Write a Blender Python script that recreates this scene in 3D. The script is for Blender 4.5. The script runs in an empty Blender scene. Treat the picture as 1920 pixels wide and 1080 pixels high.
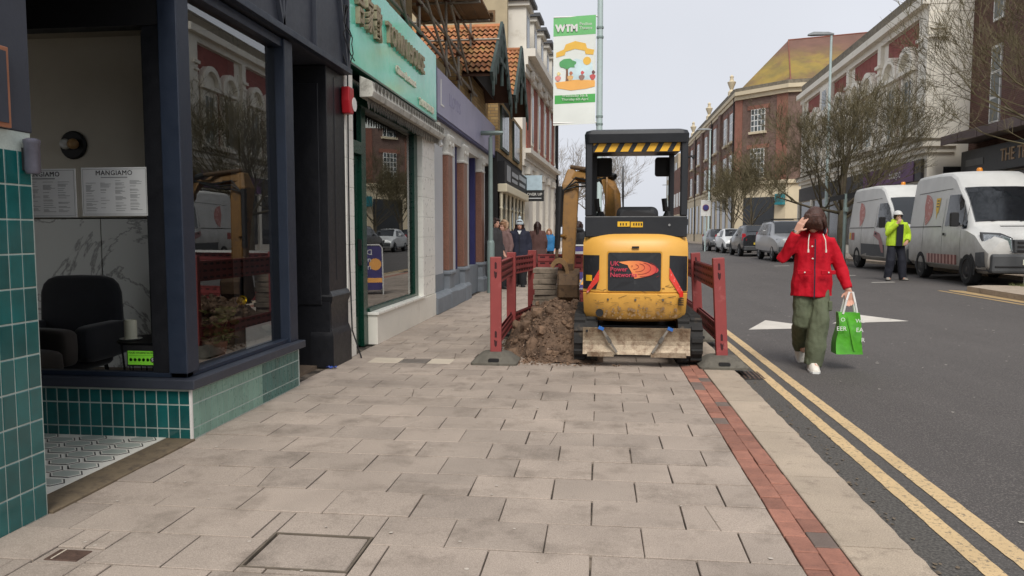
import bpy, bmesh, math, random
from mathutils import Vector, Matrix, noise as mnoise
random.seed(11)
sc = bpy.context.scene
COL = sc.collection
R = math.radians

# ------------------------------------------------------------------ camera
cam_d = bpy.data.cameras.new('camera')
cam_d.sensor_width = 36.0
cam_d.lens = 26.006
cam_d.clip_start = 0.05
cam_d.clip_end = 3000
cam = bpy.data.objects.new('camera', cam_d)
COL.objects.link(cam)
cam.location = (0, 0, 1.32)
cam.rotation_euler = (R(90 - 4.247), 0, R(6.644))
sc.camera = cam

# ------------------------------------------------------------------ sky, sun, exposure
world = bpy.data.worlds.new('World')
sc.world = world
world.use_nodes = True
wn = world.node_tree.nodes
wl = world.node_tree.links
wn.clear()
SUN_EL, SUN_AZ = 50.0, 172.0          # degrees; azimuth clockwise from +Y (towards +X)
sky = wn.new('ShaderNodeTexSky')
sky.sky_type = 'NISHITA'
sky.sun_disc = False
sky.sun_elevation = R(SUN_EL)
sky.sun_rotation = R(SUN_AZ)
sky.air_density = 1.0
sky.dust_density = 3.0
hs = wn.new('ShaderNodeHueSaturation')
hs.inputs['Saturation'].default_value = 0.12
wl.new(sky.outputs[0], hs.inputs['Color'])
wmix = wn.new('ShaderNodeMixRGB')            # closed cloud deck: nearly even grey light
wmix.inputs[0].default_value = 0.86
wmix.inputs[2].default_value = (6.0, 6.22, 6.78, 1)
wl.new(hs.outputs[0], wmix.inputs[1])
wtc = wn.new('ShaderNodeTexCoord')                 # soft unevenness of the cloud deck
wns = wn.new('ShaderNodeTexNoise'); wns.inputs['Scale'].default_value = 2.2; wns.inputs['Detail'].default_value = 4
wl.new(wtc.outputs['Generated'], wns.inputs['Vector'])
wmr = wn.new('ShaderNodeMapRange'); wmr.inputs['From Min'].default_value = 0.3; wmr.inputs['From Max'].default_value = 0.7
wmr.inputs['To Min'].default_value = 0.95; wmr.inputs['To Max'].default_value = 1.05
wl.new(wns.outputs['Fac'], wmr.inputs['Value'])
wmul = wn.new('ShaderNodeMixRGB'); wmul.blend_type = 'MULTIPLY'; wmul.inputs[0].default_value = 1.0
wl.new(wmix.outputs[0], wmul.inputs[1]); wl.new(wmr.outputs[0], wmul.inputs[2])
wbg = wn.new('ShaderNodeBackground')
wbg.inputs['Strength'].default_value = 0.069
wl.new(wmul.outputs[0], wbg.inputs['Color'])
wo = wn.new('ShaderNodeOutputWorld')
wl.new(wbg.outputs[0], wo.inputs['Surface'])

sun_d = bpy.data.lights.new('sun', 'SUN')
sun_d.energy = 1.5
sun_d.angle = R(28)
sun_d.color = (1.0, 0.955, 0.89)
sun = bpy.data.objects.new('sun', sun_d)
COL.objects.link(sun)
_a = R(SUN_AZ); _e = R(SUN_EL)
sdir = Vector((math.sin(_a) * math.cos(_e), math.cos(_a) * math.cos(_e), math.sin(_e)))
sun.rotation_euler = sdir.to_track_quat('Z', 'Y').to_euler()
sun.location = (20, -20, 40)

sc.view_settings.view_transform = 'Standard'
sc.view_settings.look = 'None'
sc.view_settings.exposure = 0.93
sc.view_settings.gamma = 1.0
sc.view_settings.use_curve_mapping = False
sc.render.engine = 'CYCLES'
sc.cycles.max_bounces = 8
sc.cycles.diffuse_bounces = 4
sc.cycles.glossy_bounces = 4
sc.cycles.transparent_max_bounces = 12
sc.cycles.caustics_reflective = False
sc.cycles.caustics_refractive = False
sc.cycles.use_denoising = True

# ------------------------------------------------------------------ materials
def srgb(*c):
    def f(u):
        u /= 255.0
        return u / 12.92 if u <= 0.04045 else ((u + 0.055) / 1.055) ** 2.4
    return tuple(f(x) for x in c)

def _nt(name):
    m = bpy.data.materials.new(name)
    m.use_nodes = True
    nt = m.node_tree
    nt.nodes.clear()
    out = nt.nodes.new('ShaderNodeOutputMaterial')
    p = nt.nodes.new('ShaderNodeBsdfPrincipled')
    nt.links.new(p.outputs[0], out.inputs[0])
    return m, nt, p

def _sock(nt, kind, **kw):
    n = nt.nodes.new(kind)
    for k, v in kw.items():
        if k in n.inputs:
            n.inputs[k].default_value = v
        else:
            setattr(n, k, v)
    return n

def _mix(nt, fac, a, b, mode='MIX'):
    n = nt.nodes.new('ShaderNodeMixRGB')
    n.blend_type = mode
    for i, v in ((0, fac), (1, a), (2, b)):
        if hasattr(v, 'links') or hasattr(v, 'is_output'):
            nt.links.new(v, n.inputs[i])
        else:
            n.inputs[i].default_value = v if not isinstance(v, tuple) or len(v) == 4 else (*v, 1)
    return n.outputs[0]

def _pos(nt, local=False):
    if local:
        return nt.nodes.new('ShaderNodeTexCoord').outputs['Object']
    return nt.nodes.new('ShaderNodeNewGeometry').outputs['Position']

def _noise(nt, vec, scale, detail=4, rough=0.6):
    n = _sock(nt, 'ShaderNodeTexNoise', Scale=scale, Detail=detail, Roughness=rough)
    nt.links.new(vec, n.inputs['Vector'])
    return n.outputs['Fac']

def _ramp(nt, fac, a, b):
    n = nt.nodes.new('ShaderNodeMapRange')
    n.inputs['From Min'].default_value = a
    n.inputs['From Max'].default_value = b
    nt.links.new(fac, n.inputs['Value'])
    return n.outputs[0]

MATS = {}
def pm(name, col, rough=0.6, metal=0.0, var=0.18, scale=3.0, bump=0.0, bscale=60.0, rnd=0.0,
       col2=None, c2=(0.5, 0.62), c2scale=None, fine=0.0, fscale=120.0, spec=0.5, local=False, coat=0.0, sheen=0.0):
    """procedural paint/stone/cloth: large and fine colour variation, an optional second
    colour in patches, per-object variation and noise relief"""
    if name in MATS:
        return MATS[name]
    m, nt, p = _nt(name)
    v = _pos(nt, local)
    lo = tuple(max(0, c * (1 - var)) for c in col)
    hi = tuple(min(1, c * (1 + var)) for c in col)
    c = _mix(nt, _ramp(nt, _noise(nt, v, scale, 5), 0.3, 0.7), lo, hi)
    if col2 is not None:
        f = _ramp(nt, _noise(nt, v, c2scale or scale * 2.3, 6, 0.7), *c2)
        c = _mix(nt, f, c, col2)
    if fine:
        f = _ramp(nt, _noise(nt, v, fscale, 2), 0.3, 0.7)
        g = _mix(nt, f, (1 - fine,) * 3, (1 + fine,) * 3)
        c = _mix(nt, 1.0, c, g, 'MULTIPLY')
    if rnd:
        oi = nt.nodes.new('ShaderNodeObjectInfo')
        g = _mix(nt, oi.outputs['Random'], (1 - rnd,) * 3, (1 + rnd, 1 + rnd * 0.92, 1 + rnd * 0.85))
        c = _mix(nt, 1.0, c, g, 'MULTIPLY')
    nt.links.new(c, p.inputs['Base Color'])
    rr = _mix(nt, _noise(nt, v, scale * 4, 3), (max(0, rough - 0.12),) * 3, (min(1, rough + 0.12),) * 3)
    nt.links.new(rr, p.inputs['Roughness'])
    p.inputs['Metallic'].default_value = metal
    p.inputs['Specular IOR Level'].default_value = spec
    if coat:
        p.inputs['Coat Weight'].default_value = coat
        p.inputs['Coat Roughness'].default_value = 0.1
    if sheen:
        p.inputs['Sheen Weight'].default_value = sheen
    if bump:
        b = _sock(nt, 'ShaderNodeBump', Strength=bump, Distance=0.01)
        nt.links.new(_noise(nt, v, bscale, 5, 0.65), b.inputs['Height'])
        nt.links.new(b.outputs[0], p.inputs['Normal'])
    MATS[name] = m
    return m

def brick_mat(name, c1, c2, mortar, axis='y', bw=0.225, bh=0.075, var=0.2, dirt=None):
    if name in MATS:
        return MATS[name]
    m, nt, p = _nt(name)
    v = _pos(nt)
    s = nt.nodes.new('ShaderNodeSeparateXYZ')
    nt.links.new(v, s.inputs[0])
    cb = nt.nodes.new('ShaderNodeCombineXYZ')
    if axis == 'xy':
        a = nt.nodes.new('ShaderNodeMath'); a.operation = 'SUBTRACT'
        nt.links.new(s.outputs[0], a.inputs[0]); nt.links.new(s.outputs[1], a.inputs[1])
        nt.links.new(a.outputs[0], cb.inputs[0])
    else:
        nt.links.new(s.outputs[1 if axis == 'y' else 0], cb.inputs[0])
    nt.links.new(s.outputs[2], cb.inputs[1])
    bt = nt.nodes.new('ShaderNodeTexBrick')
    bt.inputs['Scale'].default_value = 1.0
    bt.inputs['Brick Width'].default_value = bw
    bt.inputs['Row Height'].default_value = bh
    bt.inputs['Mortar Size'].default_value = 0.007
    bt.inputs['Color1'].default_value = (*c1, 1)
    bt.inputs['Color2'].default_value = (*c2, 1)
    bt.inputs['Mortar'].default_value = (*mortar, 1)
    nt.links.new(cb.outputs[0], bt.inputs['Vector'])
    g = _mix(nt, _ramp(nt, _noise(nt, v, 0.6, 5), 0.3, 0.7), (1 - var,) * 3, (1 + var,) * 3)
    c = _mix(nt, 1.0, bt.outputs['Color'], g, 'MULTIPLY')
    if dirt:
        c = _mix(nt, _ramp(nt, _noise(nt, v, 1.7, 6), 0.5, 0.75), c, dirt)
    nt.links.new(c, p.inputs['Base Color'])
    p.inputs['Roughness'].default_value = 0.9
    b = _sock(nt, 'ShaderNodeBump', Strength=0.5, Distance=0.01)
    nt.links.new(bt.outputs['Fac'], b.inputs['Height']); b.invert = True
    nt.links.new(b.outputs[0], p.inputs['Normal'])
    MATS[name] = m
    return m

def grimy(name, col, grime, z0, z1):
    m, nt, p = _nt(name)
    v = _pos(nt, True); sp = nt.nodes.new('ShaderNodeSeparateXYZ'); nt.links.new(v, sp.inputs[0])
    c = _mix(nt, _ramp(nt, _noise(nt, v, 1.6, 5), .35, .75), col, tuple(x * .84 for x in col))
    ad = nt.nodes.new('ShaderNodeMath'); ad.operation = 'MULTIPLY_ADD'; ad.inputs[1].default_value = .9
    nt.links.new(_noise(nt, v, 3.0, 6, .7), ad.inputs[0]); nt.links.new(sp.outputs[2], ad.inputs[2])
    c = _mix(nt, _ramp(nt, ad.outputs[0], z1 + .45, z0 + .45), c, grime)     # road dirt thrown up by the wheels
    nt.links.new(c, p.inputs['Base Color']); p.inputs['Roughness'].default_value = .42
    return m

def glass_mat(name, tint=(0.8, 0.85, 0.84), ior=1.55, base=0.06):
    """thin pane: part mirror by angle, the rest lets you look through"""
    if name in MATS:
        return MATS[name]
    m = bpy.data.materials.new(name); m.use_nodes = True
    nt = m.node_tree; nt.nodes.clear()
    out = nt.nodes.new('ShaderNodeOutputMaterial')
    mx = nt.nodes.new('ShaderNodeMixShader')
    gl = nt.nodes.new('ShaderNodeBsdfGlossy'); gl.inputs['Roughness'].default_value = 0.0
    gl.inputs['Color'].default_value = (0.93, 0.95, 0.95, 1)
    tr = nt.nodes.new('ShaderNodeBsdfTransparent'); tr.inputs['Color'].default_value = (*tint, 1)
    fr = nt.nodes.new('ShaderNodeFresnel'); fr.inputs['IOR'].default_value = ior
    ad = nt.nodes.new('ShaderNodeMath'); ad.operation = 'ADD'; ad.inputs[1].default_value = base
    ad.use_clamp = True
    nt.links.new(fr.outputs[0], ad.inputs[0])
    nt.links.new(ad.outputs[0], mx.inputs[0])
    nt.links.new(tr.outputs[0], mx.inputs[1]); nt.links.new(gl.outputs[0], mx.inputs[2])
    nt.links.new(mx.outputs[0], out.inputs[0])
    MATS[name] = m
    return m

# ------------------------------------------------------------------ mesh builder
class MB:
    def __init__(s):
        s.v, s.f, s.mi, s.cur = [], [], [], 0
    def add(s, vs, fs):
        o = len(s.v)
        s.v += [tuple(p) for p in vs]
        for f in fs:
            s.f.append(tuple(i + o for i in f)); s.mi.append(s.cur)
        return s
    def mat(s, i):
        s.cur = i; return s
    def box(s, x0, x1, y0, y1, z0, z1):
        v = [(x, y, z) for z in (z0, z1) for y in (y0, y1) for x in (x0, x1)]
        return s.add(v, [(0, 2, 3, 1), (4, 5, 7, 6), (0, 1, 5, 4), (2, 6, 7, 3), (0, 4, 6, 2), (1, 3, 7, 5)])
    def cbox(s, x0, x1, y0, y1, z0, z1, b=0.004):
        """box with chamfered upper edges"""
        v = [(x0, y0, z0), (x1, y0, z0), (x1, y1, z0), (x0, y1, z0),
             (x0, y0, z1 - b), (x1, y0, z1 - b), (x1, y1, z1 - b), (x0, y1, z1 - b),
             (x0 + b, y0 + b, z1), (x1 - b, y0 + b, z1), (x1 - b, y1 - b, z1), (x0 + b, y1 - b, z1)]
        f = [(3, 2, 1, 0), (8, 9, 10, 11)]
        for i in range(4):
            j = (i + 1) % 4
            f += [(i, j, 4 + j, 4 + i), (4 + i, 4 + j, 8 + j, 8 + i)]
        return s.add(v, f)
    def prism(s, pts, d):
        """closed polygon pts (3D, planar) pushed along vector d"""
        n = len(pts); d = Vector(d)
        v = [Vector(p) for p in pts] + [Vector(p) + d for p in pts]
        f = [tuple(range(n - 1, -1, -1)), tuple(range(n, 2 * n))]
        f += [(i, (i + 1) % n, n + (i + 1) % n, n + i) for i in range(n)]
        return s.add(v, f)
    def beam(s, a, b, w, h, up=(0, 0, 1)):
        a, b = Vector(a), Vector(b)
        d = (b - a).normalized()
        u = Vector(up)
        if abs(d.dot(u)) > 0.98:
            u = Vector((1, 0, 0))
        r = d.cross(u).normalized(); u = r.cross(d).normalized()
        v = []
        for p in (a, b):
            for sx, sz in ((-1, -1), (1, -1), (1, 1), (-1, 1)):
                v.append(p + r * (sx * w / 2) + u * (sz * h / 2))
        return s.add(v, [(0, 1, 2, 3), (7, 6, 5, 4), (0, 4, 5, 1), (1, 5, 6, 2), (2, 6, 7, 3), (3, 7, 4, 0)])
    def cyl(s, a, b, r0, r1=None, n=12, cap=True):
        return s.tube([a, b], [r0, r0 if r1 is None else r1], n, cap)
    def tube(s, path, rad, n=8, cap=True):
        path = [Vector(p) for p in path]
        if not isinstance(rad, (list, tuple)):
            rad = [rad] * len(path)
        o = len(s.v); ref = None
        for i, p in enumerate(path):
            d = (path[min(i + 1, len(path) - 1)] - path[max(i - 1, 0)])
            d = d.normalized() if d.length > 1e-9 else Vector((0, 0, 1))
            if ref is None:
                ref = Vector((1, 0, 0)) if abs(d.x) < 0.9 else Vector((0, 1, 0))
            r = d.cross(ref).normalized(); u = r.cross(d).normalized(); ref = u
            ref = u
            for k in range(n):
                t = 2 * math.pi * k / n
                s.v.append(tuple(p + r * (math.cos(t) * rad[i]) + u * (math.sin(t) * rad[i])))
        for i in range(len(path) - 1):
            for k in range(n):
                k2 = (k + 1) % n
                s.f.append((o + i * n + k, o + i * n + k2, o + (i + 1) * n + k2, o + (i + 1) * n + k)); s.mi.append(s.cur)
        if cap:
            s.f.append(tuple(o + k for k in range(n - 1, -1, -1))); s.mi.append(s.cur)
            e = o + (len(path) - 1) * n
            s.f.append(tuple(e + k for k in range(n))); s.mi.append(s.cur)
        return s
    def rings(s, rings, cap=True, closed=False):
        """loft through rings of equal point count"""
        o = len(s.v); n = len(rings[0])
        for r in rings:
            s.v += [tuple(p) for p in r]
        m = len(rings)
        for i in range(m if closed else m - 1):
            i2 = (i + 1) % m
            for k in range(n):
                k2 = (k + 1) % n
                s.f.append((o + i * n + k, o + i * n + k2, o + i2 * n + k2, o + i2 * n + k)); s.mi.append(s.cur)
        if cap and not closed:
            s.f.append(tuple(o + k for k in range(n - 1, -1, -1))); s.mi.append(s.cur)
            s.f.append(tuple(o + (m - 1) * n + k for k in range(n))); s.mi.append(s.cur)
        return s
    def lathe(s, prof, c=(0, 0, 0), axis='z', n=16):
        c = Vector(c); rs = []
        for r, h in prof:
            ring = []
            for k in range(n):
                t = 2 * math.pi * k / n
                a, b = math.cos(t) * r, math.sin(t) * r
                ring.append(c + (Vector((a, b, h)) if axis == 'z' else Vector((h, a, b)) if axis == 'x' else Vector((b, h, a))))
            rs.append(ring)
        return s.rings(rs)
    def grid(s, fn, nu, nv):
        o = len(s.v)
        for i in range(nu + 1):
            for j in range(nv + 1):
                s.v.append(tuple(fn(i / nu, j / nv)))
        for i in range(nu):
            for j in range(nv):
                a = o + i * (nv + 1) + j
                s.f.append((a, a + nv + 1, a + nv + 2, a + 1)); s.mi.append(s.cur)
        return s
    def xf(s, M):
        s.v = [tuple(M @ Vector(p)) for p in s.v]; return s
    def mesh(s, name, mats, smooth=False, recalc=True):
        me = bpy.data.meshes.new(name)
        me.from_pydata(s.v, [], s.f)
        if not isinstance(mats, (list, tuple)):
            mats = [mats]
        for m in mats:
            me.materials.append(m)
        if len(mats) > 1:
            me.polygons.foreach_set('material_index', s.mi)
        if recalc:
            bm = bmesh.new(); bm.from_mesh(me)
            bmesh.ops.recalc_face_normals(bm, faces=bm.faces)
            bm.to_mesh(me); bm.free()
        if smooth:
            me.shade_smooth()
            if smooth != True:
                me.set_sharp_from_angle(angle=R(smooth))
        me.update()
        return me
    def build(s, name, mats, parent=None, smooth=False, bevel=0.0, recalc=True):
        return link(name, s.mesh(name, mats, smooth, recalc), parent, bevel)

def link(name, me, parent=None, bevel=0.0, loc=None):
    o = bpy.data.objects.new(name, me)
    COL.objects.link(o)
    if parent is not None:
        o.parent = parent
        o.matrix_parent_inverse = Matrix.Translation(-parent.location)
    if loc is not None:
        o.location = loc
    if bevel:
        md = o.modifiers.new('bevel', 'BEVEL')
        md.width = bevel; md.segments = 2; md.limit_method = 'ANGLE'; md.angle_limit = R(40)
        md.harden_normals = False
    return o

def tag(o, label=None, cat=None, group=None, kind=None):
    if label: o['label'] = label
    if cat: o['category'] = cat
    if group: o['group'] = group
    if kind: o['kind'] = kind
    return o

def thing(name, label, cat, loc=(0, 0, 0), group=None):
    o = bpy.data.objects.new(name, None)
    COL.objects.link(o)
    o.empty_display_size = 0.1
    o.location = loc
    return tag(o, label, cat, group)

def copy_tree(o, parent=None):
    c = o.copy(); COL.objects.link(c)
    if parent is not None:
        c.parent = parent
    for ch in list(o.children):
        copy_tree(ch, c)
    return c

_tc = {}
def text_mb(txt, size=1.0, depth=0.01, bold=0.0, align='CENTER', space=1.0):
    """lettering outline mesh in the xy plane, z = thickness"""
    key = (txt, size, depth, bold, align, space)
    if key not in _tc:
        cu = bpy.data.curves.new('lettering', 'FONT')
        cu.body = txt; cu.size = size; cu.extrude = depth / 2; cu.offset = bold
        cu.align_x = align; cu.align_y = 'CENTER'; cu.space_character = space
        cu.resolution_u = 2
        ob = bpy.data.objects.new('lettering', cu)
        COL.objects.link(ob)
        dg = bpy.context.evaluated_depsgraph_get()
        ev = ob.evaluated_get(dg)
        me = ev.to_mesh()
        vs = [tuple(v.co) for v in me.vertices]; fs = [tuple(p.vertices) for p in me.polygons]
        ev.to_mesh_clear()
        bpy.data.objects.remove(ob); bpy.data.curves.remove(cu)
        _tc[key] = (vs, fs)
    mb = MB(); vs, fs = _tc[key]
    mb.add(vs, fs)
    return mb

def frame(origin, xdir, ydir):
    x = Vector(xdir).normalized(); y = Vector(ydir).normalized(); z = x.cross(y)
    M = Matrix((x, y, z)).transposed().to_4x4()
    M.translation = Vector(origin)
    return M

def ptext(name, txt, origin, xdir, ydir, size, mat, parent, depth=0.01, bold=0.0, align='CENTER', sx=1.0, space=1.0, extra=None):
    mb = text_mb(txt, size, depth, bold, align, space)
    M = frame(origin, xdir, ydir) @ Matrix.Diagonal((sx, 1, 1, 1))
    if extra is not None:
        M = M @ extra
    mb.xf(M)
    return mb.build(name, mat, parent, recalc=False)

def jit(a):
    return random.uniform(-a, a)

def zroad(x):
    return -0.07 + (min(x, 12) - 1.33) * 0.17 / 6.9
# ------------------------------------------------------------------ materials of the ground
M_slab = pm('paving_slab_concrete', srgb(161, 148, 136), 0.85, var=0.15, scale=1.3, rnd=0.11, fine=0.24, fscale=190,
            col2=srgb(124, 113, 102), c2=(0.50, 0.74), c2scale=3.1, bump=0.35, bscale=160)
M_bed = pm('joint_grit', srgb(66, 59, 52), 0.95, var=0.3, scale=14, bump=0.5, col2=srgb(132, 120, 106), c2=(.50, .60), c2scale=3.2)
M_patch = pm('paving_patch_pale', srgb(190, 178, 160), 0.9, var=0.1, fine=0.08, bump=0.2)
M_kerb = pm('kerb_concrete', srgb(172, 157, 139), 0.85, var=0.12, scale=3, fine=0.22, fscale=150, rnd=0.07,
            col2=srgb(128, 115, 101), c2=(0.55, 0.75), bump=0.45, bscale=110)
M_brickr = pm('paver_red', srgb(150, 104, 88), 0.85, var=0.18, scale=9, rnd=0.22, fine=0.12, col2=srgb(118, 84, 74), c2=(0.55, 0.75), bump=0.3, bscale=150)
M_brickg = pm('paver_grey', srgb(112, 98, 90), 0.85, var=0.14, scale=9, rnd=0.12, fine=0.12, bump=0.3, bscale=150)
M_iron = pm('rusty_iron', srgb(92, 72, 62), 0.7, metal=0.3, var=0.3, scale=20, fine=0.2, bump=0.3)
M_dark = pm('dark_gap', srgb(38, 35, 33), 0.95, var=0.2)

def asphalt(name, base, agg):
    m, nt, p = _nt(name)
    v = _pos(nt)
    c = _mix(nt, _ramp(nt, _noise(nt, v, 0.35, 6), 0.3, 0.7), tuple(x * 0.86 for x in base), tuple(x * 1.14 for x in base))
    c = _mix(nt, _ramp(nt, _noise(nt, v, 2.2, 6, .7), 0.5, 0.8), c, tuple(x * 1.25 for x in base))
    mp = nt.nodes.new('ShaderNodeMapping'); mp.inputs['Scale'].default_value = (1.4, .12, 1)
    nt.links.new(v, mp.inputs['Vector'])
    c = _mix(nt, _ramp(nt, _noise(nt, mp.outputs[0], 1.0, 5, .65), 0.45, 0.75), c, tuple(x * .78 for x in base))
    c = _mix(nt, _ramp(nt, _noise(nt, v, 95, 3, .7), 0.50, 0.68), c, agg)
    vo = _sock(nt, 'ShaderNodeTexVoronoi', Scale=2.6)
    nt.links.new(v, vo.inputs['Vector'])
    c = _mix(nt, _ramp(nt, vo.outputs['Distance'], 0.035, 0.02), c, (0.32, 0.31, 0.29))
    s = nt.nodes.new('ShaderNodeSeparateXYZ'); nt.links.new(v, s.inputs[0])
    # the gritty channel strip beside the kerb
    f = _ramp(nt, s.outputs[0], 1.86, 1.55)
    g = _mix(nt, _ramp(nt, _noise(nt, v, 75, 4), 0.40, 0.64), (0.05, 0.046, 0.042), (0.125, 0.116, 0.103))
    c = _mix(nt, f, c, g)
    nt.links.new(c, p.inputs['Base Color'])
    p.inputs['Roughness'].default_value = 0.82
    b = _sock(nt, 'ShaderNodeBump', Strength=0.55, Distance=0.006)
    nt.links.new(_noise(nt, v, 210, 3), b.inputs['Height'])
    nt.links.new(b.outputs[0], p.inputs['Normal'])
    return m
M_road = asphalt('asphalt', srgb(76, 72, 70), srgb(120, 114, 109))

def wornpaint(name, col, under, lo=0.60, hi=0.72, scale=38):
    m, nt, p = _nt(name)
    v = _pos(nt)
    c = _mix(nt, _ramp(nt, _noise(nt, v, 2.5, 5), 0.3, 0.7), tuple(x * 0.86 for x in col), tuple(min(1, x * 1.08) for x in col))
    c = _mix(nt, _ramp(nt, _noise(nt, v, scale, 5, 0.7), lo, hi), c, under)
    nt.links.new(c, p.inputs['Base Color'])
    p.inputs['Roughness'].default_value = 0.75
    b = _sock(nt, 'ShaderNodeBump', Strength=0.4, Distance=0.006)
    nt.links.new(_noise(nt, v, 200, 3), b.inputs['Height'])
    nt.links.new(b.outputs[0], p.inputs['Normal'])
    return m
M_yel = wornpaint('yellow_line_paint', srgb(206, 178, 134), srgb(116, 105, 90), .53, .66, 46)
M_yelf = wornpaint('faded_yellow_paint', srgb(178, 150, 104), srgb(110, 98, 82), 0.5, 0.66)
M_wht = wornpaint('white_line_paint', srgb(206, 200, 190), srgb(120, 116, 110), 0.62, 0.75)

# ------------------------------------------------------------------ ground, road, pavements
mb = MB(); mb.box(-900, 900, -300, 2200, -1.2, -0.45)
tag(mb.build('ground', pm('earth', srgb(88, 84, 78), 0.95)), kind='structure')

mb = MB()
ys = [-8, 0, 4, 8, 12, 18, 26, 40, 60, 90, 140, 220]
xs = [1.30, 3.0, 5.0, 7.0, 9.0, 10.45]
for i in range(len(xs) - 1):
    for j in range(len(ys) - 1):
        a, b, c, d = xs[i], xs[i + 1], ys[j], ys[j + 1]
        mb.add([(a, c, zroad(a)), (b, c, zroad(b)), (b, d, zroad(b)), (a, d, zroad(a))], [(0, 1, 2, 3)])
tag(mb.build('road', M_road), kind='structure')

# left pavement: grit bed that carries the slabs
mb = MB(); mb.box(-4.4, 1.30, -6, 40, -0.4, -0.014)
pave = tag(mb.build('pavement', M_bed), kind='structure')
mb = MB(); mb.box(-6, 1.30, 40, 160, -0.4, 0.0)
tag(mb.build('pavement', M_slab), kind='structure')
mb = MB(); mb.box(10.75, 40, -6, 160, -0.4, 0.245)
tag(mb.build('pavement', M_slab), kind='structure')

ROW, SLEN, Y0 = 0.3115, 0.4235, 2.972
def slab_piece(pts, z, b=0.0028):
    """slab from a convex outline with chamfered top edge"""
    n = len(pts); cx = sum(p[0] for p in pts) / n; cy_ = sum(p[1] for p in pts) / n
    mbx = MB()
    lo = [(x, y, -0.05) for x, y in pts]; mid = [(x, y, z - b) for x, y in pts]
    top = []
    for x, y in pts:
        d = math.hypot(x - cx, y - cy_)
        top.append((x + (cx - x) / d * b * 1.3, y + (cy_ - y) / d * b * 1.3, z))
    v = lo + mid + top
    f = [tuple(range(2 * n, 3 * n))]
    for i in range(n):
        j = (i + 1) % n
        f += [(i, j, n + j, n + i), (n + i, n + j, 2 * n + j, 2 * n + i)]
    mbx.add(v, f)
    return mbx
holes = [(-1.41, -0.96, 2.70, 3.045), (-2.26, -2.04, 2.64, 2.79), (-2.02, -1.72, 7.28, 7.53)]
count = 0
far_mb = MB()
tilt = random.Random(5)
k = -4
while True:
    ya = Y0 + ROW * k; yb = ya + ROW
    if ya > 24: break
    off = -0.021 if k % 2 else -0.222
    x = off - SLEN * 6
    edges = [-2.62]
    while x < 0.80:
        if x > -2.50 and x < 0.74: edges.append(x + tilt.uniform(-0.012, 0.012) if count % 7 == 0 else x)
        x += SLEN
    edges.append(0.816)
    for i in range(len(edges) - 1):
        xa, xb = edges[i], edges[i + 1]
        g = 0.0022 + tilt.uniform(0, 0.0022)
        gy = g + .0014; jj = lambda: tilt.uniform(-.0025, .0025)
        pts = [(xa + g + jj(), ya + gy), (xb - g + jj(), ya + gy + jj() * .5), (xb - g + jj(), yb - gy), (xa + g + jj(), yb - gy + jj() * .5)]
        z = tilt.uniform(-0.0025, 0.0025)
        if any(h[0] < xb and h[1] > xa and h[2] < yb and h[3] > ya for h in holes):
            hs_ = [h for h in holes if h[0] < xb and h[1] > xa and h[2] < yb and h[3] > ya][0]
            h0, h1, h2, h3 = hs_
            pieces = []
            if xa + 0.03 < h0: pieces.append((xa, h0, ya, yb))
            if h1 + 0.03 < xb: pieces.append((h1, xb, ya, yb))
            ma, mbb = max(xa, h0), min(xb, h1)
            if mbb > ma:
                if ya + 0.03 < h2: pieces.append((ma, mbb, ya, h2))
                if h3 + 0.03 < yb: pieces.append((ma, mbb, h3, yb))
            for (a, b, c, d) in pieces:
                slab_piece([(a + g, c + g), (b - g, c + g), (b - g, d - g), (a + g, d - g)], z).build('slab', M_slab, pave); count += 1
            continue
        if ya < 12.2 and count < 296:
            if tilt.random() < 0.07 and xb - xa > 0.35:
                t0, t1 = tilt.uniform(0.25, 0.75), tilt.uniform(0.25, 0.75)
                if tilt.random() < 0.5:
                    p0 = (xa + (xb - xa) * t0, ya + g); p1 = (xa + (xb - xa) * t1, yb - g)
                    A = [pts[0], (p0[0] - .0015, p0[1]), (p1[0] - .0015, p1[1]), pts[3]]
                    B = [(p0[0] + .0015, p0[1]), pts[1], pts[2], (p1[0] + .0015, p1[1])]
                else:
                    p0 = (xa + g, ya + ROW * t0); p1 = (xb - g, ya + ROW * t1)
                    A = [pts[0], pts[1], (p1[0], p1[1] - .0015), (p0[0], p0[1] - .0015)]
                    B = [(p0[0], p0[1] + .0015), (p1[0], p1[1] + .0015), pts[2], pts[3]]
                for q in (A, B):
                    slab_piece(q, z + tilt.uniform(-.001, .001), 0.003).build('slab', M_slab, pave); count += 1
            else:
                slab_piece(pts, z).build('slab', M_slab, pave); count += 1
        else:
            s_ = slab_piece(pts, z)
            far_mb.add(s_.v, s_.f)
    k += 1
fs_ = far_mb.build('far_slabs', M_slab, pave)
tag(fs_, kind='stuff')
mb = MB(); mb.box(-4.3, 0.80, 24.0, 40, -0.3, -0.001); mb.build('paving_sheet', M_slab, pave)

# red brick band (two stretcher courses) and kerb stones
bm_ = MB(); bm_.cbox(-0.0490, 0.0490, -0.0765, 0.0765, -0.06, 0, 0.003)
brick_me = [bm_.mesh('brick', M_brickr), bm_.mesh('brick', M_brickg)]
rb = random.Random(3)
for cidx in range(2):
    y = 1.9 + cidx * 0.055
    while y < 13.2:
        grey = rb.random() < 0.22
        o = link('brick', brick_me[1 if grey else 0], pave,
                 loc=(0.868 + cidx * 0.1005 + rb.uniform(-.002, .002), y, rb.uniform(-.003, .002)))
        o.rotation_euler = (rb.uniform(-.01, .01), rb.uniform(-.01, .01), rb.uniform(-.012, .012))
        y += 0.1605
mb = MB(); mb.box(0.815, 1.022, 13.2, 40, -0.2, -0.002); mb.build('brick_sheet', M_brickr, pave)

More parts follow.
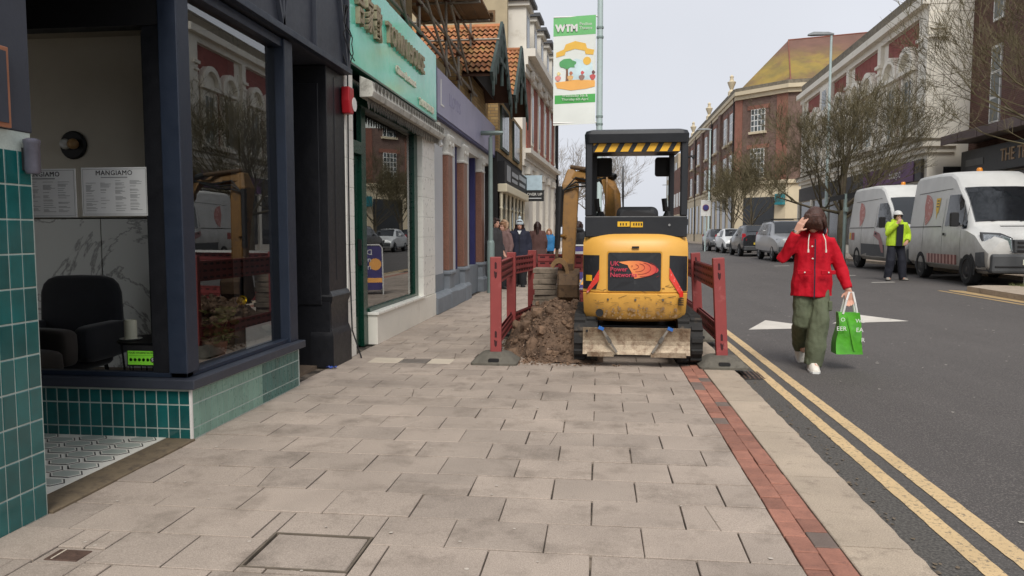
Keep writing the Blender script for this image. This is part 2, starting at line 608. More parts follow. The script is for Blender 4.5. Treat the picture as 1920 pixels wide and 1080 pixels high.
kerb = tag(MB().box(1.06, 1.325, -6, 160, -0.35, -0.03).build('kerb', M_kerb), kind='structure')
y = 1.35
ki = 0
while y < 24:
    L = 0.915
    mbk = MB()
    r0 = random.Random(100 + ki); n = 12
    outer = []
    for i in range(n + 1):
        yy = y + 0.004 + (L - 0.008) * i / n
        outer.append((1.335 + r0.uniform(-0.006, 0.006), yy))
    rings = []
    for (xx, yy) in outer:
        rings.append([(1.026, yy, -0.12), (1.026, yy, -0.004), (1.031, yy, 0.0), (xx - 0.022, yy, -0.001), (xx - 0.005, yy, -0.014), (xx + 0.012, yy, -0.13)])
    mbk.rings(rings)
    mbk.build('kerb_stone', M_kerb, kerb)
    y += L; ki += 1
kerb_r = tag(MB().box(10.45, 10.75, -6, 160, -0.3, 0.25).build('kerb', M_kerb), kind='structure')

# double yellow lines, hump triangles, bay marks, all laid on the sloping road sheet
def road_poly(name, pts, mat, lift=0.004, edge=0.0, seed=0, kind='structure'):
    r_ = random.Random(seed)
    mbp = MB()
    mbp.add([(x + (r_.uniform(-edge, edge) if edge else 0), y, zroad(x) + lift) for x, y in pts], [tuple(range(len(pts)))])
    return tag(mbp.build(name, mat), kind=kind)
for xa, xb, s_ in ((1.565, 1.655, 1), (1.745, 1.838, 2)):
    r_ = random.Random(s_)
    mbp = MB(); prev = None; o_ = 0
    y = -3.0
    vs, fs = [], []
    while y < 60:
        st = 0.06 if y < 9 else 1.0
        a = xa + r_.uniform(-.0025, .0025); b = xb + r_.uniform(-.0025, .0025)
        vs += [(a, y, zroad(a) + .004), (b, y, zroad(b) + .004)]
        y += st
    for i in range(len(vs) // 2 - 1):
        fs.append((2 * i, 2 * i + 1, 2 * i + 3, 2 * i + 2))
    mbp.add(vs, fs)
    tag(mbp.build('yellow_line', M_yel), kind='structure')
road_poly('road_marking', [(2.13, 10.75), (2.60, 11.85), (3.20, 10.85)], M_wht)
road_poly('road_marking', [(3.45, 11.35), (4.60, 11.55), (4.15, 12.55)], M_wht)
for (yy, xx) in ((19.6, 6.9), (22.6, 6.95), (25.6, 6.95), (29.2, 6.7)):
    road_poly('road_marking', [(xx, yy), (xx + 0.55, yy), (xx + 0.55, yy + 0.14), (xx, yy + 0.14)], M_wht)

# kerbed build-out with faded yellow line at the right edge
bo = [(7.75, 16.6), (8.3, 17.0), (8.9, 16.9), (10.6, 16.6), (12.5, 10.0), (8.0, 9.0), (7.6, 12.0)]
mb = MB(); mb.prism([(x, y, -0.2) for x, y in bo], (0, 0, 0.40))
tag(mb.build('pavement', M_kerb), kind='structure')
road_poly('yellow_line', [(7.50, 12.0), (7.62, 12.0), (7.74, 16.75), (7.55, 17.0), (7.47, 16.7)], M_yelf)
road_poly('yellow_line', [(7.28, 12.0), (7.38, 12.0), (7.36, 16.9), (7.28, 16.9)], M_yelf)

# covers let into the slabs
t = thing('manhole_cover', 'square recessed manhole cover with slab infill and dark broken edges', 'manhole cover', (-1.185, 2.87, 0))
mb = MB()
for (a, b, c, d) in ((-1.408, -1.398, 2.703, 3.042), (-0.972, -0.962, 2.703, 3.042), (-1.398, -0.972, 2.703, 2.712), (-1.398, -0.972, 3.033, 3.042)):
    mb.box(a, b, c, d, -0.05, 0.001)
mb.build('frame', pm('cover_frame', srgb(104, 94, 82), .8, var=.3, scale=12), t)
slab_piece([(-1.388, 2.722), (-0.978, 2.718), (-0.982, 3.022), (-1.388, 3.028)], -0.002, 0.004).build('infill', M_slab, t)
t = thing('drain_cover', 'small rusty iron stop tap cover beside the teal tiled pillar', 'drain cover', (-2.15, 2.715, 0))
slab_piece([(-2.255, 2.645), (-2.045, 2.645), (-2.045, 2.785), (-2.255, 2.785)], -0.001, 0.003).build('surround', M_slab, t)
mb = MB(); mb.cbox(-2.222, -2.078, 2.668, 2.764, -0.02, 0.004, 0.003); mb.build('lid', M_iron, t)
mb = MB(); mb.box(-2.195, -2.188, 2.672, 2.760, 0, 0.0055); mb.build('key_slot', M_patch, t)
t = thing('drain_cover', 'grey metal cover set between two pale paving patches', 'drain cover', (-1.87, 7.4, 0))
mb = MB(); mb.cbox(-2.01, -1.73, 7.29, 7.52, -0.02, 0.003, 0.003); mb.build('lid', pm('worn_steel', srgb(120, 112, 104), 0.6, metal=0.3, var=0.2, scale=15), t)
for (a, b) in ((-2.335, -2.02), (-1.72, -1.48)):
    slab_piece([(a, 7.27), (b, 7.27), (b, 7.55), (a, 7.55)], 0.004, 0.003).build('patch', M_patch, t)
t = thing('gully_grate', 'dark iron road gully beside the right barrier foot', 'gully grate', (1.48, 7.35, -0.07))
mb = MB(); mb.box(1.34, 1.62, 7.15, 7.56, -0.09, -0.062); mb.build('frame', M_dark, t)
for i in range(6):
    mb = MB(); mb.box(1.36 + i * 0.042, 1.378 + i * 0.042, 7.17, 7.54, -0.075, -0.058); mb.build('bar', M_iron, t)

# litter: chewing gum spots and chips trodden into the slabs, leaf crumbs on the road
gum = MB(); rg = random.Random(8)
for i in range(120):
    x, y = rg.uniform(-2.4, 0.75), rg.uniform(2.3, 9.5)
    r_ = rg.uniform(0.004, 0.010); n = 7
    gum.add([(x + math.cos(6.28 * q / n) * r_ * rg.uniform(.8, 1.3), y + math.sin(6.28 * q / n) * r_, 0.0042) for q in range(n)], [tuple(range(n))])
tag(gum.build('gum_spots', pm('gum', srgb(186, 176, 164), 0.8)), 'pale trodden gum spots scattered over the paving slabs', 'litter', kind='stuff')
gum = MB()
for i in range(170):
    x, y = rg.uniform(2.0, 7.2), rg.uniform(3, 22)
    r_ = rg.uniform(0.006, 0.02); n = 5
    gum.add([(x + math.cos(6.28 * q / n) * r_ * rg.uniform(.6, 1.3), y + math.sin(6.28 * q / n) * r_, zroad(x) + 0.006) for q in range(n)], [tuple(range(n))])
tag(gum.build('road_crumbs', pm('crumbs', srgb(170, 165, 155), 0.8)), 'tiny pale crumbs of litter scattered over the asphalt', 'litter', kind='stuff')
gum = MB()
for i in range(420):
    x, y = 1.35 + abs(rg.gauss(0, .09)), rg.uniform(2.2, 14); r_ = rg.uniform(.004, .014); n = 5
    gum.add([(x + math.cos(6.28 * q / n) * r_ * rg.uniform(.5, 1.4), y + math.sin(6.28 * q / n) * r_, zroad(x) + .004 + rg.uniform(0, .006)) for q in range(n)], [tuple(range(n))])
tag(gum.build('gutter_grit', pm('grit', srgb(104, 92, 76), .95, var=.4, scale=30)), 'brown grit and leaf crumbs gathered along the kerb foot', 'litter', kind='stuff')
mb = MB(); mb.grid(lambda u, v: (-2.62 + u * 0.1, 6.85 + v * 0.05, 0.012 + 0.012 * math.sin(u * 9) * math.cos(v * 7) + 0.008), 6, 4)
tag(mb.build('litter_scrap', pm('blue_plastic', srgb(30, 62, 140), 0.4)), 'crumpled blue plastic scrap by the black pilaster foot', 'litter')
# ------------------------------------------------------------------ left side of the street
M_navy = pm('navy_shop_paint', srgb(34, 43, 58), 0.45, var=0.12, scale=4, fine=0.05, bump=0.08, bscale=40)
M_slate = pm('slate_shop_paint', srgb(52, 56, 66), 0.5, var=0.12, scale=4, fine=0.05, bump=0.08, bscale=40)
M_blackp = pm('black_shop_paint', srgb(28, 29, 33), 0.42, var=0.2, scale=5, fine=0.08, bump=0.15, bscale=50)
M_teal = pm('teal_glaze', srgb(16, 88, 88), 0.16, var=0.22, scale=7, rnd=0.22, coat=0.5, bump=0.06, bscale=25)
M_sage = pm('sage_glaze', srgb(118, 152, 138), 0.3, var=0.1, scale=5, rnd=0.06, bump=0.08, bscale=25, col2=srgb(98, 130, 118), c2=(.5, .8))
M_dteal = pm('dull_teal_glaze', srgb(62, 104, 98), 0.3, var=0.14, scale=7, rnd=0.12, bump=0.08, bscale=25)
M_grout = pm('pale_grout', srgb(180, 190, 182), 0.85, var=0.12, scale=8, fine=0.08)
M_glass = glass_mat('shop_glass', (0.93, 0.95, 0.94), 1.62, 0.12)
M_glassd = glass_mat('door_glass', (0.95, 0.96, 0.95), 1.45, 0.01)
M_white = pm('white_gloss', srgb(222, 221, 216), 0.4, var=0.05, scale=3)
M_paper = pm('menu_paper', srgb(228, 230, 228), 0.8, var=0.03)
M_ink = pm('dark_ink', srgb(52, 52, 56), 0.8)
M_copper = pm('copper_frame', srgb(176, 120, 92), 0.35, metal=0.4, var=0.12)
M_room = pm('cafe_wall', srgb(214, 208, 194), 0.9, var=0.06, scale=2)
M_black = pm('matt_black', srgb(20, 20, 22), 0.6)
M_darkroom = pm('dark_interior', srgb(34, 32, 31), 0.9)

def marble(name):
    m, nt, p = _nt(name)
    v = _pos(nt)
    n = _sock(nt, 'ShaderNodeTexNoise', Scale=1.1, Detail=8, Roughness=0.62, Distortion=.9)
    nt.links.new(v, n.inputs['Vector'])
    a = nt.nodes.new('ShaderNodeMath'); a.operation = 'SUBTRACT'; a.inputs[1].default_value = 0.5
    nt.links.new(n.outputs['Fac'], a.inputs[0])
    b = nt.nodes.new('ShaderNodeMath'); b.operation = 'ABSOLUTE'; nt.links.new(a.outputs[0], b.inputs[0])
    c = _mix(nt, _ramp(nt, b.outputs[0], 0.001, 0.018), srgb(150, 150, 146), srgb(226, 228, 222))
    nt.links.new(c, p.inputs['Base Color']); p.inputs['Roughness'].default_value = 0.25
    return m
M_marble = marble('marble_panel')

def px(X, ya, yb, za, zb):
    return MB().add([(X, ya, za), (X, yb, za), (X, yb, zb), (X, ya, zb)], [(0, 1, 2, 3)])
def py(Y, xa, xb, za, zb):
    return MB().add([(xa, Y, za), (xb, Y, za), (xb, Y, zb), (xa, Y, zb)], [(0, 1, 2, 3)])

# ---------------- restaurant A: teal tiles, navy frame --------------------------------------
XA = -2.56
A = thing('restaurant_shopfront', 'navy framed restaurant shopfront with teal tiled base and recessed entrance', 'shopfront', (XA, 4.6, 0))
def tile(mbm, parent, loc, rotz, sx=1, sz=1, name='tile'):
    o = link(name, mbm, parent, loc=loc)
    o.rotation_euler = (jit(.006), jit(.006), rotz + jit(.006))
    o.scale = (sx, 1, sz)
    return o
def tile_mesh(mat):
    mbt = MB(); mbt.cbox(-0.0350, 0.0350, -0.0730, 0.0730, 0, 0.006, 0.002)
    mbt.xf(Matrix(((1, 0, 0, 0), (0, 0, -1, 0), (0, 1, 0, 0), (0, 0, 0, 1))))   # face towards -Y, upright
    return mbt.mesh('tile', mat)
TM = {'teal': tile_mesh(M_teal), 'sage': tile_mesh(M_sage), 'dull': tile_mesh(M_dteal)}
# left tiled pillar: street face Y 2.2..3.12, tiles to z 1.77, plain slate paint above
mb = MB(); mb.box(-3.0, XA - 0.0035, 1.9, 3.119, -0.1, 1.77); pil = mb.build('tile_backing', M_grout, A)
mb = MB(); mb.box(-3.0, XA, 1.9, 3.13, 1.772, 3.3); mb.build('pillar_head', M_slate, A, bevel=0.004)
for r_ in range(12):
    for c_ in range(14):
        zc = 0.075 + r_ * 0.1535 - (0.0 if r_ else 0.0)
        if zc > 1.76: continue
        y = 3.115 - 0.038 - c_ * 0.0765
        tile(TM['teal'], A, (XA - 0.006, y, min(zc, 1.70)), R(90))
# return base (faces the camera) at Y 4.36 and street base
YR = 4.365
mb = MB(); mb.box(-4.7, XA - 0.008, YR + 0.0035, 4.56, -0.1, 0.335); mb.build('tile_backing', M_grout, A)
rows = ((0.033, 0.062 / 0.147), (0.145, 1.0), (0.268, 0.083 / 0.147))
for zc, sz in rows:
    for c_ in range(15):
        tile(TM['teal'], A, (XA - 0.045 - c_ * 0.0765, YR + 0.006, zc + 0.006), 0, 1, sz)
mb = MB(); mb.box(-2.78, XA - 0.0035, YR + 0.03, 6.085, -0.1, 0.335); mb.build('tile_backing', M_grout, A)
for zc, sz in rows:
    for c_ in range(22):
        y = YR + 0.052 + c_ * 0.0765
        tile(TM['dull' if c_ > 12 else 'sage'], A, (XA - 0.006, y, zc + 0.006), R(90), 1, sz)
mb = MB(); mb.box(XA - 0.012, XA + 0.004, YR - 0.003, YR + 0.012, 0, 0.333); mb.build('corner_bead', M_white, A)
# sill all round
mb = MB()
mb.prism([(XA + 0.045, YR - 0.04, 0.335), (XA + 0.045, 6.12, 0.335), (-2.80, 6.12, 0.335), (-2.80, YR + 0.19, 0.335), (-4.7, YR + 0.19, 0.335), (-4.7, YR - 0.04, 0.335)], (0, 0, 0.062))
mb.build('sill', M_slate, A, bevel=0.006)
mb = MB(); mb.box(-2.70, XA - 0.03, YR + 0.02, 6.10, 0.398, 0.43); mb.box(-4.7, XA - 0.03, YR + 0.02, YR + 0.09, 0.3985, 0.429); mb.build('bottom_rail', M_navy, A, bevel=0.004)
# corner post, end post, lintel, transom head
mb = MB(); mb.box(-2.70, XA - 0.015, YR - 0.005, YR + 0.135, 0.43, 2.93); mb.build('corner_post', M_navy, A, bevel=0.006)
mb = MB(); mb.box(-2.82, -2.701, YR + 0.02, YR + 0.10, 0.43, 2.60); mb.build('inner_post', M_blackp, A)
mb = MB(); mb.box(-2.72, XA - 0.01, 5.93, 6.095, 0.397, 2.91); mb.build('end_post', M_navy, A, bevel=0.006)
mb = MB(); mb.box(-2.70, XA - 0.03, YR + 0.136, 5.929, 2.84, 2.91); mb.build('top_rail', M_navy, A, bevel=0.004)
px(-2.655, YR + 0.13, 5.94, 0.42, 2.85).build('street_pane', M_glass, A, recalc=False)
py(YR + .048, -4.6, -2.80, .42, 2.66).build('return_pane', M_glassd, A, recalc=False)
mb = MB(); mb.box(-4.7, -2.701, YR + 0.01, YR + 0.12, 2.60, 2.93); mb.build('return_head', M_black, A)
# fascia over the shop with applied diagonal mouldings
mb = MB(); mb.box(-3.0, XA, 3.132, 7.47, 2.93, 5.2); mb.box(-3.0, XA - 0.002, 1.9, 3.13, 3.302, 5.2); mb.build('fascia', M_slate, A)
mb = MB(); mb.box(XA, XA + 0.05, 4.2, 7.46, 2.93, 2.985); mb.build('fascia_bead', M_navy, A, bevel=0.004)
for (a, b, c, d) in ((4.9, 2.99, 4.9, 4.6), (5.85, 2.99, 5.85, 4.6), (5.85, 2.99, 5.25, 4.4), (5.85, 2.99, 6.35, 4.4), (6.55, 2.99, 6.55, 4.6), (7.38, 2.99, 6.95, 4.6), (7.43, 2.99, 7.43, 4.6), (4.9, 3.0, 5.3, 4.4)):
    mb = MB(); mb.beam((XA + 0.012, a, b), (XA + 0.012, c, d), 0.035, 0.045, up=(1, 0, 0)); mb.build('fascia_moulding', M_slate, A)
# dark doorway with panelled side between window and pilaster
mb = MB(); mb.box(-3.25, -3.15, 6.10, 7.0, 0, 2.93); mb.build('side_door', M_blackp, A)
mb = MB(); mb.box(-3.15, -3.13, 6.25, 6.85, 0.55, 2.7); mb.build('door_panel', M_blackp, A, bevel=0.008)
mb = MB(); mb.box(-3.149, -2.60, 6.945, 6.96, 0.0, 2.92); mb.box(-3.10, -2.68, 6.928, 6.944, 0.62, 2.75); mb.build('reveal_panel', M_blackp, A, bevel=0.004)
# black pilaster with moulded base
mb = MB()
def ring4(e, z): return [(-2.80, 6.96 - e, z), (-2.595 + e, 6.96 - e, z), (-2.595 + e, 7.46, z), (-2.80, 7.46, z)]
mb.rings([ring4(.03, 0), ring4(.03, .30), ring4(.026, .32), ring4(.008, .37), ring4(.0, .385), ring4(0, .62), ring4(.02, .66), ring4(.024, .70), ring4(.006, .735), ring4(-.012, .75), ring4(-.012, 2.92)])
mb.build('pilaster', M_blackp, A, smooth=30)
for yy in (7.16,):
    mb = MB(); mb.box(-2.615, -2.602, yy, yy + 0.12, 0.85, 2.85); mb.build('flute', M_blackp, A, bevel=0.003)
# entrance floor: stone threshold and elongated hexagon tiles
mb = MB(); mb.box(-2.74, XA + 0.015, 3.13, YR + 0.01, -0.02, 0.012); mb.build('threshold', pm('threshold_stone', srgb(112, 98, 78), 0.8, var=0.2, scale=6, bump=0.3, bscale=60, col2=srgb(78, 68, 58), c2=(.5, .7)), A, bevel=0.004)
mb = MB(); mb.box(-5.2, -2.74, 2.3, YR + 0.01, -0.02, 0.014); mb.build('entrance_floor', pm('white_floor_tile', srgb(238, 234, 222), 0.5, var=0.05, fine=0.04), A)
def hexpts(w, h, ch, z): return [(-w, 0, z), (-w + ch, -h, z), (w - ch, -h, z), (w, 0, z), (w - ch, h, z), (-w + ch, h, z)]
mb = MB(); mb.prism(hexpts(.097, .054, .042, 0.0), (0, 0, .002)); mb.mat(1); mb.prism(hexpts(.089, .047, .038, 0.0021), (0, 0, .0012)); mb.mat(2); mb.prism(hexpts(.080, .040, .034, 0.0034), (0, 0, .001))
hexm = mb.mesh('floor_tile', [pm('black_line', srgb(44, 42, 40), .6), pm('white_floor_tile2', srgb(238, 234, 222), .5, var=.05), pm('grey_floor_tile', srgb(178, 184, 174), .5, var=.1, scale=5)])
for i in range(11):
    for j in range(20):
        x = -2.86 - i * 0.168; y = 4.30 - j * 0.135 - (0.0675 if i % 2 else 0)
        if y < 3.0 or x < -4.3: continue
        link('floor_tile', hexm, A, loc=(x, y, 0.0142))
mb = MB(); mb.box(-5.2, -3.0, 2.6, 3.112, 0, 2.93); mb.build('recess_side', M_navy, A)
mb = MB(); mb.box(-5.2, XA - .02, 3.12, YR + .19, 2.931, 2.99); mb.build('recess_soffit', M_darkroom, A)
# upper wall above (out of frame, shades the street)
mb = MB(); mb.box(-9, -2.75, 1.0, 7.47, 5.2, 8.5); mb.build('upper_wall', pm('upper_render', srgb(170, 164, 152), .9), A)
# interior shell
mb = MB()
mb.box(-9, -3.26, 6.98, 7.1, 0, 3.4); mb.build('party_wall', pm('plain_room_wall', srgb(176, 170, 158), .9), A)
mb = MB(); mb.box(-5.9, -4.2, 6.62, 6.68, 1.47, 3.16); mb.build('cafe_wall', M_room, A)
for (a, b) in ((-5.9, -4.752), (-4.742, -4.2)):
    mb = MB(); mb.box(a, b, 6.62, 6.67, 0, 1.455); mb.build('marble_panel', M_marble, A, bevel=.002)
mb = MB(); mb.box(-4.19, -3.3, 6.5, 6.6, 0, 3.2); mb.build('dark_panel', M_blackp, A)  # plain black panel filling the strip beside the pale cafe wall
mb = MB(); mb.box(-9, -2.74, YR + 0.2, 6.98, -0.02, 0.02); mb.build('room_floor', pm('room_floor', srgb(120, 104, 88), .6), A)
mb = MB(); mb.box(-9, -3.0, 2.0, 6.98, 3.16, 3.3); mb.build('ceiling', MATS['plain_room_wall'], A)
mb = MB(); mb.box(-9.1, -9, 2.0, 7, 0, 3.3); mb.build('back_wall', MATS['plain_room_wall'], A)
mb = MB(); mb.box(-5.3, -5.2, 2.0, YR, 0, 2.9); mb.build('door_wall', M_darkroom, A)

# things in and on the restaurant
t = thing('wall_sign', 'copper edged sign frame on the slate pillar at the left edge', 'sign', (XA, 2.95, 1.77))
mb = MB(); mb.box(XA, XA + 0.02, 2.5, 2.99, 1.775, 2.12); mb.build('frame', M_copper, t, bevel=.003)
mb = MB(); mb.box(XA + 0.02, XA + 0.024, 2.52, 2.972, 1.795, 2.10); mb.build('face', M_slate, t)
t = thing('ashtray_bin', 'grey wall mounted ashtray bin above the teal tiles', 'ashtray', (XA + 0.055, 3.06, 1.57))
mb = MB(); mb.lathe([(0.001, 1.585), (0.026, 1.585), (0.032, 1.60), (0.032, 1.715), (0.035, 1.72), (0.035, 1.735), (0.02, 1.742), (0.001, 1.742)], (XA + 0.04, 3.075, 0), n=20)
mb.build('canister', pm('galvanised', srgb(104, 104, 116), .45, metal=.5, var=.2, scale=20), t, smooth=40)
mb = MB(); mb.box(XA - 0.0, XA + 0.02, 3.06, 3.11, 1.60, 1.70); mb.build('bracket', M_black, t)
t = thing('wall_lamp', 'round black wall lamp with two globes on the cafe wall', 'lamp', (-4.98, 6.6, 2.15))
mb = MB(); mb.lathe([(0.001, 6.62), (0.13, 6.62), (0.135, 6.60), (0.12, 6.585), (0.001, 6.585)], (-4.98, 0, 2.156), 'y', 24); mb.build('disc', M_black, t, smooth=40)
for dx, mt in ((-0.035, M_paper), (0.045, pm('amber_globe', srgb(176, 140, 96), .3))):
    mb = MB(); mb.lathe([(0.05 * math.sin(math.pi * q / 8) + .0005, 6.54 - 0.05 * math.cos(math.pi * q / 8)) for q in range(9)], (-4.98 + dx, 0, 2.16), 'y', 14); mb.build('globe', mt, t, smooth=True)
def menu(x0, x1, z0, z1, label, dim):
    t = thing('menu_poster', label, 'poster', ((x0 + x1) / 2, YR + 0.03, z0))
    mb = MB(); mb.box(x0, x1, YR + 0.036, YR + 0.040, z0, z1); mb.build('sheet', M_paper, t)
    cx_ = (x0 + x1) / 2
    ptext('lettering', 'MANGIAMO', (cx_, YR + 0.035, z1 - 0.036), (1, 0, 0), (0, 0, 1), 0.043, M_ink, t, 0.0015, sx=1.0, space=1.1)
    mb = MB(); mb.box(cx_ - .09, cx_ + .09, YR + .0345, YR + .036, z1 - .066, z1 - .060)
    r_ = random.Random(int(x0 * 100))
    for col in range(4):
        xa = x0 + 0.03 + col * (x1 - x0 - 0.05) / 4
        z = z1 - 0.085
        while z > z0 + 0.03:
            if r_.random() < 0.78:
                L = r_.uniform(.03, (x1 - x0) / 4 - .03)
                mb.box(xa, xa + L, YR + .0348, YR + .036, z, z + 0.0022)
            z -= r_.choice((.0065, .0065, .014))
    mb.build('print', pm('faint_ink', srgb(150, 152, 152), .8), t)
    mb = MB()
    for a in (z0 + .01, z1 - .012): mb.box(x0 + .01, x1 - .01, YR + .0349, YR + .036, a, a + .0018)
    for a in (x0 + .01, x1 - .012): mb.box(a, a + .0018, YR + .0349, YR + .036, z0 + .01, z1 - .01)
    mb.build('border', MATS['faint_ink'], t)
menu(-3.275, -2.825, 1.43, 1.735, 'white menu poster nearer the corner post in the restaurant window', 0)
menu(-3.78, -3.315, 1.42, 1.73, 'white menu poster half hidden behind the teal tiled pillar', 0)
t = thing('rating_sticker', 'green and black food hygiene rating sticker with a 5 in the window', 'sticker', (-2.9, YR + .03, .47))
mb = MB(); mb.box(-3.01, -2.80, YR + .036, YR + .040, .465, .60); mb.build('card', M_black, t)
mb = MB(); mb.box(-3.003, -2.807, YR + .0345, YR + .0359, .475, .565); mb.build('panel', pm('lime_green', srgb(136, 226, 62), .5, var=.03), t)
ptext('lettering', 'FOOD HYGIENE RATING', (-2.905, YR + .034, .552), (1, 0, 0), (0, 0, 1), .0165, M_black, t, .001)
mb = MB()
for q in range(5):
    cx_ = -2.982 + q * 0.029
    mb.lathe([(.0092, 0), (.0092, .0006), (.0105, .0006), (.0105, 0)], (cx_, YR + .0335, .508), 'y', 14)
mb.box(-3.0, -2.81, YR + .0338, YR + .0345, .535, .5365)
mb.build('print', pm('mid_green', srgb(70, 130, 40), .5), t)
mb = MB(); mb.lathe([(.001, 0), (.0165, 0), (.0165, .0008), (.001, .0008)], (-2.833, YR + .033, .508), 'y', 18); mb.build('score_disc', M_black, t)
ptext('score', '5', (-2.833, YR + .032, .508), (1, 0, 0), (0, 0, 1), .028, M_paper, t, .001, bold=.0006)
# armchairs, table, candle
M_velvet = pm('charcoal_velvet', srgb(38, 38, 44), .85, var=.2, scale=6, sheen=.4)
M_taupe = pm('taupe_velvet', srgb(92, 84, 78), .85, var=.15, scale=6, sheen=.3)
def armchair(x, y, rot, mat, label):
    t = thing('armchair', label, 'armchair', (0, 0, 0))
    def pillow(name, cx_, cy_, cz, sx, sy, sz, e=.35):
        mb = MB(); rs = []
        n = 24
        for i in range(11):
            f = -math.pi / 2 + math.pi * i / 10
            c, s = abs(math.cos(f)) ** e, math.copysign(abs(math.sin(f)) ** e, math.sin(f))
            ring = []
            for k in range(n):
                a = 6.2832 * k / n
                ring.append((cx_ + sx * c * math.copysign(abs(math.cos(a)) ** e, math.cos(a)), cy_ + sy * c * math.copysign(abs(math.sin(a)) ** e, math.sin(a)), cz + sz * s))
            rs.append(ring)
        mb.rings(rs); return mb.build(name, mat, t, smooth=True)
    pillow('seat', 0, 0, .30, .36, .36, .13)
    pillow('backrest', 0, .34, .58, .40, .10, .38, .45)
    for s in (-1, 1): pillow('armrest', s * .40, .02, .42, .085, .36, .15)
    for sx in (-1, 1):
        for sy in (-1, 1):
            mb = MB(); mb.cyl((sx * .3, sy * .28, 0), (sx * .27, sy * .25, .2), .014, .02, 8); mb.build('leg', M_black, t)
    t.location = (x, y, .02); t.rotation_euler = (0, 0, rot); t.scale = (.86, .86, .98)
armchair(-4.42, 5.62, R(4), M_velvet, 'charcoal velvet armchair behind the candle in the cafe window')
armchair(-4.36, 4.93, R(78), M_taupe, 'taupe low armchair with its arm against the cafe window')
t = thing('side_table', 'round black wire side table inside the cafe window', 'table', (-3.12, 4.92, .02))
mb = MB(); mb.lathe([(.001, .555), (.26, .555), (.265, .563), (.26, .571), (.001, .571)], (-3.12, 4.92, 0), n=28); mb.build('table_top', M_black, t)
for q in range(14):
    a = 6.2832 * q / 14
    mb = MB(); mb.cyl((-3.12 + .2 * math.cos(a), 4.92 + .2 * math.sin(a), .02), (-3.12 + .24 * math.cos(a), 4.92 + .24 * math.sin(a), .555), .004, n=5); mb.build('wire_leg', M_black, t)
t = thing('candle', 'cream pillar candle on a saucer on the cafe table', 'candle', (-3.26, 4.82, .572))
mb = MB(); mb.lathe([(.001, .573), (.055, .573), (.075, .582), (.07, .584), (.05, .578), (.001, .578)], (-3.26, 4.82, 0), n=20); mb.build('saucer', M_white, t, smooth=40)
mb = MB(); mb.lathe([(.001, .579), (.041, .579), (.041, .700), (.036, .712), (.032, .698), (.001, .690)], (-3.26, 4.82, 0), n=18); mb.build('wax', pm('cream_wax', srgb(250, 246, 222), .5, var=.03), t, smooth=35)
t = thing('magazine', 'dark folded magazine on the cafe table beside the candle', 'magazine', (-3.02, 4.9, .572))
mb = MB(); mb.box(-3.10, -2.94, 4.82, 4.98, .573, .579); mb.build('pages', M_paper, t); mb = MB(); mb.box(-3.102, -2.938, 4.818, 4.982, .5791, .581); mb.build('cover', M_black, t)
# plant with one yellow flower behind the street pane
t = thing('flower_plant', 'leafy pot plant with one yellow flower behind the street window', 'plant', (-2.84, 5.46, .40))
rp = random.Random(4)
mb = MB(); mb.lathe([(.001, .40), (.05, .40), (.07, .52), (.064, .52), (.06, .51), (.001, .51)], (-2.80, 5.16, 0), n=16); mb.build('pot', pm('terracotta', srgb(140, 80, 60), .8), t, smooth=40)
lv = MB()
for q in range(90):
    a, r_ = rp.uniform(0, 6.28), rp.uniform(.02, .16)
    c = Vector((-2.78 + math.cos(a) * r_ * .6, 5.16 + math.sin(a) * r_ * 1.3, .52 + rp.uniform(0, .24)))
    u = Vector((rp.uniform(-1, 1), rp.uniform(-1, 1), rp.uniform(-.3, .6))).normalized(); w = u.cross(Vector((rp.uniform(-1, 1), rp.uniform(-1, 1), 1))).normalized()
    L = rp.uniform(.025, .045)
    lv.add([c - u * L, c - u * L * .3 + w * L * .75, c + u * L * .7 + w * L * .5, c + u * L, c + u * L * .7 - w * L * .5, c - u * L * .3 - w * L * .75], [(0, 1, 2, 3, 4, 5)])
lv.build('leaves', pm('plant_leaf', srgb(108, 128, 62), .6, var=.3, scale=20), t)
mb = MB(); mb.tube([(-2.80, 5.18, .52), (-2.76, 5.25, .68), (-2.72, 5.34, .78)], .004, 5); mb.build('stem', MATS['plant_leaf'], t)
fl = MB()
for q in range(26):
    d = Vector((rp.gauss(0, 1), rp.gauss(0, 1), rp.gauss(0, 1))).normalized(); c = Vector((-2.69, 5.33, .81)) + d * .034
    u = d.orthogonal().normalized(); w = d.cross(u)
    fl.add([c + (u * math.cos(a) + w * math.sin(a)) * .017 + d * .004 * math.cos(2 * a) for a in (0, 1.05, 2.09, 3.14, 4.19, 5.24)], [(0, 1, 2, 3, 4, 5)])
fl.build('flower', pm('yellow_petal', srgb(255, 206, 30), .6, var=.04), t)
mb = MB(); mb.box(-2.668, -2.664, 5.33, 5.77, .435, .60)
tag(mb.build('window_card', M_paper), 'blank white card standing in the street window of the restaurant', 'card')

# ---------------- restaurant B: jade sign, white tiles, green frame -------------------------
XB = -2.60
M_wtile = pm('white_glazed_tile', srgb(240, 238, 229), .3, var=.04, scale=3, rnd=.03, col2=srgb(206, 200, 186), c2=(.66, .88), c2scale=5)
M_green = pm('bottle_green_paint', srgb(8, 58, 44), .3, var=.15, scale=5)
M_jade = pm('jade_sign_panel', srgb(92, 214, 184), .2, var=.10, scale=1.6, col2=srgb(140, 230, 208), c2=(.45, .7), c2scale=.9, coat=.3)
M_tealp = pm('teal_panel', srgb(30, 122, 132), .5, var=.1)
M_bone = pm('weathered_letter', srgb(158, 146, 120), .7, var=.25, scale=14, col2=srgb(128, 96, 80), c2=(.55, .7))
M_cream = pm('cream_letter', srgb(226, 220, 200), .5)
M_awn = pm('grubby_awning', srgb(196, 194, 184), .7, var=.15, scale=5, col2=srgb(120, 116, 106), c2=(.5, .72), c2scale=6)
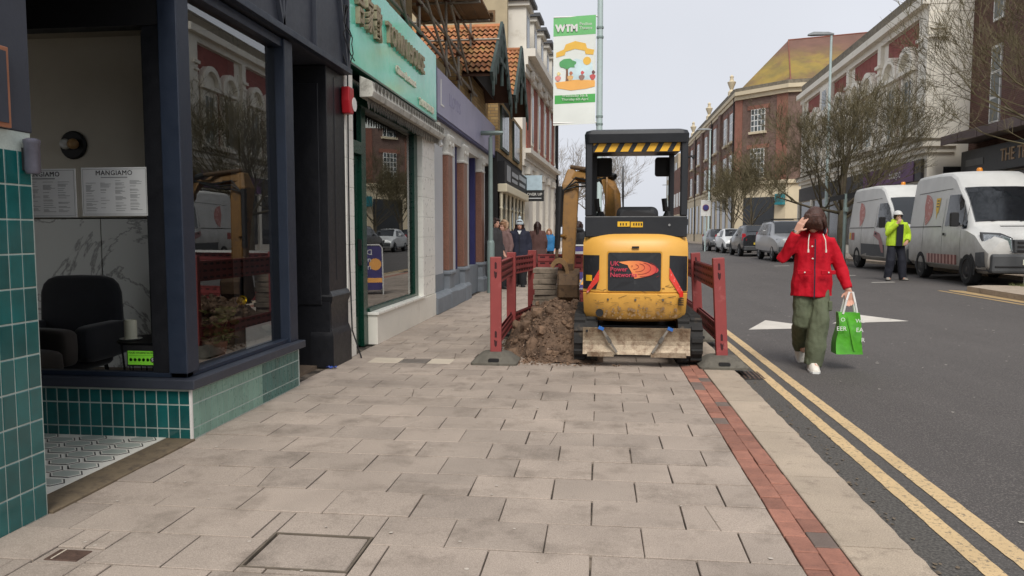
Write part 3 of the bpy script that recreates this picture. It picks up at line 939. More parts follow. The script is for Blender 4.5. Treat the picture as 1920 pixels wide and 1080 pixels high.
B = thing('restaurant_shopfront', 'white tiled takeaway restaurant shopfront under a jade green sign', 'shopfront', (XB, 9.5, 0))
def tiled_strip(ya, yb, x0, x1, z0=0, z1=3.0):
    z = z0
    while z < z1 - .02:
        h = min(.30, z1 - z)
        mb = MB(); mb.box(x0, x1, ya, yb, z + .0015, z + h - .0015); mb.build('tile', M_wtile, B, bevel=.003)
        z += .30
tiled_strip(7.475, 7.72, -2.78, XB)
tiled_strip(10.86, 11.66, -2.78, XB, 0.36)
# stall riser
ya = 8.46
for i in range(3):
    yb = (8.46, 9.5, 10.58, 11.66)[i + 1]
    mb = MB(); mb.box(-2.80, XB + .012, ya + .001, yb - .001, 0.0, .352); mb.build('riser_slab', pm('riser_stone', srgb(236, 232, 220), .4, var=.05, scale=2, col2=srgb(192, 182, 166), c2=(.58, .8), c2scale=2.5), B, bevel=.004)
    ya = yb
mb = MB(); mb.box(-2.83, XB + .03, 8.44, 10.86, .353, .385); mb.build('riser_cap', M_wtile, B, bevel=.004)
# window frame and pane
mb = MB(); mb.box(-2.76, -2.70, 8.30, 8.46, 0.0, 2.95); mb.build('door_post', M_green, B, bevel=.004)
mb = MB(); mb.box(-2.76, -2.68, 10.66, 10.858, .386, 2.75); mb.build('window_post', M_green, B, bevel=.004)
mb = MB(); mb.box(-2.76, -2.68, 8.461, 10.659, .386, .43); mb.build('bottom_rail', M_green, B, bevel=.004)
mb = MB(); mb.box(-2.76, -2.68, 7.72, 10.86, 2.76, 3.0); mb.build('head_rail', M_green, B)
px(-2.72, 8.46, 10.66, .42, 2.77).build('window_pane', M_glass, B, recalc=False)
d = thing('door', 'x', 'x'); bpy.data.objects.remove(d)
mb = MB(); mb.box(-2.80, -2.745, 7.73, 7.80, 0.02, 2.2); mb.box(-2.80, -2.745, 8.22, 8.299, 0.02, 2.2); mb.box(-2.80, -2.745, 7.8, 8.22, .02, .36); mb.box(-2.80, -2.745, 7.8, 8.22, 2.1, 2.2)
door = mb.build('door', M_green, B, bevel=.003)
px(-2.772, 7.8, 8.22, .36, 2.1).build('door_pane', M_glass, door, recalc=False)
mb = MB(); mb.box(-2.74, -2.70, 8.235, 8.26, .95, 1.25); mb.build('door_handle', M_black, door)
mb = MB(); mb.box(-2.744, -2.73, 7.86, 7.96, .15, .19); mb.build('letter_box', M_black, door)
mb = MB(); mb.box(-2.79, -2.69, 7.725, 8.30, 2.21, 2.35); mb.build('transom', M_green, B, bevel=.004)
px(-2.772, 7.73, 8.30, 2.35, 2.76).build('transom_pane', M_glass, B, recalc=False)
# interior
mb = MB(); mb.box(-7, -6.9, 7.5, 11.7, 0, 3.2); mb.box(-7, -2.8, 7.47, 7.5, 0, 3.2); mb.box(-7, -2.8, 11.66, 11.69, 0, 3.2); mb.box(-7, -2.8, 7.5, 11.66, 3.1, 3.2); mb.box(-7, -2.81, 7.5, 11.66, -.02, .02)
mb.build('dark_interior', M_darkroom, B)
# sign board
mb = MB(); mb.box(-2.9, XB + .03, 7.49, 9.05, 3.10, 4.12); mb.build('sign_board', M_jade, B)
mb = MB(); mb.box(-2.9, XB + .029, 9.056, 11.70, 3.10, 4.115); mb.build('sign_board', M_jade, B)
mb = MB(); mb.box(-2.9, XB + .026, 7.40, 7.488, 3.10, 4.12); mb.build('sign_end', M_tealp, B)
mb = MB(); mb.box(-2.9, XB + .032, 7.41, 11.70, 3.075, 3.099); mb.build('sign_lip', MATS['bottle_green_paint'], B)
XS = XB + .03
for i, ch in enumerate('合家歡'):
    ptext('sign_character', ch, (XS + .025, 7.84 + i * .32, 3.69), (0, 1, 0), (0, 0, 1), .40, M_bone, B, .05, bold=.006, sx=.62)
ptext('sign_letters', 'TOWN HOUSE', (XS + .02, 9.82, 3.73), (0, 1, 0), (0, 0, 1), .33, M_bone, B, .04, bold=.008, sx=.86)
ptext('sign_letters', 'Chinese Restaurant', (XS + .012, 9.80, 3.39), (0, 1, 0), (0, 0, 1), .135, M_cream, B, .02, bold=.004, sx=.95)
ptext('sign_letters', 'T: 01903 208 308', (XS + .012, 10.97, 3.20), (0, 1, 0), (0, 0, 1), .135, M_cream, B, .02, bold=.004, sx=.95)
# retractable awning box with scalloped valance
mb = MB(); mb.prism([(-2.60, 7.95, 2.80), (-2.46, 7.95, 2.80), (-2.44, 7.95, 2.86), (-2.46, 7.95, 2.97), (-2.60, 7.95, 3.03)], (0, 3.72, 0)); mb.build('awning_box', M_awn, B, bevel=.006)
mb = MB()
n = 26
for q in range(n):
    y0_ = 7.98 + q * 3.66 / n; w = 3.66 / n
    mb.add([(-2.437, y0_, 2.965), (-2.437, y0_ + w, 2.965), (-2.434, y0_ + w * .5, 2.87)], [(0, 1, 2)])
    mb.add([(-2.439, y0_, 2.965), (-2.439, y0_ + w, 2.965), (-2.436, y0_ + w * .5, 2.87)], [(2, 1, 0)])
mb.build('valance', pm('dark_valance', srgb(96, 92, 84), .9, var=.3, scale=9), B)
mb = MB()
rv = random.Random(2)
for q in range(34):
    y0_ = 7.95 + q * 3.66 / 34; w = 3.66 / 34
    mb.add([(-2.52, y0_, 2.81), (-2.52, y0_ + w, 2.81), (-2.515, y0_ + w * .9, 2.73 - rv.uniform(0, .03)), (-2.515, y0_ + w * .5, 2.69 - rv.uniform(0, .03)), (-2.515, y0_ + w * .1, 2.74)], [(0, 1, 2, 3, 4)])
mb.build('torn_fringe', MATS['dark_valance'], B)
mb = MB(); mb.box(-2.70, -2.50, 11.60, 11.68, 2.74, 3.06); mb.build('awning_end', M_awn, B, bevel=.01)
mb = MB(); mb.lathe([(.001, 11.59), (.035, 11.59), (.035, 11.70), (.001, 11.70)], (-2.50, 0, 2.72), 'y', 10); mb.build('awning_roller', M_white, B)
# party strip with tangled cables above the pilaster, upper wall
mb = MB(); mb.box(-2.9, -2.62, 7.30, 7.40, 2.93, 5.4); mb.build('party_strip', M_white, B)
mb = MB()
rc = random.Random(9)
for q in range(9):
    p = Vector((-2.57 + rc.uniform(0, .05), 7.33 + rc.uniform(0, .1), 3.6)); path = []
    for k_ in range(9):
        path.append(p.copy()); p += Vector((rc.uniform(-.03, .03), rc.uniform(-.05, .05), -rc.uniform(.05, .1)))
    mb.tube(path, .006, 5)
mb.tube([(-2.575, 7.50, 3.0), (-2.58, 7.49, 2.0), (-2.585, 7.50, 1.0), (-2.57, 7.5, .3), (-2.48, 7.52, .0)], .008, 6)
mb.build('cables', M_black, B)
mb = MB(); mb.box(-9, -2.95, 7.47, 11.7, 3.2, 7.5); mb.build('upper_wall', pm('buff_brick_wall', srgb(150, 132, 98), .9, var=.2), B)
t = thing('alarm_box', 'red and white alarm box on the white tiled strip', 'alarm box', (-2.55, 7.58, 2.5))
mb = MB()
pr = [(-.14, .19), (.14, .19), (.15, 0.0), (.11, -.17), (-.11, -.17), (-.15, 0)]
mb.prism([(-2.60, 7.43 + a * .50, 2.66 + b * .74) for a, b in pr], (.09, 0, 0)); mb.build('case', pm('alarm_red', srgb(168, 26, 36), .4, var=.1), t, bevel=.012)
mb = MB(); mb.lathe([(.001, 0), (.07, 0), (.07, .004), (.001, .004)], (-2.509, 7.50, 2.64), 'x', 18); mb.build('badge', M_white, t)

# ---------------- C: closed bank with lilac sign --------------------------------------------
XC = -2.60
M_lilac = pm('faded_lilac_sign', srgb(156, 154, 178), .5, var=.06, scale=1.2, col2=srgb(136, 134, 162), c2=(.5, .8), c2scale=1.5)
M_indigo = pm('indigo_paint', srgb(44, 44, 92), .5)
M_granite = pm('pink_granite', srgb(134, 96, 80), .35, var=.1, scale=4, fine=.3, fscale=90)
M_stonew = pm('painted_stone_white', srgb(206, 204, 196), .7, var=.08, scale=4, col2=srgb(176, 172, 162), c2=(.55, .8))
M_greyp = pm('grey_plinth_paint', srgb(122, 128, 134), .7, var=.12, scale=4, col2=srgb(176, 178, 178), c2=(.66, .78), c2scale=7)
M_panel = pm('pale_blank_panel', srgb(186, 188, 190), .6, var=.04)
C_ = thing('bank_shopfront', 'closed shopfront with faded lilac sign and pink granite pilasters', 'shopfront', (XC, 15, 0))
mb = MB(); mb.box(-2.9, XC + .03, 11.78, 18.45, 3.24, 3.95); mb.build('sign_board', M_lilac, C_)
mb = MB(); mb.box(-2.9, XC + .028, 11.71, 11.779, 3.24, 3.97); mb.build('sign_end', M_indigo, C_)
mb = MB(); mb.box(-2.9, XC + .02, 11.71, 18.45, 3.19, 3.239); mb.build('sign_underside', M_indigo, C_)
# ghost marks left where a bracket and lettering were taken off
mb = MB(); mb.box(XC + .03, XC + .036, 12.02, 12.07, 3.40, 3.82); mb.box(XC + .03, XC + .0355, 12.07, 12.28, 3.40, 3.43); mb.build('ghost_bracket', M_white, C_)
ptext('ghost_letters', 'LLOYDS', (XC + .031, 13.25, 3.60), (0, 1, 0), (0, 0, 1), .30, pm('ghost_lilac', srgb(140, 138, 166), .6), C_, .004)
mb = MB(); mb.box(-3.0, -2.66, 11.7, 18.4, 2.98, 3.19); mb.build('soffit_beam', M_stonew, C_)
mb = MB(); mb.box(-3.05, -2.98, 11.7, 18.4, .62, 2.98); mb.build('blank_panel', M_panel, C_)
mb = MB(); mb.box(-3.05, -2.70, 11.68, 18.3, 0.0, .62); mb.build('plinth_wall', M_greyp, C_)
mb = MB(); mb.prism([(-2.70, 11.68, 0), (-2.56, 11.68, 0), (-2.56, 11.68, .26), (-2.62, 11.68, .31), (-2.70, 11.68, .33)], (0, 2.6, 0)); mb.build('plinth_step', M_greyp, C_, bevel=.01)
mb = MB(); mb.box(-2.80, -2.70, 11.72, 11.98, .30, 2.98); mb.build('window_post', M_indigo, C_)
mb = MB(); mb.box(-2.85, -2.70, 11.99, 12.75, .62, 2.98); mb.build('pale_reveal', M_panel, C_)
for yc in (13.05, 14.55, 16.75):
    w = .20
    mb = MB(); mb.box(-2.84, -2.62, yc - w, yc + w, .66, 2.70); mb.build('granite_shaft', M_granite, C_, bevel=.012)
    mb = MB()
    def r4(e, z): return [(-2.90, yc - w - e, z), (-2.62 + e, yc - w - e, z), (-2.62 + e, yc + w + e, z), (-2.90, yc + w + e, z)]
    mb.rings([r4(.005, 2.68), r4(.02, 2.69), r4(.02, 2.72), r4(.0, 2.74), r4(.005, 2.82), r4(.025, 2.92), r4(.04, 2.97), r4(.04, 3.01), r4(.01, 3.05)]); mb.build('capital', M_stonew, C_, smooth=35)
    for s in (-1, 1):
        mb = MB(); mb.lathe([(.001, 0), (.035, .005), (.045, .02), (.035, .035), (.001, .04)], (-2.615, yc + s * .13, 2.88), 'x', 12); mb.build('volute', M_stonew, C_, smooth=40)
    mb = MB(); mb.rings([r4(.07, 0), r4(.07, .28), r4(.02, .34), r4(.02, .56), r4(.05, .60), r4(.05, .63), r4(.01, .66)]); mb.build('pedestal', M_greyp, C_, smooth=30)
    mb = MB(); mb.box(-2.85, -2.70, yc + w + .06, yc + w + .62, .62, 2.98); mb.build('pale_reveal', M_panel, C_)
    mb = MB(); mb.box(-2.86, -2.74, yc - w - .20, yc - w - .08, .62, 2.98); mb.build('mullion', M_indigo, C_)
mb = MB(); mb.box(-9, -2.95, 11.7, 18.4, 3.3, 4.5); mb.build('upper_wall', MATS['buff_brick_wall'], C_)

# lamp column clamped at the end of C
t = thing('street_light', 'short grey green lamp column beside the lilac sign', 'street light', (-2.2, 16.2, 0))
M_galv = pm('grey_green_column', srgb(134, 150, 146), .5, metal=.2, var=.1)
mb = MB(); mb.lathe([(.001, 0), (.085, 0), (.085, 1.1), (.075, 1.14), (.055, 1.16), (.045, 3.4), (.001, 3.42)], (-2.36, 16.2, 0), n=14); mb.build('column', M_galv, t, smooth=40)
mb = MB(); mb.tube([(-2.36, 16.2, 3.40), (-2.34, 16.2, 3.47), (-2.1, 16.2, 3.5)], .03, 8); mb.build('arm', M_galv, t)
mb = MB(); mb.rings([[(-2.62, 16.2 + .07 * math.cos(a), 3.5 + .05 * math.sin(a)) for a in [6.28 * q / 10 for q in range(10)]], [(-2.2, 16.2 + .075 * math.cos(a), 3.5 + .05 * math.sin(a)) for a in [6.28 * q / 10 for q in range(10)]], [(-2.08, 16.2 + .04 * math.cos(a), 3.5 + .035 * math.sin(a)) for a in [6.28 * q / 10 for q in range(10)]]]); mb.build('lantern', M_galv, t, smooth=40)

# ---------------- D: gabled yellow brick shop ------------------------------------------------
XD = -2.50
M_ybrick = brick_mat('yellow_brick', srgb(176, 148, 98), srgb(150, 122, 80), srgb(120, 106, 84), 'xy', dirt=srgb(96, 82, 60))
M_barge = pm('dark_green_barge', srgb(52, 66, 62), .7, var=.2, scale=6)
M_roof = pm('orange_pantile', srgb(166, 108, 72), .85, var=.2, scale=5, rnd=.28, col2=srgb(150, 124, 74), c2=(.46, .68), c2scale=4)
M_rooft = pm('roof_felt', srgb(70, 48, 36), .9)
D = thing('gabled_shop', 'yellow brick shop with two orange tiled gables and dark green bargeboards', 'shop', (XD, 20, 0))
mb = MB(); mb.box(-8, XD, 18.46, 24.4, 3.35, 4.7); mb.box(-8, -2.75, 14.4, 18.46, 3.96, 4.7); mb.build('wall', M_ybrick, D)
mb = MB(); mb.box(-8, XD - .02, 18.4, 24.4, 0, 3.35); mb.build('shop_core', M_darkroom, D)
# shop windows of the cream front
M_creamp = pm('cream_paint', srgb(224, 214, 186), .5, var=.05)
mb = MB(); mb.box(XD - .02, XD + .22, 18.5, 24.4, 2.35, 2.56); mb.build('cornice', M_creamp, D, bevel=.02)
mb = MB(); mb.box(XD - .02, XD + .16, 18.5, 24.4, 2.57, 3.12); mb.build('sign_board', M_black, D)
for q, (a, w_, z_, h_) in enumerate(((19.0, .10, 2.66, .40), (19.2, .10, 2.66, .40), (19.4, .10, 2.66, .40), (19.62, .10, 2.66, .40), (20.1, 1.5, 2.86, .12), (20.1, 1.3, 2.70, .09), (21.9, 2.0, 2.90, .14), (22.0, 1.6, 2.72, .09))):
    MB().box(XD + .16, XD + .168, a, a + w_, z_, z_ + h_).build('worn_lettering', pm('silver_letter', srgb(160, 164, 168), .4), D)
mb = MB(); mb.box(XD - .02, XD + .10, 18.5, 24.4, 0, .55); mb.build('stall_riser', M_creamp, D)
px(XD + .025, 18.5, 24.4, .55, 2.35).build('shop_pane', M_glass, D, recalc=False)
for i in range(7):
    y = 18.6 + i * .93
    mb = MB(); mb.lathe([(.05, .55), (.05, .75), (.03, .8), (.03, 1.9), (.05, 1.95), (.03, 2.0), (.05, 2.35)], (XD + .06, y, 0), n=10); mb.build('mullion', M_creamp, D, smooth=40)
# upper windows under each gable
for yc in (19.6, 22.3):
    mb = MB(); mb.box(XD - .01, XD + .05, yc - .75, yc + .75, 3.45, 4.55); w_ = mb.build('window', pm('dark_green_frame', srgb(58, 70, 62), .6), D)
    for q in range(3):
        mb = MB(); mb.box(XD + .05, XD + .056, yc - .68 + q * .47, yc - .26 + q * .47, 3.52, 4.5); mb.build('pane', pm('dim_pane', srgb(60, 66, 64), .15), w_)
pan = MB()
def pfn(u, v):
    a = u * 4 * math.pi
    return ((u - .5) * .24, (v - .5) * .36, .022 * math.sin(a) + .04 * (1 - v))
pan.grid(pfn, 12, 1); pan.v = pan.v[:]
pan_me = pan.mesh('roof_tile', M_roof, smooth=True, recalc=False)
def gable(yc, half, ze, za, x0, x1, ncol, nrow):
    for s in (-1, 1):
        p0 = Vector((x0, yc + s * half, ze)); p1 = Vector((x1, yc + s * half, ze)); p2 = Vector((x1, yc, za)); p3 = Vector((x0, yc, za))
        mb = MB(); mb.prism([p0, p1, p2, p3], (0, 0, -.05)); mb.build('roof_deck', M_rooft, D)
        if s == -1:
            up = (p2 - p1); L = up.length; up.normalize(); xd = Vector((1, 0, 0)) ; nrm = xd.cross(up)
            for r_ in range(nrow):
                for c_ in range(ncol):
                    c = p1 + up * (L * (r_ + .5) / nrow) - xd * ((c_ + .5) * .23) + nrm * .03
                    o = link('roof_tile', pan_me, D)
                    Mx = frame(c, xd, up)
                    o.matrix_basis = Mx
                    o.scale = (1, L / nrow / .32, 1)
        # bargeboard along the gable front with hanging points
        a = Vector((x1 + .03, yc + s * (half + .08), ze - .10)); b = Vector((x1 + .03, yc, za + .02))
        mb = MB(); mb.beam(a, b, .06, .26, up=(0, 0, 1)); mb.build('bargeboard', M_barge, D)
        for q in range(5):
            c = a.lerp(b, .06 + q * .2)
            mb = MB(); mb.prism([c + Vector((0, -.06, -.06)), c + Vector((0, .06, -.06)), c + Vector((0, .045, -.30)), c + Vector((0, 0, -.42)), c + Vector((0, -.045, -.30))], (.04, 0, 0)); mb.build('barge_drop', M_barge, D)
    mb = MB(); mb.beam((x1 + .02, yc - half * .55, ze + (za - ze) * .42), (x1 + .02, yc + half * .55, ze + (za - ze) * .42), .06, .1); mb.build('collar_tie', M_barge, D)
    mb = MB(); mb.cyl((x1 + .02, yc, za), (x1 + .02, yc, ze + .05), .04, n=8); mb.build('king_post', M_barge, D)
    mb = MB(); mb.cyl((x0, yc, za + .03), (x1 + .05, yc, za + .03), .07, n=8); mb.build('ridge', M_roof, D)
    mb = MB(); mb.prism([(XD - .02, yc - half * .92, ze), (XD - .02, yc + half * .92, ze), (XD - .02, yc, za - .1)], (.01, 0, 0)); mb.build('gable_wall', M_darkroom, D)
gable(16.45, 1.55, 4.50, 5.80, -5.2, -2.16, 13, 10)
gable(20.0, 1.55, 4.70, 6.15, -5.2, -2.10, 13, 10)
# hanging sign
t = thing('hanging_sign', 'dark projecting COVER UP sign under a pale blue blank board', 'sign', (-2.2, 24.3, 2.2))
mb = MB(); mb.box(-2.48, -1.78, 24.28, 24.34, 2.36, 2.70); mb.build('board', M_black, t)
mb = MB(); mb.box(-2.46, -1.84, 24.27, 24.35, 2.72, 3.20); mb.build('blank_board', pm('pale_blue_board', srgb(176, 196, 206), .6), t)
ptext('lettering', 'COVER UP', (-2.13, 24.275, 2.58), (1, 0, 0), (0, 0, 1), .125, M_white, t, .006)
mb = MB(); mb.box(-2.42, -1.86, 24.276, 24.28, 2.44, 2.47); mb.build('small_print', M_panel, t)
mb = MB(); mb.box(-2.6, -1.76, 24.29, 24.33, 2.70, 2.72); mb.build('bracket', M_black, t)

# ---------------- E: white and red brick corner terrace with dormers ------------------------
M_redb = brick_mat('red_brick_left', srgb(150, 74, 56), srgb(132, 62, 48), srgb(150, 120, 104), 'xy')
M_stucco = pm('white_stucco', srgb(214, 209, 198), .8, var=.07, scale=1.5, col2=srgb(176, 168, 152), c2=(.55, .8), c2scale=2)
E_ = thing('terrace_building', 'white stucco and red brick building with a row of dormers', 'building', (-2.5, 29, 0))
def ex(y): return -2.50 + (y - 24.4) * .05
def ebox(name, ya, yb, za, zb, o0, o1, mat, parent=E_):
    mb = MB(); mb.prism([(ex(ya) + o0, ya, za), (ex(ya) + o1, ya, za), (ex(yb) + o1, yb, za), (ex(yb) + o0, yb, za)], (0, 0, zb - za))
    return mb.build(name, mat, parent)
YE = 34.0
ebox('ground_floor_wall', 24.42, YE, 0, 3.55, -6, 0, M_stucco)
ebox('upper_wall', 24.42, YE, 4.1, 7.2, -6, 0, M_stucco)
for (za, zb, o) in ((3.55, 3.75, .06), (3.75, 3.95, .10), (3.95, 4.1, .28), (6.55, 6.8, .10), (6.8, 7.05, .18), (7.05, 7.3, .42)):
    ebox('cornice', 24.42, YE + .1, za, zb, -6, o, M_stucco)
for i in range(5):
    ya = 25.2 + i * 1.85
    ebox('brick_panel', ya, ya + .95, 4.2, 6.5, -.01, .03, M_redb)
    w = ebox('window', ya + 1.05, ya + 1.6, 4.4, 6.2, -.02, .05, M_stucco)
    ebox('pane', ya + 1.12, ya + 1.53, 4.5, 6.1, .05, .055, MATS['dim_pane'], w)
    mb = MB(); mb.lathe([(.001, 0), (.16, .02), (.2, .1), (.16, .2), (.001, .22)], (ex(ya) + .05, ya + .45, 6.65), 'x', 14); mb.build('scroll', M_stucco, E_, smooth=40)
for i in range(5):
    ya = 25.0 + i * 1.9
    ebox('pilaster', ya, ya + .45, 0, 3.3, 0, .12, M_stucco)
    ebox('capital', ya - .06, ya + .51, 3.3, 3.54, 0, .18, M_stucco)
    dm = ebox('dormer', ya + .1, ya + .95, 7.3, 8.85, -1.2, .02, M_stucco)
    ebox('dormer_cap', ya - .0, ya + 1.05, 8.85, 9.0, -1.3, .14, M_stucco, dm)
    ebox('dormer_lead', ya - .1, ya + 1.15, 9.0, 9.12, -1.4, .26, pm('lead_grey', srgb(74, 76, 80), .6), dm)
    ebox('dormer_pane', ya + .25, ya + .8, 7.5, 8.6, .02, .03, MATS['dim_pane'], dm)
mb = MB(); mb.box(-8, -3.0, 24.40, 24.7, 4.6, 9.1); mb.build('party_wall', pm('buff_render', srgb(172, 158, 130), .9, var=.1), E_)
mb = MB(); mb.prism([(-8, 24.5, 7.2), (-8, YE, 7.2), (-3.2, YE, 7.25), (-3.2, 24.5, 7.25)], (0, 0, .8)); mb.build('roof', pm('slate_roof', srgb(92, 90, 92), .8), E_)
mb = MB(); mb.cyl((ex(YE) + .12, YE + .02, 0), (ex(YE) + .12, YE + .02, 7.2), .06, n=8); mb.build('downpipe', M_black, E_)

# ---------------- scaffold in front of C's upper floor ---------------------------------------
M_steel = pm('scaffold_tube', srgb(134, 128, 118), .5, metal=.35, var=.25, scale=5, col2=srgb(104, 84, 66), c2=(.6, .75))
M_board = pm('scaffold_board', srgb(116, 92, 66), .85, var=.25, scale=3, rnd=.15)
S = thing('scaffold', 'steel tube scaffold with timber decks above the lilac sign', 'scaffold', (-2.6, 12.5, 3.9))
yst = (8.2, 9.3, 10.26, 11.14, 13.14, 14.29, 15.67)
def pole(a, b, r_=.0242):
    mb = MB(); mb.cyl(a, b, r_, n=8); mb.build('tube', M_steel, S)
for i, y in enumerate(yst):
    pole((-2.70, y, 4.0), (-2.70, y, 8.0))
    if i % 2: pole((-3.5, y, 4.0), (-3.5, y, 8.0))
    pole((-3.6, y + .06, 5.38), (-2.1, y + .06, 5.38))
for z in (4.30, 4.75, 5.42):
    pole((-2.66, 7.8, z), (-2.66, 16.2, z))
pole((-3.46, 7.8, 4.75), (-3.46, 16.2, 4.75)); pole((-3.46, 7.8, 5.42), (-3.46, 16.2, 5.42))
for a, b in (((10.3, 5.3), (13.1, 4.1)), ((11.2, 5.4), (14.2, 4.15)), ((13.2, 5.35), (15.6, 4.2)), ((8.3, 5.3), (10.2, 4.2))):
    pole((-2.63, a[0], a[1]), (-2.63, b[0], b[1]))
for y in yst:
    for z in (4.30, 4.75, 5.42):
        mb = MB(); mb.box(-2.74, -2.64, y - .035, y + .035, z - .04, z + .04); mb.build('coupler', pm('rusty_coupler', srgb(84, 56, 42), .8), S)
for q in range(6):
    mb = MB(); mb.box(-3.5 + q * .235, -3.5 + q * .235 + .225, 7.6, 14.5, 5.46, 5.498); mb.build('board', M_board, S)
mb = MB(); mb.box(-3.5, -2.02, 14.52, 14.56, 5.40, 5.62); mb.build('toe_board', M_board, S)
mb = MB(); mb.box(-2.72, -2.05, 14.3, 14.5, 5.50, 5.535); mb.build('board', M_board, S)
mb = MB(); mb.box(-3.5, -2.6, 14.7, 14.72, 5.75, 6.6); mb.build('pink_sheet', pm('pinkish_sheet', srgb(200, 150, 168), .7), S)
# ------------------------------------------------------------------ right side of the street
M_wstone = pm('weathered_white_stucco', srgb(232, 226, 212), .8, var=.06, scale=.9, col2=srgb(176, 166, 146), c2=(.6, .84), c2scale=1.6, fine=.04)
M_redp = pm('dull_red_render', srgb(142, 78, 70), .85, var=.12, scale=1.5, col2=srgb(112, 52, 48), c2=(.5, .8))
M_leadw = pm('mossy_coping', srgb(120, 112, 98), .9, var=.25, scale=3, col2=srgb(84, 82, 66), c2=(.5, .7))
M_pane = pm('upper_pane', srgb(96, 104, 106), .12, var=.2, scale=1.5)
M_panel2 = pm('net_curtain_pane', srgb(150, 158, 154), .2, var=.15, scale=2)
def fx(y): return 13.0 + (y - 31.5) * .035
F = thing('white_building', 'white stucco building with red panels and arched window hoods', 'building', (13, 42, .25))
def fbox(name, ya, yb, za, zb, o0, o1, mat, parent=None, bevel=0.0):
    """box on the facade: o = metres proud of the wall towards the street"""
    mb = MB(); mb.prism([(fx(ya) - o1, ya, za), (fx(ya) - o0, ya, za), (fx(yb) - o0, yb, za), (fx(yb) - o1, yb, za)], (0, 0, zb - za))
    return mb.build(name, mat, parent or F, bevel=bevel)
YF0, YF1 = 31.5, 53.0
fbox('wall', YF0, YF1, .2, 10.3, -9, 0, M_wstone)
fbox('cornice', YF0 - .25, YF1 + .2, 4.75, 5.0, -1, .28, M_wstone)
fbox('cornice', YF0 - .12, YF1 + .1, 4.52, 4.75, -1, .14, M_wstone)
fbox('cornice_top', YF0 - .3, YF1 + .2, 5.0, 5.06, -1, .34, M_leadw)
fbox('entablature', YF0 - .02, YF1 + .1, 10.0, 10.3, -9, .16, M_wstone)
fbox('entablature', YF0 - .04, YF1 + .2, 10.3, 10.62, -9, .42, M_wstone)
fbox('parapet', YF0, YF1, 10.62, 11.25, -9, .12, M_leadw)
fbox('shop_fascia', YF0 + .3, YF1, 3.45, 4.3, 0, .12, pm('black_fascia', srgb(40, 38, 40), .5))
fbox('purple_fascia', YF0 + 1.0, YF0 + 7.5, 3.46, 4.28, .12, .15, pm('purple_fascia', srgb(92, 44, 96), .5))
ptext('shop_letters', 'Scope', (fx(34.5) - .16, 34.6, 3.88), (0, -1, 0), (0, 0, 1), .55, M_white, F, .02)
for q in range(6):
    ya = YF0 + .5 + q * 3.55
    fbox('shop_window', ya, ya + 3.2, .7, 3.35, .0, .03, pm('dark_shop_window', srgb(40, 42, 44), .1))
    fbox('shop_pier', ya + 3.2, ya + 3.52, .2, 3.44, .0, .14, M_wstone)
bays = [YF0 + .95 + i * 5.02 for i in range(4)]
for bi, yb0 in enumerate(bays):
    # red panel between the piers, high above the two windows
    fbox('red_panel', yb0 + .05, yb0 + 3.95, 5.3, 9.95, .0, .02, M_redp)
    for yy in (yb0 - .42,) + ((yb0 + 4.6,) if bi == 3 else ()):
        p_ = fbox('pier', yy, yy + .42, 5.06, 10.0, 0, .16, M_wstone)
        fbox('pier_cap', yy - .08, yy + .5, 9.0, 9.14, 0, .26, M_wstone, p_); fbox('pier_cap', yy - .04, yy + .46, 8.7, 8.8, 0, .22, M_wstone, p_)
        fbox('pier_cap', yy - .03, yy + .45, 8.2, 8.26, 0, .2, M_wstone, p_)
    for wi in range(2):
        yc = yb0 + 1.02 + wi * 1.96
        w = fbox('window', yc - .78, yc + .78, 5.25, 8.15, .0, .12, M_wstone)
        fbox('window_pane', yc - .44, yc + .44, 5.55, 6.62, .05, .122, M_panel2, w)
        fbox('window_pane', yc - .44, yc + .44, 6.70, 7.72, .05, .122, M_pane, w)
        fbox('glazing_bar', yc - .025, yc + .025, 5.55, 7.72, .12, .14, M_wstone, w)
        for s in (-1, 1):
            fbox('jamb', yc + s * .58 - .13, yc + s * .58 + .13, 5.4, 7.9, .12, .20, M_wstone, w)
        fbox('sill', yc - .85, yc + .85, 5.28, 5.45, .0, .36, M_wstone, w)
        fbox('hood_ledge', yc - .85, yc + .85, 8.0, 8.16, .0, .34, M_wstone, w)
        # segmental hood over the window
        mb = MB(); n = 10; out, inn = [], []
        for q in range(n + 1):
            a = math.pi * q / n
            out.append((yc - .84 * math.cos(a), 8.16 + .95 * math.sin(a))); inn.append((yc - .62 * math.cos(a), 8.16 + .70 * math.sin(a)))
        X1 = fx(yc)
        for q in range(n):
            mb.prism([(X1 - .34, *out[q]), (X1 - .34, *out[q + 1]), (X1 - .34, *inn[q + 1]), (X1 - .34, *inn[q])], (.34, 0, 0))
        mb.build('hood', M_wstone, F)
        mb = MB(); mb.prism([(X1 - .12, y_, z_) for y_, z_ in inn], (.12, 0, 0)); mb.build('tympanum', M_wstone, F)
# quoin pier at the near corner, end pier
fbox('corner_pier', YF0 - .02, YF0 + .55, 5.06, 10.0, -.2, .18, M_wstone)
mb = MB(); mb.box(12.85, 13.6, YF0 - .14, YF0 - .005, 9.0, 9.12); mb.box(12.9, 13.55, YF0 - .10, YF0 - .004, 9.35, 9.42); mb.box(12.95, 13.5, YF0 - .06, YF0 - .003, 9.43, 9.95); mb.build('corner_cap', M_wstone, F)
mb = MB(); mb.box(13.6, 14.4, YF0 - .05, YF0 - .02, 3.6, 3.95); mb.build('vent', M_black, F)
# ornate bay near the far end
fbox('ornate_bay', 45.3, 47.2, 8.4, 10.0, 0, .35, M_wstone); fbox('ornate_bay_base', 45.1, 47.4, 8.1, 8.4, 0, .5, M_wstone); fbox('ornate_window', 45.8, 46.7, 8.6, 9.7, .35, .36, M_pane)

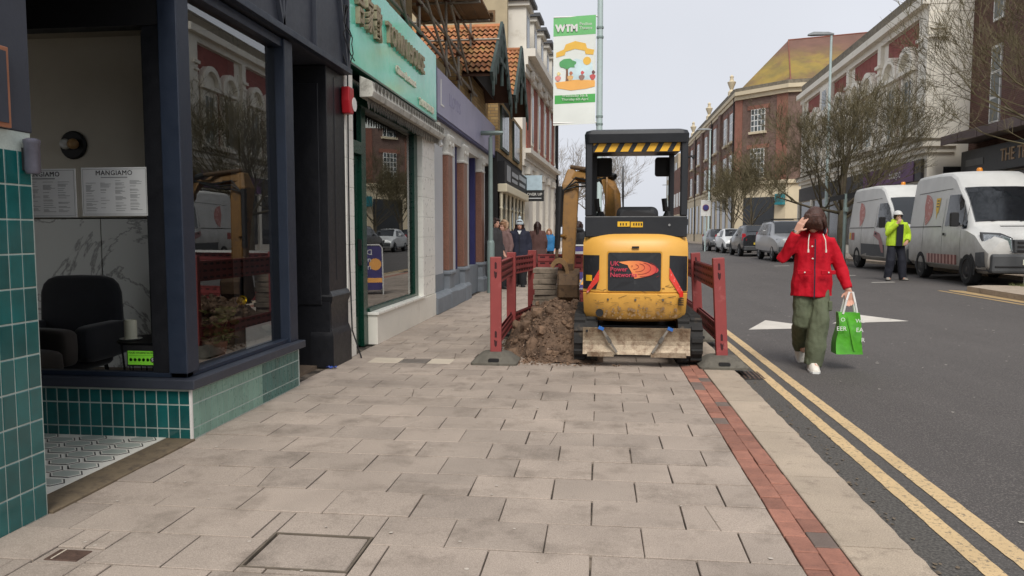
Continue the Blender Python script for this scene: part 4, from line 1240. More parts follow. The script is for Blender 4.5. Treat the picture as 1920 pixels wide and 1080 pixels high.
# ---------------- G: dark brick pub with canopy ----------------------------------------------
M_brownb = brick_mat('brown_brick', srgb(100, 68, 58), srgb(84, 56, 50), srgb(108, 90, 80), 'xy', var=.15)
G = thing('dark_brick_building', 'dark brown brick building with white windows and a lead edged canopy', 'building', (14.5, 24, .25))
XG = 14.5
mb = MB(); mb.box(XG, 24, 12, YF0 - .02, 4.4, 14); mb.build('wall', M_brownb, G)
mb = MB(); mb.box(XG + .02, 24, 12, YF0 - .02, .2, 4.4); mb.build('shop_wall', M_wstone, G)
for ya, yb in ((29.2, 29.9),):
    for za, zb in ((5.35, 8.2), (9.1, 12)):
        w = MB().box(XG - .06, XG, ya, yb, za, zb).build('window', M_white, G)
        for q in range(3):
            MB().box(XG - .07, XG - .06, ya + .08, yb - .08, za + .1 + q * (zb - za - .1) / 3, za + (q + 1) * (zb - za - .1) / 3).build('pane', M_pane, w)
MB().box(XG - .30, XG, 26.9, 28.6, 4.4, 14).build('brick_bay', M_brownb, G)
for za, zb in ((5.6, 8.6), (9.6, 12.8)):
    w = MB().box(XG - .05, XG, 22.6, 26.6, za, zb).build('window', M_white, G)
    for q in range(4):
        for k_ in range(3):
            MB().box(XG - .06, XG - .05, 22.75 + q * .96, 23.6 + q * .96, za + .12 + k_ * (zb - za - .1) / 3, za + (k_ + 1) * (zb - za - .1) / 3).build('pane', M_panel2 if (q + k_) % 3 else M_pane, w)
# canopy with panelled lead edge
MB().box(13.25, XG, 18, 30.9, 4.78, 4.95).build('canopy', pm('lead_canopy', srgb(96, 88, 86), .7, var=.15), G)
for q in range(9):
    ya = 18.4 + q * 1.39
    MB().box(13.19, 13.25, ya, ya + 1.34, 4.70, 5.04).build('edge_panel', pm('lead_panel', srgb(104, 90, 88), .7, var=.15, rnd=.1), G, bevel=.01)
MB().box(14.0, XG + .01, 18, 30.9, 3.55, 4.45).build('sign_board', pm('charcoal_sign', srgb(66, 68, 70), .5, var=.08), G)
ptext('sign_letters', 'THE THREE FISHES', (13.985, 26.0, 4.02), (0, -1, 0), (0, 0, 1), .62, pm('bronze_letter', srgb(176, 150, 120), .5), G, .03, sx=.8)
MB().box(13.98, 14.0, 29.2, 30.5, 3.85, 4.1).build('small_lettering', pm('dim_letter', srgb(104, 106, 106), .5), G)
for q in range(5):
    MB().box(XG - .05, XG + .02, 18.5 + q * 2.5, 20.7 + q * 2.5, 1.0, 3.5).build('shop_window', MATS['dark_shop_window'], G)
# ---------------- J: corner brick building with mossy hipped roof ----------------------------
M_jb = brick_mat('plum_brick', srgb(120, 96, 86), srgb(106, 82, 73), srgb(130, 114, 104), 'xy', dirt=srgb(92, 74, 66))
M_jq = brick_mat('bright_brick', srgb(142, 94, 78), srgb(132, 84, 70), srgb(142, 116, 102), 'xy')
M_js = pm('cream_stone', srgb(206, 192, 164), .8, var=.08, scale=1)
def mossroof():
    m, nt, p = _nt('mossy_tile_roof')
    v = _pos(nt); s = nt.nodes.new('ShaderNodeSeparateXYZ'); nt.links.new(v, s.inputs[0])
    n1 = _noise(nt, v, .22, 6, .7)
    c = _mix(nt, _ramp(nt, _noise(nt, v, .9, 6), .3, .7), srgb(118, 86, 74), srgb(100, 74, 64))
    # moss grows on the wetter, lower and middle slopes
    hgt = _ramp(nt, s.outputs[2], 18.2, 16.4)
    a = nt.nodes.new('ShaderNodeMath'); a.operation = 'MULTIPLY'
    nt.links.new(_ramp(nt, n1, .36, .56), a.inputs[0]); nt.links.new(hgt, a.inputs[1])
    c = _mix(nt, a.outputs[0], c, _mix(nt, _ramp(nt, _noise(nt, v, .5, 5), .35, .65), srgb(150, 127, 60), srgb(118, 105, 60)))
    nt.links.new(c, p.inputs['Base Color']); p.inputs['Roughness'].default_value = .9
    w = _sock(nt, 'ShaderNodeTexWave', Scale=2.2, Distortion=.4); w.bands_direction = 'Z'; nt.links.new(v, w.inputs['Vector'])
    b = _sock(nt, 'ShaderNodeBump', Strength=.35, Distance=.05); nt.links.new(w.outputs['Fac'], b.inputs['Height']); nt.links.new(b.outputs[0], p.inputs['Normal'])
    return m
J = thing('corner_building', 'plum brick corner building with a steep mossy yellow roof', 'building', (13, 70, .25))
# plan corners: street facade X=12.6, chamfer to (16,64.5), then side street facade
P = [(12.2, 110), (12.0, 68.2), (15.55, 64.6), (27, 62.6), (30, 110)]
def ring(z, off=0.0):
    c = Vector((21, 86)); r_ = []
    for x, y in P:
        v = Vector((x, y)) - c
        r_.append((x + v.x / v.length * off, y + v.y / v.length * off, z))
    return r_
def band(name, z0, z1, off, mat, parent=J):
    mb = MB(); mb.rings([ring(z0, off), ring(z1, off)]); return mb.build(name, mat, parent)
band('wall', 5.6, 13.0, 0, M_jb); band('stone_base', .2, 5.5, .05, M_js)
band('string_course', 5.5, 5.8, .25, M_js); band('cornice', 12.95, 13.3, .25, M_js); band('cornice', 13.3, 13.62, .5, M_js)
band('gutter', 13.62, 13.95, .35, M_leadw)
def on_face(pa, pb, t0, t1, z0, z1, o0, o1, name, mat, parent=J):
    """box on a wall face pa->pb between fractions t0..t1"""
    pa, pb = Vector((*pa, 0)), Vector((*pb, 0)); d = pb - pa; nrm = Vector((d.y, -d.x, 0)).normalized()
    if nrm.dot(Vector((21, 86, 0)) - pa) > 0: nrm = -nrm
    a, b = pa + d * t0, pa + d * t1
    mb = MB(); mb.prism([a + nrm * o0, b + nrm * o0, b + nrm * o1, a + nrm * o1], (0, 0, z1 - z0))
    mb.v = [(x, y, z + z0) for x, y, z in mb.v]
    return mb.build(name, mat, parent)
def win(pa, pb, tc, wd, z0, z1, nx=2, nz=3):
    L = (Vector(pb) - Vector(pa)).length; h = wd / L / 2
    on_face(pa, pb, tc - h * 1.6, tc + h * 1.6, z1, z1 + .35, 0, .06, 'window_head', M_jq)
    w = on_face(pa, pb, tc - h, tc + h, z0, z1, 0, .10, 'window', M_white)
    on_face(pa, pb, tc - h * 1.25, tc + h * 1.25, z0 - .2, z0, 0, .22, 'sill', M_js, w)
    for i in range(nx):
        for k_ in range(nz):
            a = tc - h + (2 * h) * (i + .12) / nx; b = tc - h + (2 * h) * (i + .88) / nx
            on_face(pa, pb, a, b, z0 + (z1 - z0) * (k_ + .08) / nz, z0 + (z1 - z0) * (k_ + .92) / nz, .10, .105, 'pane', MATS['dim_pane'] if (i + k_) % 2 else M_pane, w)
cf = (P[1], P[2])
win(*cf, .45, 1.35, 10.05, 11.95, 4, 4); win(*cf, .45, 1.35, 6.1, 8.6, 4, 6)
on_face(*cf, -.01, .13, 5.8, 12.94, 0, .05, 'brick_quoin', M_jq); on_face(*cf, .80, 1.0, 5.8, 12.94, 0, .05, 'brick_quoin', M_jq)
sf = (P[1], P[0])
for i in range(12):
    t_ = .045 + i * .08
    win(*sf, t_, 1.5, 9.6, 12.1, 2, 3); win(*sf, t_, 1.5, 6.1, 8.4, 2, 3)
    on_face(*sf, t_ - .02, t_ + .02, 1.2, 4.6, .05, .08, 'shop_window', MATS['dark_shop_window'])
on_face(*cf, .2, .8, .9, 4.4, .06, .09, 'shop_window', MATS['dark_shop_window'])
on_face(*cf, .86, 1.0, 3.7, 4.6, .06, .5, 'teal_sign', M_tealp)
on_face(*sf, 0, .03, 5.8, 12.94, 0, .05, 'brick_quoin', M_jq)
for t_ in (.012, .335, .66):
    p_ = Vector((*P[1], 0)).lerp(Vector((*P[0], 0)), t_); mb = MB(); mb.cyl((p_.x - .12, p_.y, .3), (p_.x - .12, p_.y, 13.3), .06, n=8); mb.build('downpipe', M_black, J)
for i in range(6):
    t_ = .18 + i * .16
    on_face(*sf, t_, t_ + .03, 5.8, 12.94, 0, .25, 'brick_pier', M_jb)
win(P[2], P[3], .3, 1.5, 9.6, 12.1); win(P[2], P[3], .3, 1.5, 6.1, 8.6)
# balustrade and urns along the street facade, hipped roof
on_face(*sf, .05, .95, 13.95, 14.35, -.3, -.1, 'parapet', M_leadw)
for t_ in (.10, .45, .8):
    p_ = Vector((*P[1], 0)).lerp(Vector((*P[0], 0)), t_)
    mb = MB(); mb.lathe([(.001, 13.9), (.32, 13.9), (.32, 14.5), (.14, 14.7), (.2, 14.85), (.36, 15.25), (.4, 15.4), (.2, 15.5), (.15, 15.75), (.2, 15.9), (.001, 16.1)], (p_.x + .25, p_.y, 0), n=12); mb.build('urn', M_js, J, smooth=40)
mb = MB()
r0 = [(12.6, 80.0, 13.95), (12.35, 68.55, 13.95), (15.8, 65.0, 13.95), (27, 63.0, 13.95), (29, 80, 13.95)]
mb.add(r0 + [(17.2, 72.0, 19.0), (26.5, 70.6, 19.3), (17.6, 80, 19.0), (27, 80, 19.3)], [(0, 1, 5, 7), (1, 2, 5), (2, 3, 6, 5), (3, 4, 8, 6), (5, 6, 8, 7), (0, 7, 8, 4)])
mb.build('roof', mossroof(), J)
mb = MB(); mb.cyl((17.2, 72.0, 19.02), (26.5, 70.6, 19.32), .07, n=8); mb.build('ridge', pm('ridge_tile', srgb(130, 80, 66), .9), J)
mb = MB(); mb.cyl((15.8, 65.0, 13.98), (17.2, 72.0, 19.03), .05, n=8); mb.build('hip', MATS['ridge_tile'], J)

# ---------------- far end of the street -------------------------------------------------------
Kb = thing('far_building', 'pale beige block partly wrapped in blue sheeting at the street end', 'building', (16, 160, 0))
MB().box(15.5, 30, 150, 175, -.3, 17).build('wall', pm('beige_block', srgb(170, 156, 132), .9, var=.12, scale=.2), Kb)
for q in range(5):
    for k_ in range(4):
        MB().box(15.44, 15.5, 152 + q * 4.4, 154.4 + q * 4.4, 3 + k_ * 3.4, 5.2 + k_ * 3.4).build('window', M_pane, Kb)
        MB().box(16.6 + q * 2.4, 18 + q * 2.4, 149.95, 150, 3 + k_ * 3.4, 5.2 + k_ * 3.4).build('window', M_pane, Kb)
MB().box(17.6, 20.8, 149.6, 149.8, 4, 13.5).build('blue_sheeting', pm('blue_sheet', srgb(104, 124, 142), .7, var=.25, scale=.5), Kb)
Kc = thing('far_building', 'brown brick shops beyond the corner building with white fascia', 'building', (14, 130, 0))
MB().box(14.0, 30, 111, 149, -.3, 12.8).build('wall', brick_mat('far_brown_brick', srgb(122, 82, 68), srgb(104, 70, 58), srgb(120, 100, 88), 'xy'), Kc)
for q in range(8):
    MB().box(13.9, 14, 112.5 + q * 4.4, 115 + q * 4.4, 6, 8.4).build('window', M_white, Kc)
    MB().box(13.86, 14, 111.8 + q * 4.4, 115.6 + q * 4.4, .5, 3.6).build('shop_window', M_white if q % 2 else M_pane, Kc)
MB().box(13.8, 14, 111, 149, 3.8, 4.6).build('fascia', M_js, Kc)
Kd = thing('far_building', 'low grey terrace closing the view behind the left trees', 'building', (-8, 120, 0))
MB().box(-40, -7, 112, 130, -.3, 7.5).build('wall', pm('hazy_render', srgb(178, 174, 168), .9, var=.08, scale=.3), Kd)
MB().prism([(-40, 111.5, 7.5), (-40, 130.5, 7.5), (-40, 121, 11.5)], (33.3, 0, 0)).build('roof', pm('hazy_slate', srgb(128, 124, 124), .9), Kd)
for q in range(7):
    MB().box(-37 + q * 4.2, -35.4 + q * 4.2, 111.9, 112, 1.0, 3.0).build('window', M_pane, Kd); MB().box(-37 + q * 4.2, -35.4 + q * 4.2, 111.9, 112, 4.4, 6.4).build('window', M_pane, Kd)

# ------------------------------------------------------------------ street lamps, posts, signs
M_lampg = pm('pale_lamp_column', srgb(176, 192, 190), .5, metal=.1, var=.06)
def lamp(x, y, z0, h, label, arm=-1, r_=.07):
    t = thing('street_light', label, 'street light', (x, y, z0))
    mb = MB(); mb.lathe([(.001, z0), (r_ * 1.5, z0), (r_ * 1.5, z0 + 1.5), (r_, z0 + 1.6), (r_ * .7, z0 + h), (.001, z0 + h)], (x, y, 0), n=12); mb.build('column', M_lampg, t, smooth=40)
    mb = MB(); zt = z0 + h
    mb.rings([[(x + arm * a, y + b * w, zt + c * hh + .02) for b, c in ((-1, 0), (1, 0), (.8, 1), (-.8, 1))] for a, w, hh in ((-.1, .06, .06), (.15, .1, .12), (.75, .15, .13), (.95, .08, .06))])
    mb.build('lantern', pm('lantern_grey', srgb(128, 132, 134), .5), t, bevel=.01)
    return t
lamp(9.62, 33.0, .12, 9.45, 'tall pale street light against the white building')
lamp(8.05, 56.0, .1, 8.7, 'tall pale street light beside the parked dark car')
lamp(12.6, 140, .1, 10.0, 'thin distant street light at the far end of the road')
# post with no stopping plate
t = thing('parking_sign', 'blue no stopping disc on a white plate beside the parked dark car', 'sign', (7.55, 50.5, .1))
mb = MB(); mb.cyl((7.05, 50.5, .1), (7.05, 50.5, 3.4), .045, n=8); mb.build('post', M_lampg, t)
MB().box(6.74, 7.36, 50.42, 50.45, 2.45, 3.5).build('plate', M_white, t)
mb = MB(); mb.lathe([(.001, 0), (.17, 0), (.17, .02), (.001, .02)], (7.05, 50.35, 3.0), 'y', 20); mb.build('disc', pm('sign_blue', srgb(58, 60, 122), .5), t)
mb = MB(); mb.lathe([(.001, 0), (.21, 0), (.21, .02), (.001, .02)], (7.05, 50.38, 3.0), 'y', 20); mb.build('disc_ring', pm('sign_red', srgb(130, 50, 70), .5), t)
t = thing('bollard_post', 'bare galvanised steel post on the kerbed build out', 'post', (9.0, 16.9, .2))
mb = MB(); mb.cyl((8.98, 16.75, .2), (9.02, 16.75, 2.2), .045, n=12); mb.build('post', pm('galv_post', srgb(170, 166, 156), .45, metal=.4), t, smooth=40)
mb = MB(); mb.cyl((8.985, 16.75, 1.02), (8.985, 16.75, 1.06), .055, n=12); mb.build('clamp', MATS['galv_post'], t)
gr = MB(); rgz = random.Random(6)
for q in range(120):
    a = rgz.uniform(0, 6.28); r_ = rgz.uniform(.03, .3); x, y = 8.98 + math.cos(a) * r_, 16.75 + math.sin(a) * r_ * .7
    h = rgz.uniform(.03, .09)
    gr.add([(x - .006, y, .2), (x + .006, y, .2), (x + rgz.uniform(-.03, .03), y, .2 + h)], [(0, 1, 2)])
tag(gr.build('weeds', pm('weed_green', srgb(92, 96, 58), .9)), 'sparse weeds round the bare steel post', 'weeds', kind='stuff')
t = thing('sign_post', 'grey green post with the backs of small signs beside the tree', 'sign post', (9.0, 28.4, .1))
mb = MB(); mb.cyl((8.95, 28.4, .1), (8.95, 28.4, 2.75), .06, n=10); mb.build('post', M_galv, t)
MB().beam((8.4, 28.38, 2.55), (9.3, 28.38, 2.72), .04, .18, up=(0, 0, 1)).build('finger_board', M_black, t)
mb = MB(); mb.cyl((8.95, 28.33, 2.1), (8.95, 28.33, 2.25), .09, n=10); mb.build('lamp_head', M_galv, t)
# left lamp post with banner
t = thing('banner_post', 'pale green lamp post carrying the theatre banner above the excavator', 'lamp post', (0, 16, 0))
mb = MB(); mb.lathe([(.001, 0), (.095, 0), (.095, 1.3), (.07, 1.38), (.062, 5), (.05, 8.5), (.001, 8.5)], (.0, 16, 0), n=14); mb.build('column', M_lampg, t, smooth=40)
for z in (5.62, 5.42, 3.78, 3.62):
    mb = MB(); mb.cyl((0, 16, z - .02), (0, 16, z + .02), .075, n=12); mb.build('clamp', M_galv, t)
for z in (5.86, 3.66):
    mb = MB(); mb.cyl((0, 16, z), (-.98, 16, z), .016, n=8); mb.build('banner_arm', M_white, t)
t = thing('banner', 'green and white theatre banner hanging from the lamp post', 'banner', (-.52, 16, 3.62))
def bfn(x0, x1, z0, z1, yo):
    def f(u, v):
        x = x0 + (x1 - x0) * u; z = z0 + (z1 - z0) * v
        return (x, 16 + yo + .025 * math.sin(3 * z) * (x + 1), z + .03 * (x + .5))
    return f
def bpanel(name, x0, x1, z0, z1, mat, yo=-.004, n=8):
    mb = MB(); mb.grid(bfn(x0, x1, z0, z1, yo), 4, n); return mb.build(name, mat, t, recalc=False)
mb = MB(); mb.grid(bfn(-.98, -.09, 3.62, 5.87, .004), 4, 20); mb.grid(bfn(-.98, -.09, 3.62, 5.87, -.002), 4, 20); mb.build('cloth', pm('banner_white', srgb(228, 232, 226), .7, var=.03), t)
MG = pm('banner_green', srgb(116, 190, 120), .7, var=.05)
bpanel('green_band', -.98, -.09, 5.48, 5.87, MG); bpanel('green_band', -.95, -.09, 4.07, 4.25, pm('banner_green2', srgb(78, 168, 84), .7, var=.05))
ptext('lettering', 'WTM', (-.70, 15.975, 5.62), (1, 0, 0), (0, 0, 1), .19, M_white, t, .004, bold=.012)
ptext('lettering', 'Pavilion\nTheatre', (-.30, 15.975, 5.66), (1, 0, 0), (0, 0, 1), .085, M_white, t, .004)
ptext('lettering', 'Wednesday 5th &\nThursday 6th April', (-.52, 15.975, 4.185), (1, 0, 0), (0, 0, 1), .074, M_white, t, .004)
def bshape(name, pts, mat, yo=-.008):
    mb = MB(); mb.add([(x, 16 + yo + .025 * math.sin(3 * z) * (x + 1), z + .03 * (x + .5)) for x, z in pts], [tuple(range(len(pts)))]); return mb.build(name, mat, t, recalc=False)
MY = pm('banner_gold', srgb(238, 190, 84), .7, var=.05)
bshape('ribbon', [(-.92, 5.14), (-.76, 5.2), (-.72, 5.3), (-.52, 5.36), (-.3, 5.3), (-.27, 5.2), (-.12, 5.16), (-.14, 5.06), (-.3, 5.08), (-.32, 5.15), (-.52, 5.2), (-.72, 5.15), (-.74, 5.08), (-.92, 5.04)], MY)
bshape('print_ground', [(-.94, 4.52), (-.5, 4.56), (-.1, 4.53), (-.1, 4.40), (-.3, 4.36), (-.6, 4.34), (-.9, 4.4)], pm('banner_orange', srgb(240, 178, 96), .7, var=.06))
bshape('print_sky', [(-.72, 4.56), (-.14, 4.56), (-.16, 4.9), (-.5, 5.0), (-.7, 4.9)], pm('banner_sky', srgb(206, 228, 232), .7), -.006)
bshape('print_trunk', [(-.72, 4.54), (-.66, 4.54), (-.67, 4.78), (-.6, 4.86), (-.68, 4.82), (-.74, 4.86), (-.71, 4.76)], pm('banner_brown', srgb(128, 92, 66), .7), -.010)
rbn = random.Random(12)
bshape('print_crown', [(-.69 + (.2 + rbn.uniform(-.04, .03)) * math.cos(a), 4.90 + (.10 + rbn.uniform(-.02, .02)) * math.sin(a)) for a in [6.283 * q / 16 for q in range(16)]], pm('banner_leaf', srgb(92, 164, 104), .7, var=.15), -.011)
bshape('print_sun', [(-.27 + .085 * math.cos(a), 4.94 + .085 * math.sin(a)) for a in [6.283 * q / 14 for q in range(14)]], MY, -.011)
for cx_, c1, c2 in ((-.88, (226, 150, 140), (236, 214, 150)), (-.62, (224, 180, 120), (190, 120, 90)), (-.38, (150, 120, 110), (212, 96, 96)), (-.15, (196, 90, 90), (120, 84, 84))):
    bshape('print_figure', [(cx_ + .055 * math.cos(a) * (1.1 + .3 * math.sin(3 * a)), 4.60 + .06 * math.sin(a)) for a in [6.283 * q / 10 for q in range(10)]], pm('banner_c%d' % c1[0], srgb(*c1), .7, var=.2, scale=40), -.012)
    bshape('print_figure', [(cx_ + .015 + .034 * math.cos(a) * (1 + .25 * math.cos(4 * a)), 4.70 + .04 * math.sin(a)) for a in [6.283 * q / 9 for q in range(9)]], pm('banner_c%d' % c2[0], srgb(*c2), .7, var=.2, scale=40), -.013)
# ------------------------------------------------------------------ bare street trees
M_bark = pm('bark', srgb(86, 76, 62), .9, var=.25, scale=8, bump=.4, bscale=40, col2=srgb(96, 98, 62), c2=(.52, .7))
M_twig = pm('twig', srgb(92, 84, 60), .9, var=.2, scale=4)
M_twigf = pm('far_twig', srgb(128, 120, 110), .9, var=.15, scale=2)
def bare_tree(name, label, base, h, spread, seed, trunk_r=.12, fork=1.9, levels=5, mat_t=None, mat_b=None, nbranch=7, lean=0.0, twig_r=.005, dens=1.0, group=None):
    r_ = random.Random(seed)
    t = thing(name, label, 'tree', base, group)
    mat_t = mat_t or M_bark; mat_b = mat_b or M_twig
    b = Vector(base); trunk = MB(); limbs = MB(); twigs = MB()
    top = b + Vector((lean, 0, fork))
    trunk.tube([b - Vector((0, 0, .1)), b + Vector((lean * .2, 0, fork * .12)), b + Vector((lean * .5 + r_.uniform(-.04, .04), 0, fork * .6)), top], [trunk_r * 1.45, trunk_r * 1.05, trunk_r * .92, trunk_r * .95], 10)
    def grow(p, d, L, rad, lv):
        n = 4 if lv < 3 else 3
        path = [p.copy()]; rads = [rad]; q = p.copy(); dd = d.copy()
        for i in range(n):
            dd = (dd + Vector((r_.gauss(0, .13), r_.gauss(0, .13), r_.gauss(.05, .10)))).normalized()
            q = q + dd * (L / n); path.append(q.copy()); rads.append(max(twig_r * .6, rad * (1 - .62 * (i + 1) / n)))
        (limbs if lv < 2 else twigs).tube(path, rads, 6 if lv < 2 else 4 if lv < 3 else 3, cap=False)
        if lv >= levels: return
        kids = int(round((4 if lv < 2 else 4.2 if lv < 3 else 4) * dens + r_.uniform(-.6, .6)))
        for k_ in range(kids):
            f = r_.uniform(.30, 1.0) if k_ else 1.0
            i = min(int(f * n), n - 1); pp = path[i].lerp(path[i + 1], f * n - i)
            ax = Vector((r_.gauss(0, 1), r_.gauss(0, 1), r_.gauss(0, .6))).normalized()
            nd = (dd + ax * r_.uniform(.45, .95) + Vector((0, 0, .12))).normalized()
            grow(pp, nd, L * r_.uniform(.50, .74), max(twig_r, rads[i] * .55), lv + 1)
    for k_ in range(nbranch):
        a = 6.283 * (k_ + r_.uniform(-.3, .3)) / nbranch; el = r_.uniform(.35, 1.15)
        d = Vector((math.cos(a) * math.cos(el) * spread, math.sin(a) * math.cos(el) * spread, math.sin(el))).normalized()
        L = (h - fork) * r_.uniform(.50, .66)
        s = top + Vector((0, 0, -r_.uniform(0, fork * .22)))
        grow(s, d, L, trunk_r * .42, 1)
    grow(top, Vector((lean * .1, 0, 1)), (h - fork) * .6, trunk_r * .6, 1)
    trunk.build('trunk', mat_t, t, smooth=True)
    limbs.build('limbs', mat_t, t, smooth=True, recalc=False)
    twigs.build('crown', mat_b, t, recalc=False)
    return t
bare_tree('street_tree', 'spreading bare street tree behind the white vans', (9.35, 30.0, .1), 6.4, 1.05, 21, .15, 2.2, 6, nbranch=9, twig_r=.0062, dens=1.0)
bare_tree('street_tree', 'slim bare street tree left of the spreading one', (9.02, 31.6, .1), 5.1, .85, 22, .09, 2.3, 6, nbranch=5, twig_r=.006, dens=.86)
bare_tree('street_tree', 'bare street tree whose branches reach in at the top right corner', (11.3, 17.3, .2), 7.2, 1.5, 33, .15, 2.6, 6, nbranch=9, twig_r=.0048, dens=.90)
bare_tree('street_tree', 'small bare street tree behind the grey pickup', (9.9, 50, .1), 5.8, .75, 24, .10, 2.0, 6, nbranch=7, twig_r=.0082, dens=.92)
bare_tree('street_tree', 'small bare street tree beside the no stopping sign', (9.9, 56.5, .1), 5.6, .7, 25, .10, 2.0, 6, nbranch=7, twig_r=.0082, dens=.92)
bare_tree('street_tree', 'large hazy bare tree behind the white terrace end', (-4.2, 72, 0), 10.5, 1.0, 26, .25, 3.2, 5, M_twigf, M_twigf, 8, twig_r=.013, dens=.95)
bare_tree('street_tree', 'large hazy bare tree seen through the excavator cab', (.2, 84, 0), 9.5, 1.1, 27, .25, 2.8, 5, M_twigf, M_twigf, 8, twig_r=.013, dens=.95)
# ------------------------------------------------------------------ mini excavator
M_cat = grimy('digger_yellow', srgb(230, 174, 80), srgb(176, 134, 76), .30, .66)
M_catd = pm('muddy_yellow', srgb(142, 103, 50), .6, var=.18, scale=5, col2=srgb(96, 74, 50), c2=(.5, .72), c2scale=6, bump=.2, bscale=50)
M_cab = pm('cab_black', srgb(30, 32, 36), .45, var=.15, scale=5)
M_rub = pm('track_rubber', srgb(38, 37, 36), .85, var=.25, scale=8, col2=srgb(92, 80, 66), c2=(.55, .72), c2scale=7, bump=.4, bscale=50)
M_blade = pm('bare_blade_steel', srgb(162, 146, 124), .55, metal=.3, var=.22, scale=6, col2=srgb(108, 84, 64), c2=(.46, .66), c2scale=9, fine=.15, fscale=70, bump=.3, bscale=40)
M_mudst = pm('muddy_steel', srgb(104, 82, 60), .75, metal=.2, var=.25, scale=8, col2=srgb(66, 52, 42), c2=(.5, .7), bump=.3, bscale=40)
M_hose = pm('hose_black', srgb(24, 24, 25), .5)
M_chrome = pm('ram_chrome', srgb(170, 168, 164), .25, metal=.9)
M_refl = pm('reflective_red', srgb(226, 70, 60), .4, var=.12, scale=30, col2=srgb(226, 190, 180), c2=(.58, .64), c2scale=25)
M_dpanel = pm('grille_dark', srgb(34, 36, 40), .5, var=.2, scale=6, col2=srgb(66, 68, 70), c2=(.6, .75), c2scale=12)
XE = .37
X_ = thing('mini_excavator', 'yellow mini excavator with black canopy seen from behind', 'excavator', (XE, 8.2, 0))
def rrect(x0, x1, y0, y1, r, n=5, z=0.0):
    pts = []
    for cx_, cy_, a0 in ((x1 - r, y0 + r, -90), (x1 - r, y1 - r, 0), (x0 + r, y1 - r, 90), (x0 + r, y0 + r, 180)):
        for q in range(n + 1):
            a = R(a0 + 90 * q / n); pts.append((cx_ + r * math.cos(a), cy_ + r * math.sin(a), z))
    return pts
# tracks: belt loop with lugs
def track(x0, x1):
    yA, yB, r, zc = 7.60, 8.95, .225, .245
    loop = []
    n = 12
    for q in range(n + 1):
        a = R(90 + 180 * q / n); loop.append((yA + r * math.cos(a), zc + r * math.sin(a)))
    for q in range(n + 1):
        a = R(-90 + 180 * q / n); loop.append((yB + r * math.cos(a), zc + r * math.sin(a)))
    mb = MB()
    rs = []
    for (y, z) in loop:
        cy_ = min(max(y, yA), yB); dy, dz = y - cy_, z - zc; L = math.hypot(dy, dz) or 1; u = (dy / L, dz / L)
        rs.append([(x0, y, z), (x1, y, z), (x1, y - u[0] * .035, z - u[1] * .035), (x0, y - u[0] * .035, z - u[1] * .035)])
    mb.rings(rs, cap=False, closed=True)
    per = 2 * (yB - yA) + 2 * math.pi * r; nl = 36
    for q in range(nl):
        s = per * q / nl
        if s < yB - yA: p, u = (yA + s, zc + r), (0, 1)
        elif s < yB - yA + math.pi * r:
            a = math.pi / 2 - (s - (yB - yA)) / r; p, u = (yB + r * math.cos(a), zc + r * math.sin(a)), (math.cos(a), math.sin(a))
        elif s < 2 * (yB - yA) + math.pi * r: p, u = (yB - (s - (yB - yA) - math.pi * r), zc - r), (0, -1)
        else:
            a = -math.pi / 2 - (s - 2 * (yB - yA) - math.pi * r) / r; p, u = (yA + r * math.cos(a), zc + r * math.sin(a)), (math.cos(a), math.sin(a))
        t_ = (-u[1], u[0]); h, w = .022, .028
        for xa, xb, sh in ((x0, (x0 + x1) / 2 - .008, .012), ((x0 + x1) / 2 + .008, x1, -.012)):
            base = [(p[0] + t_[0] * (k_ * w + sh) + u[0] * hh, p[1] + t_[1] * (k_ * w + sh) + u[1] * hh) for hh, k_ in ((-.01, -1), (-.01, 1), (h, .7), (h, -.7))]
            mb.prism([(xa, *b) for b in base], (xb - xa, 0, 0))
    o = mb.build('track', M_rub, X_)
    mb = MB(); mb.box(x0 + .03, x1 - .03, yA, yB, .10, .38); mb.build('track_frame', M_mudst, o)
    for yc, rr in ((yA, .18), (yB, .18), (7.95, .08), (8.28, .08), (8.62, .08)):
        mb = MB(); mb.lathe([(.001, x0 + .01), (rr, x0 + .01), (rr, x1 - .01), (.001, x1 - .01)], (0, yc, zc if rr > .1 else .13), 'x', 16); mb.build('roller', M_mudst, o)
track(-.235, -.0)
track(.795, 1.03)
mb = MB(); mb.box(.0, .795, 7.75, 8.85, .22, .36); mb.build('undercarriage', M_cab, X_)
mb = MB(); mb.cyl((XE, 8.3, .36), (XE, 8.3, .46), .3, n=20); mb.build('slew_ring', M_mudst, X_)
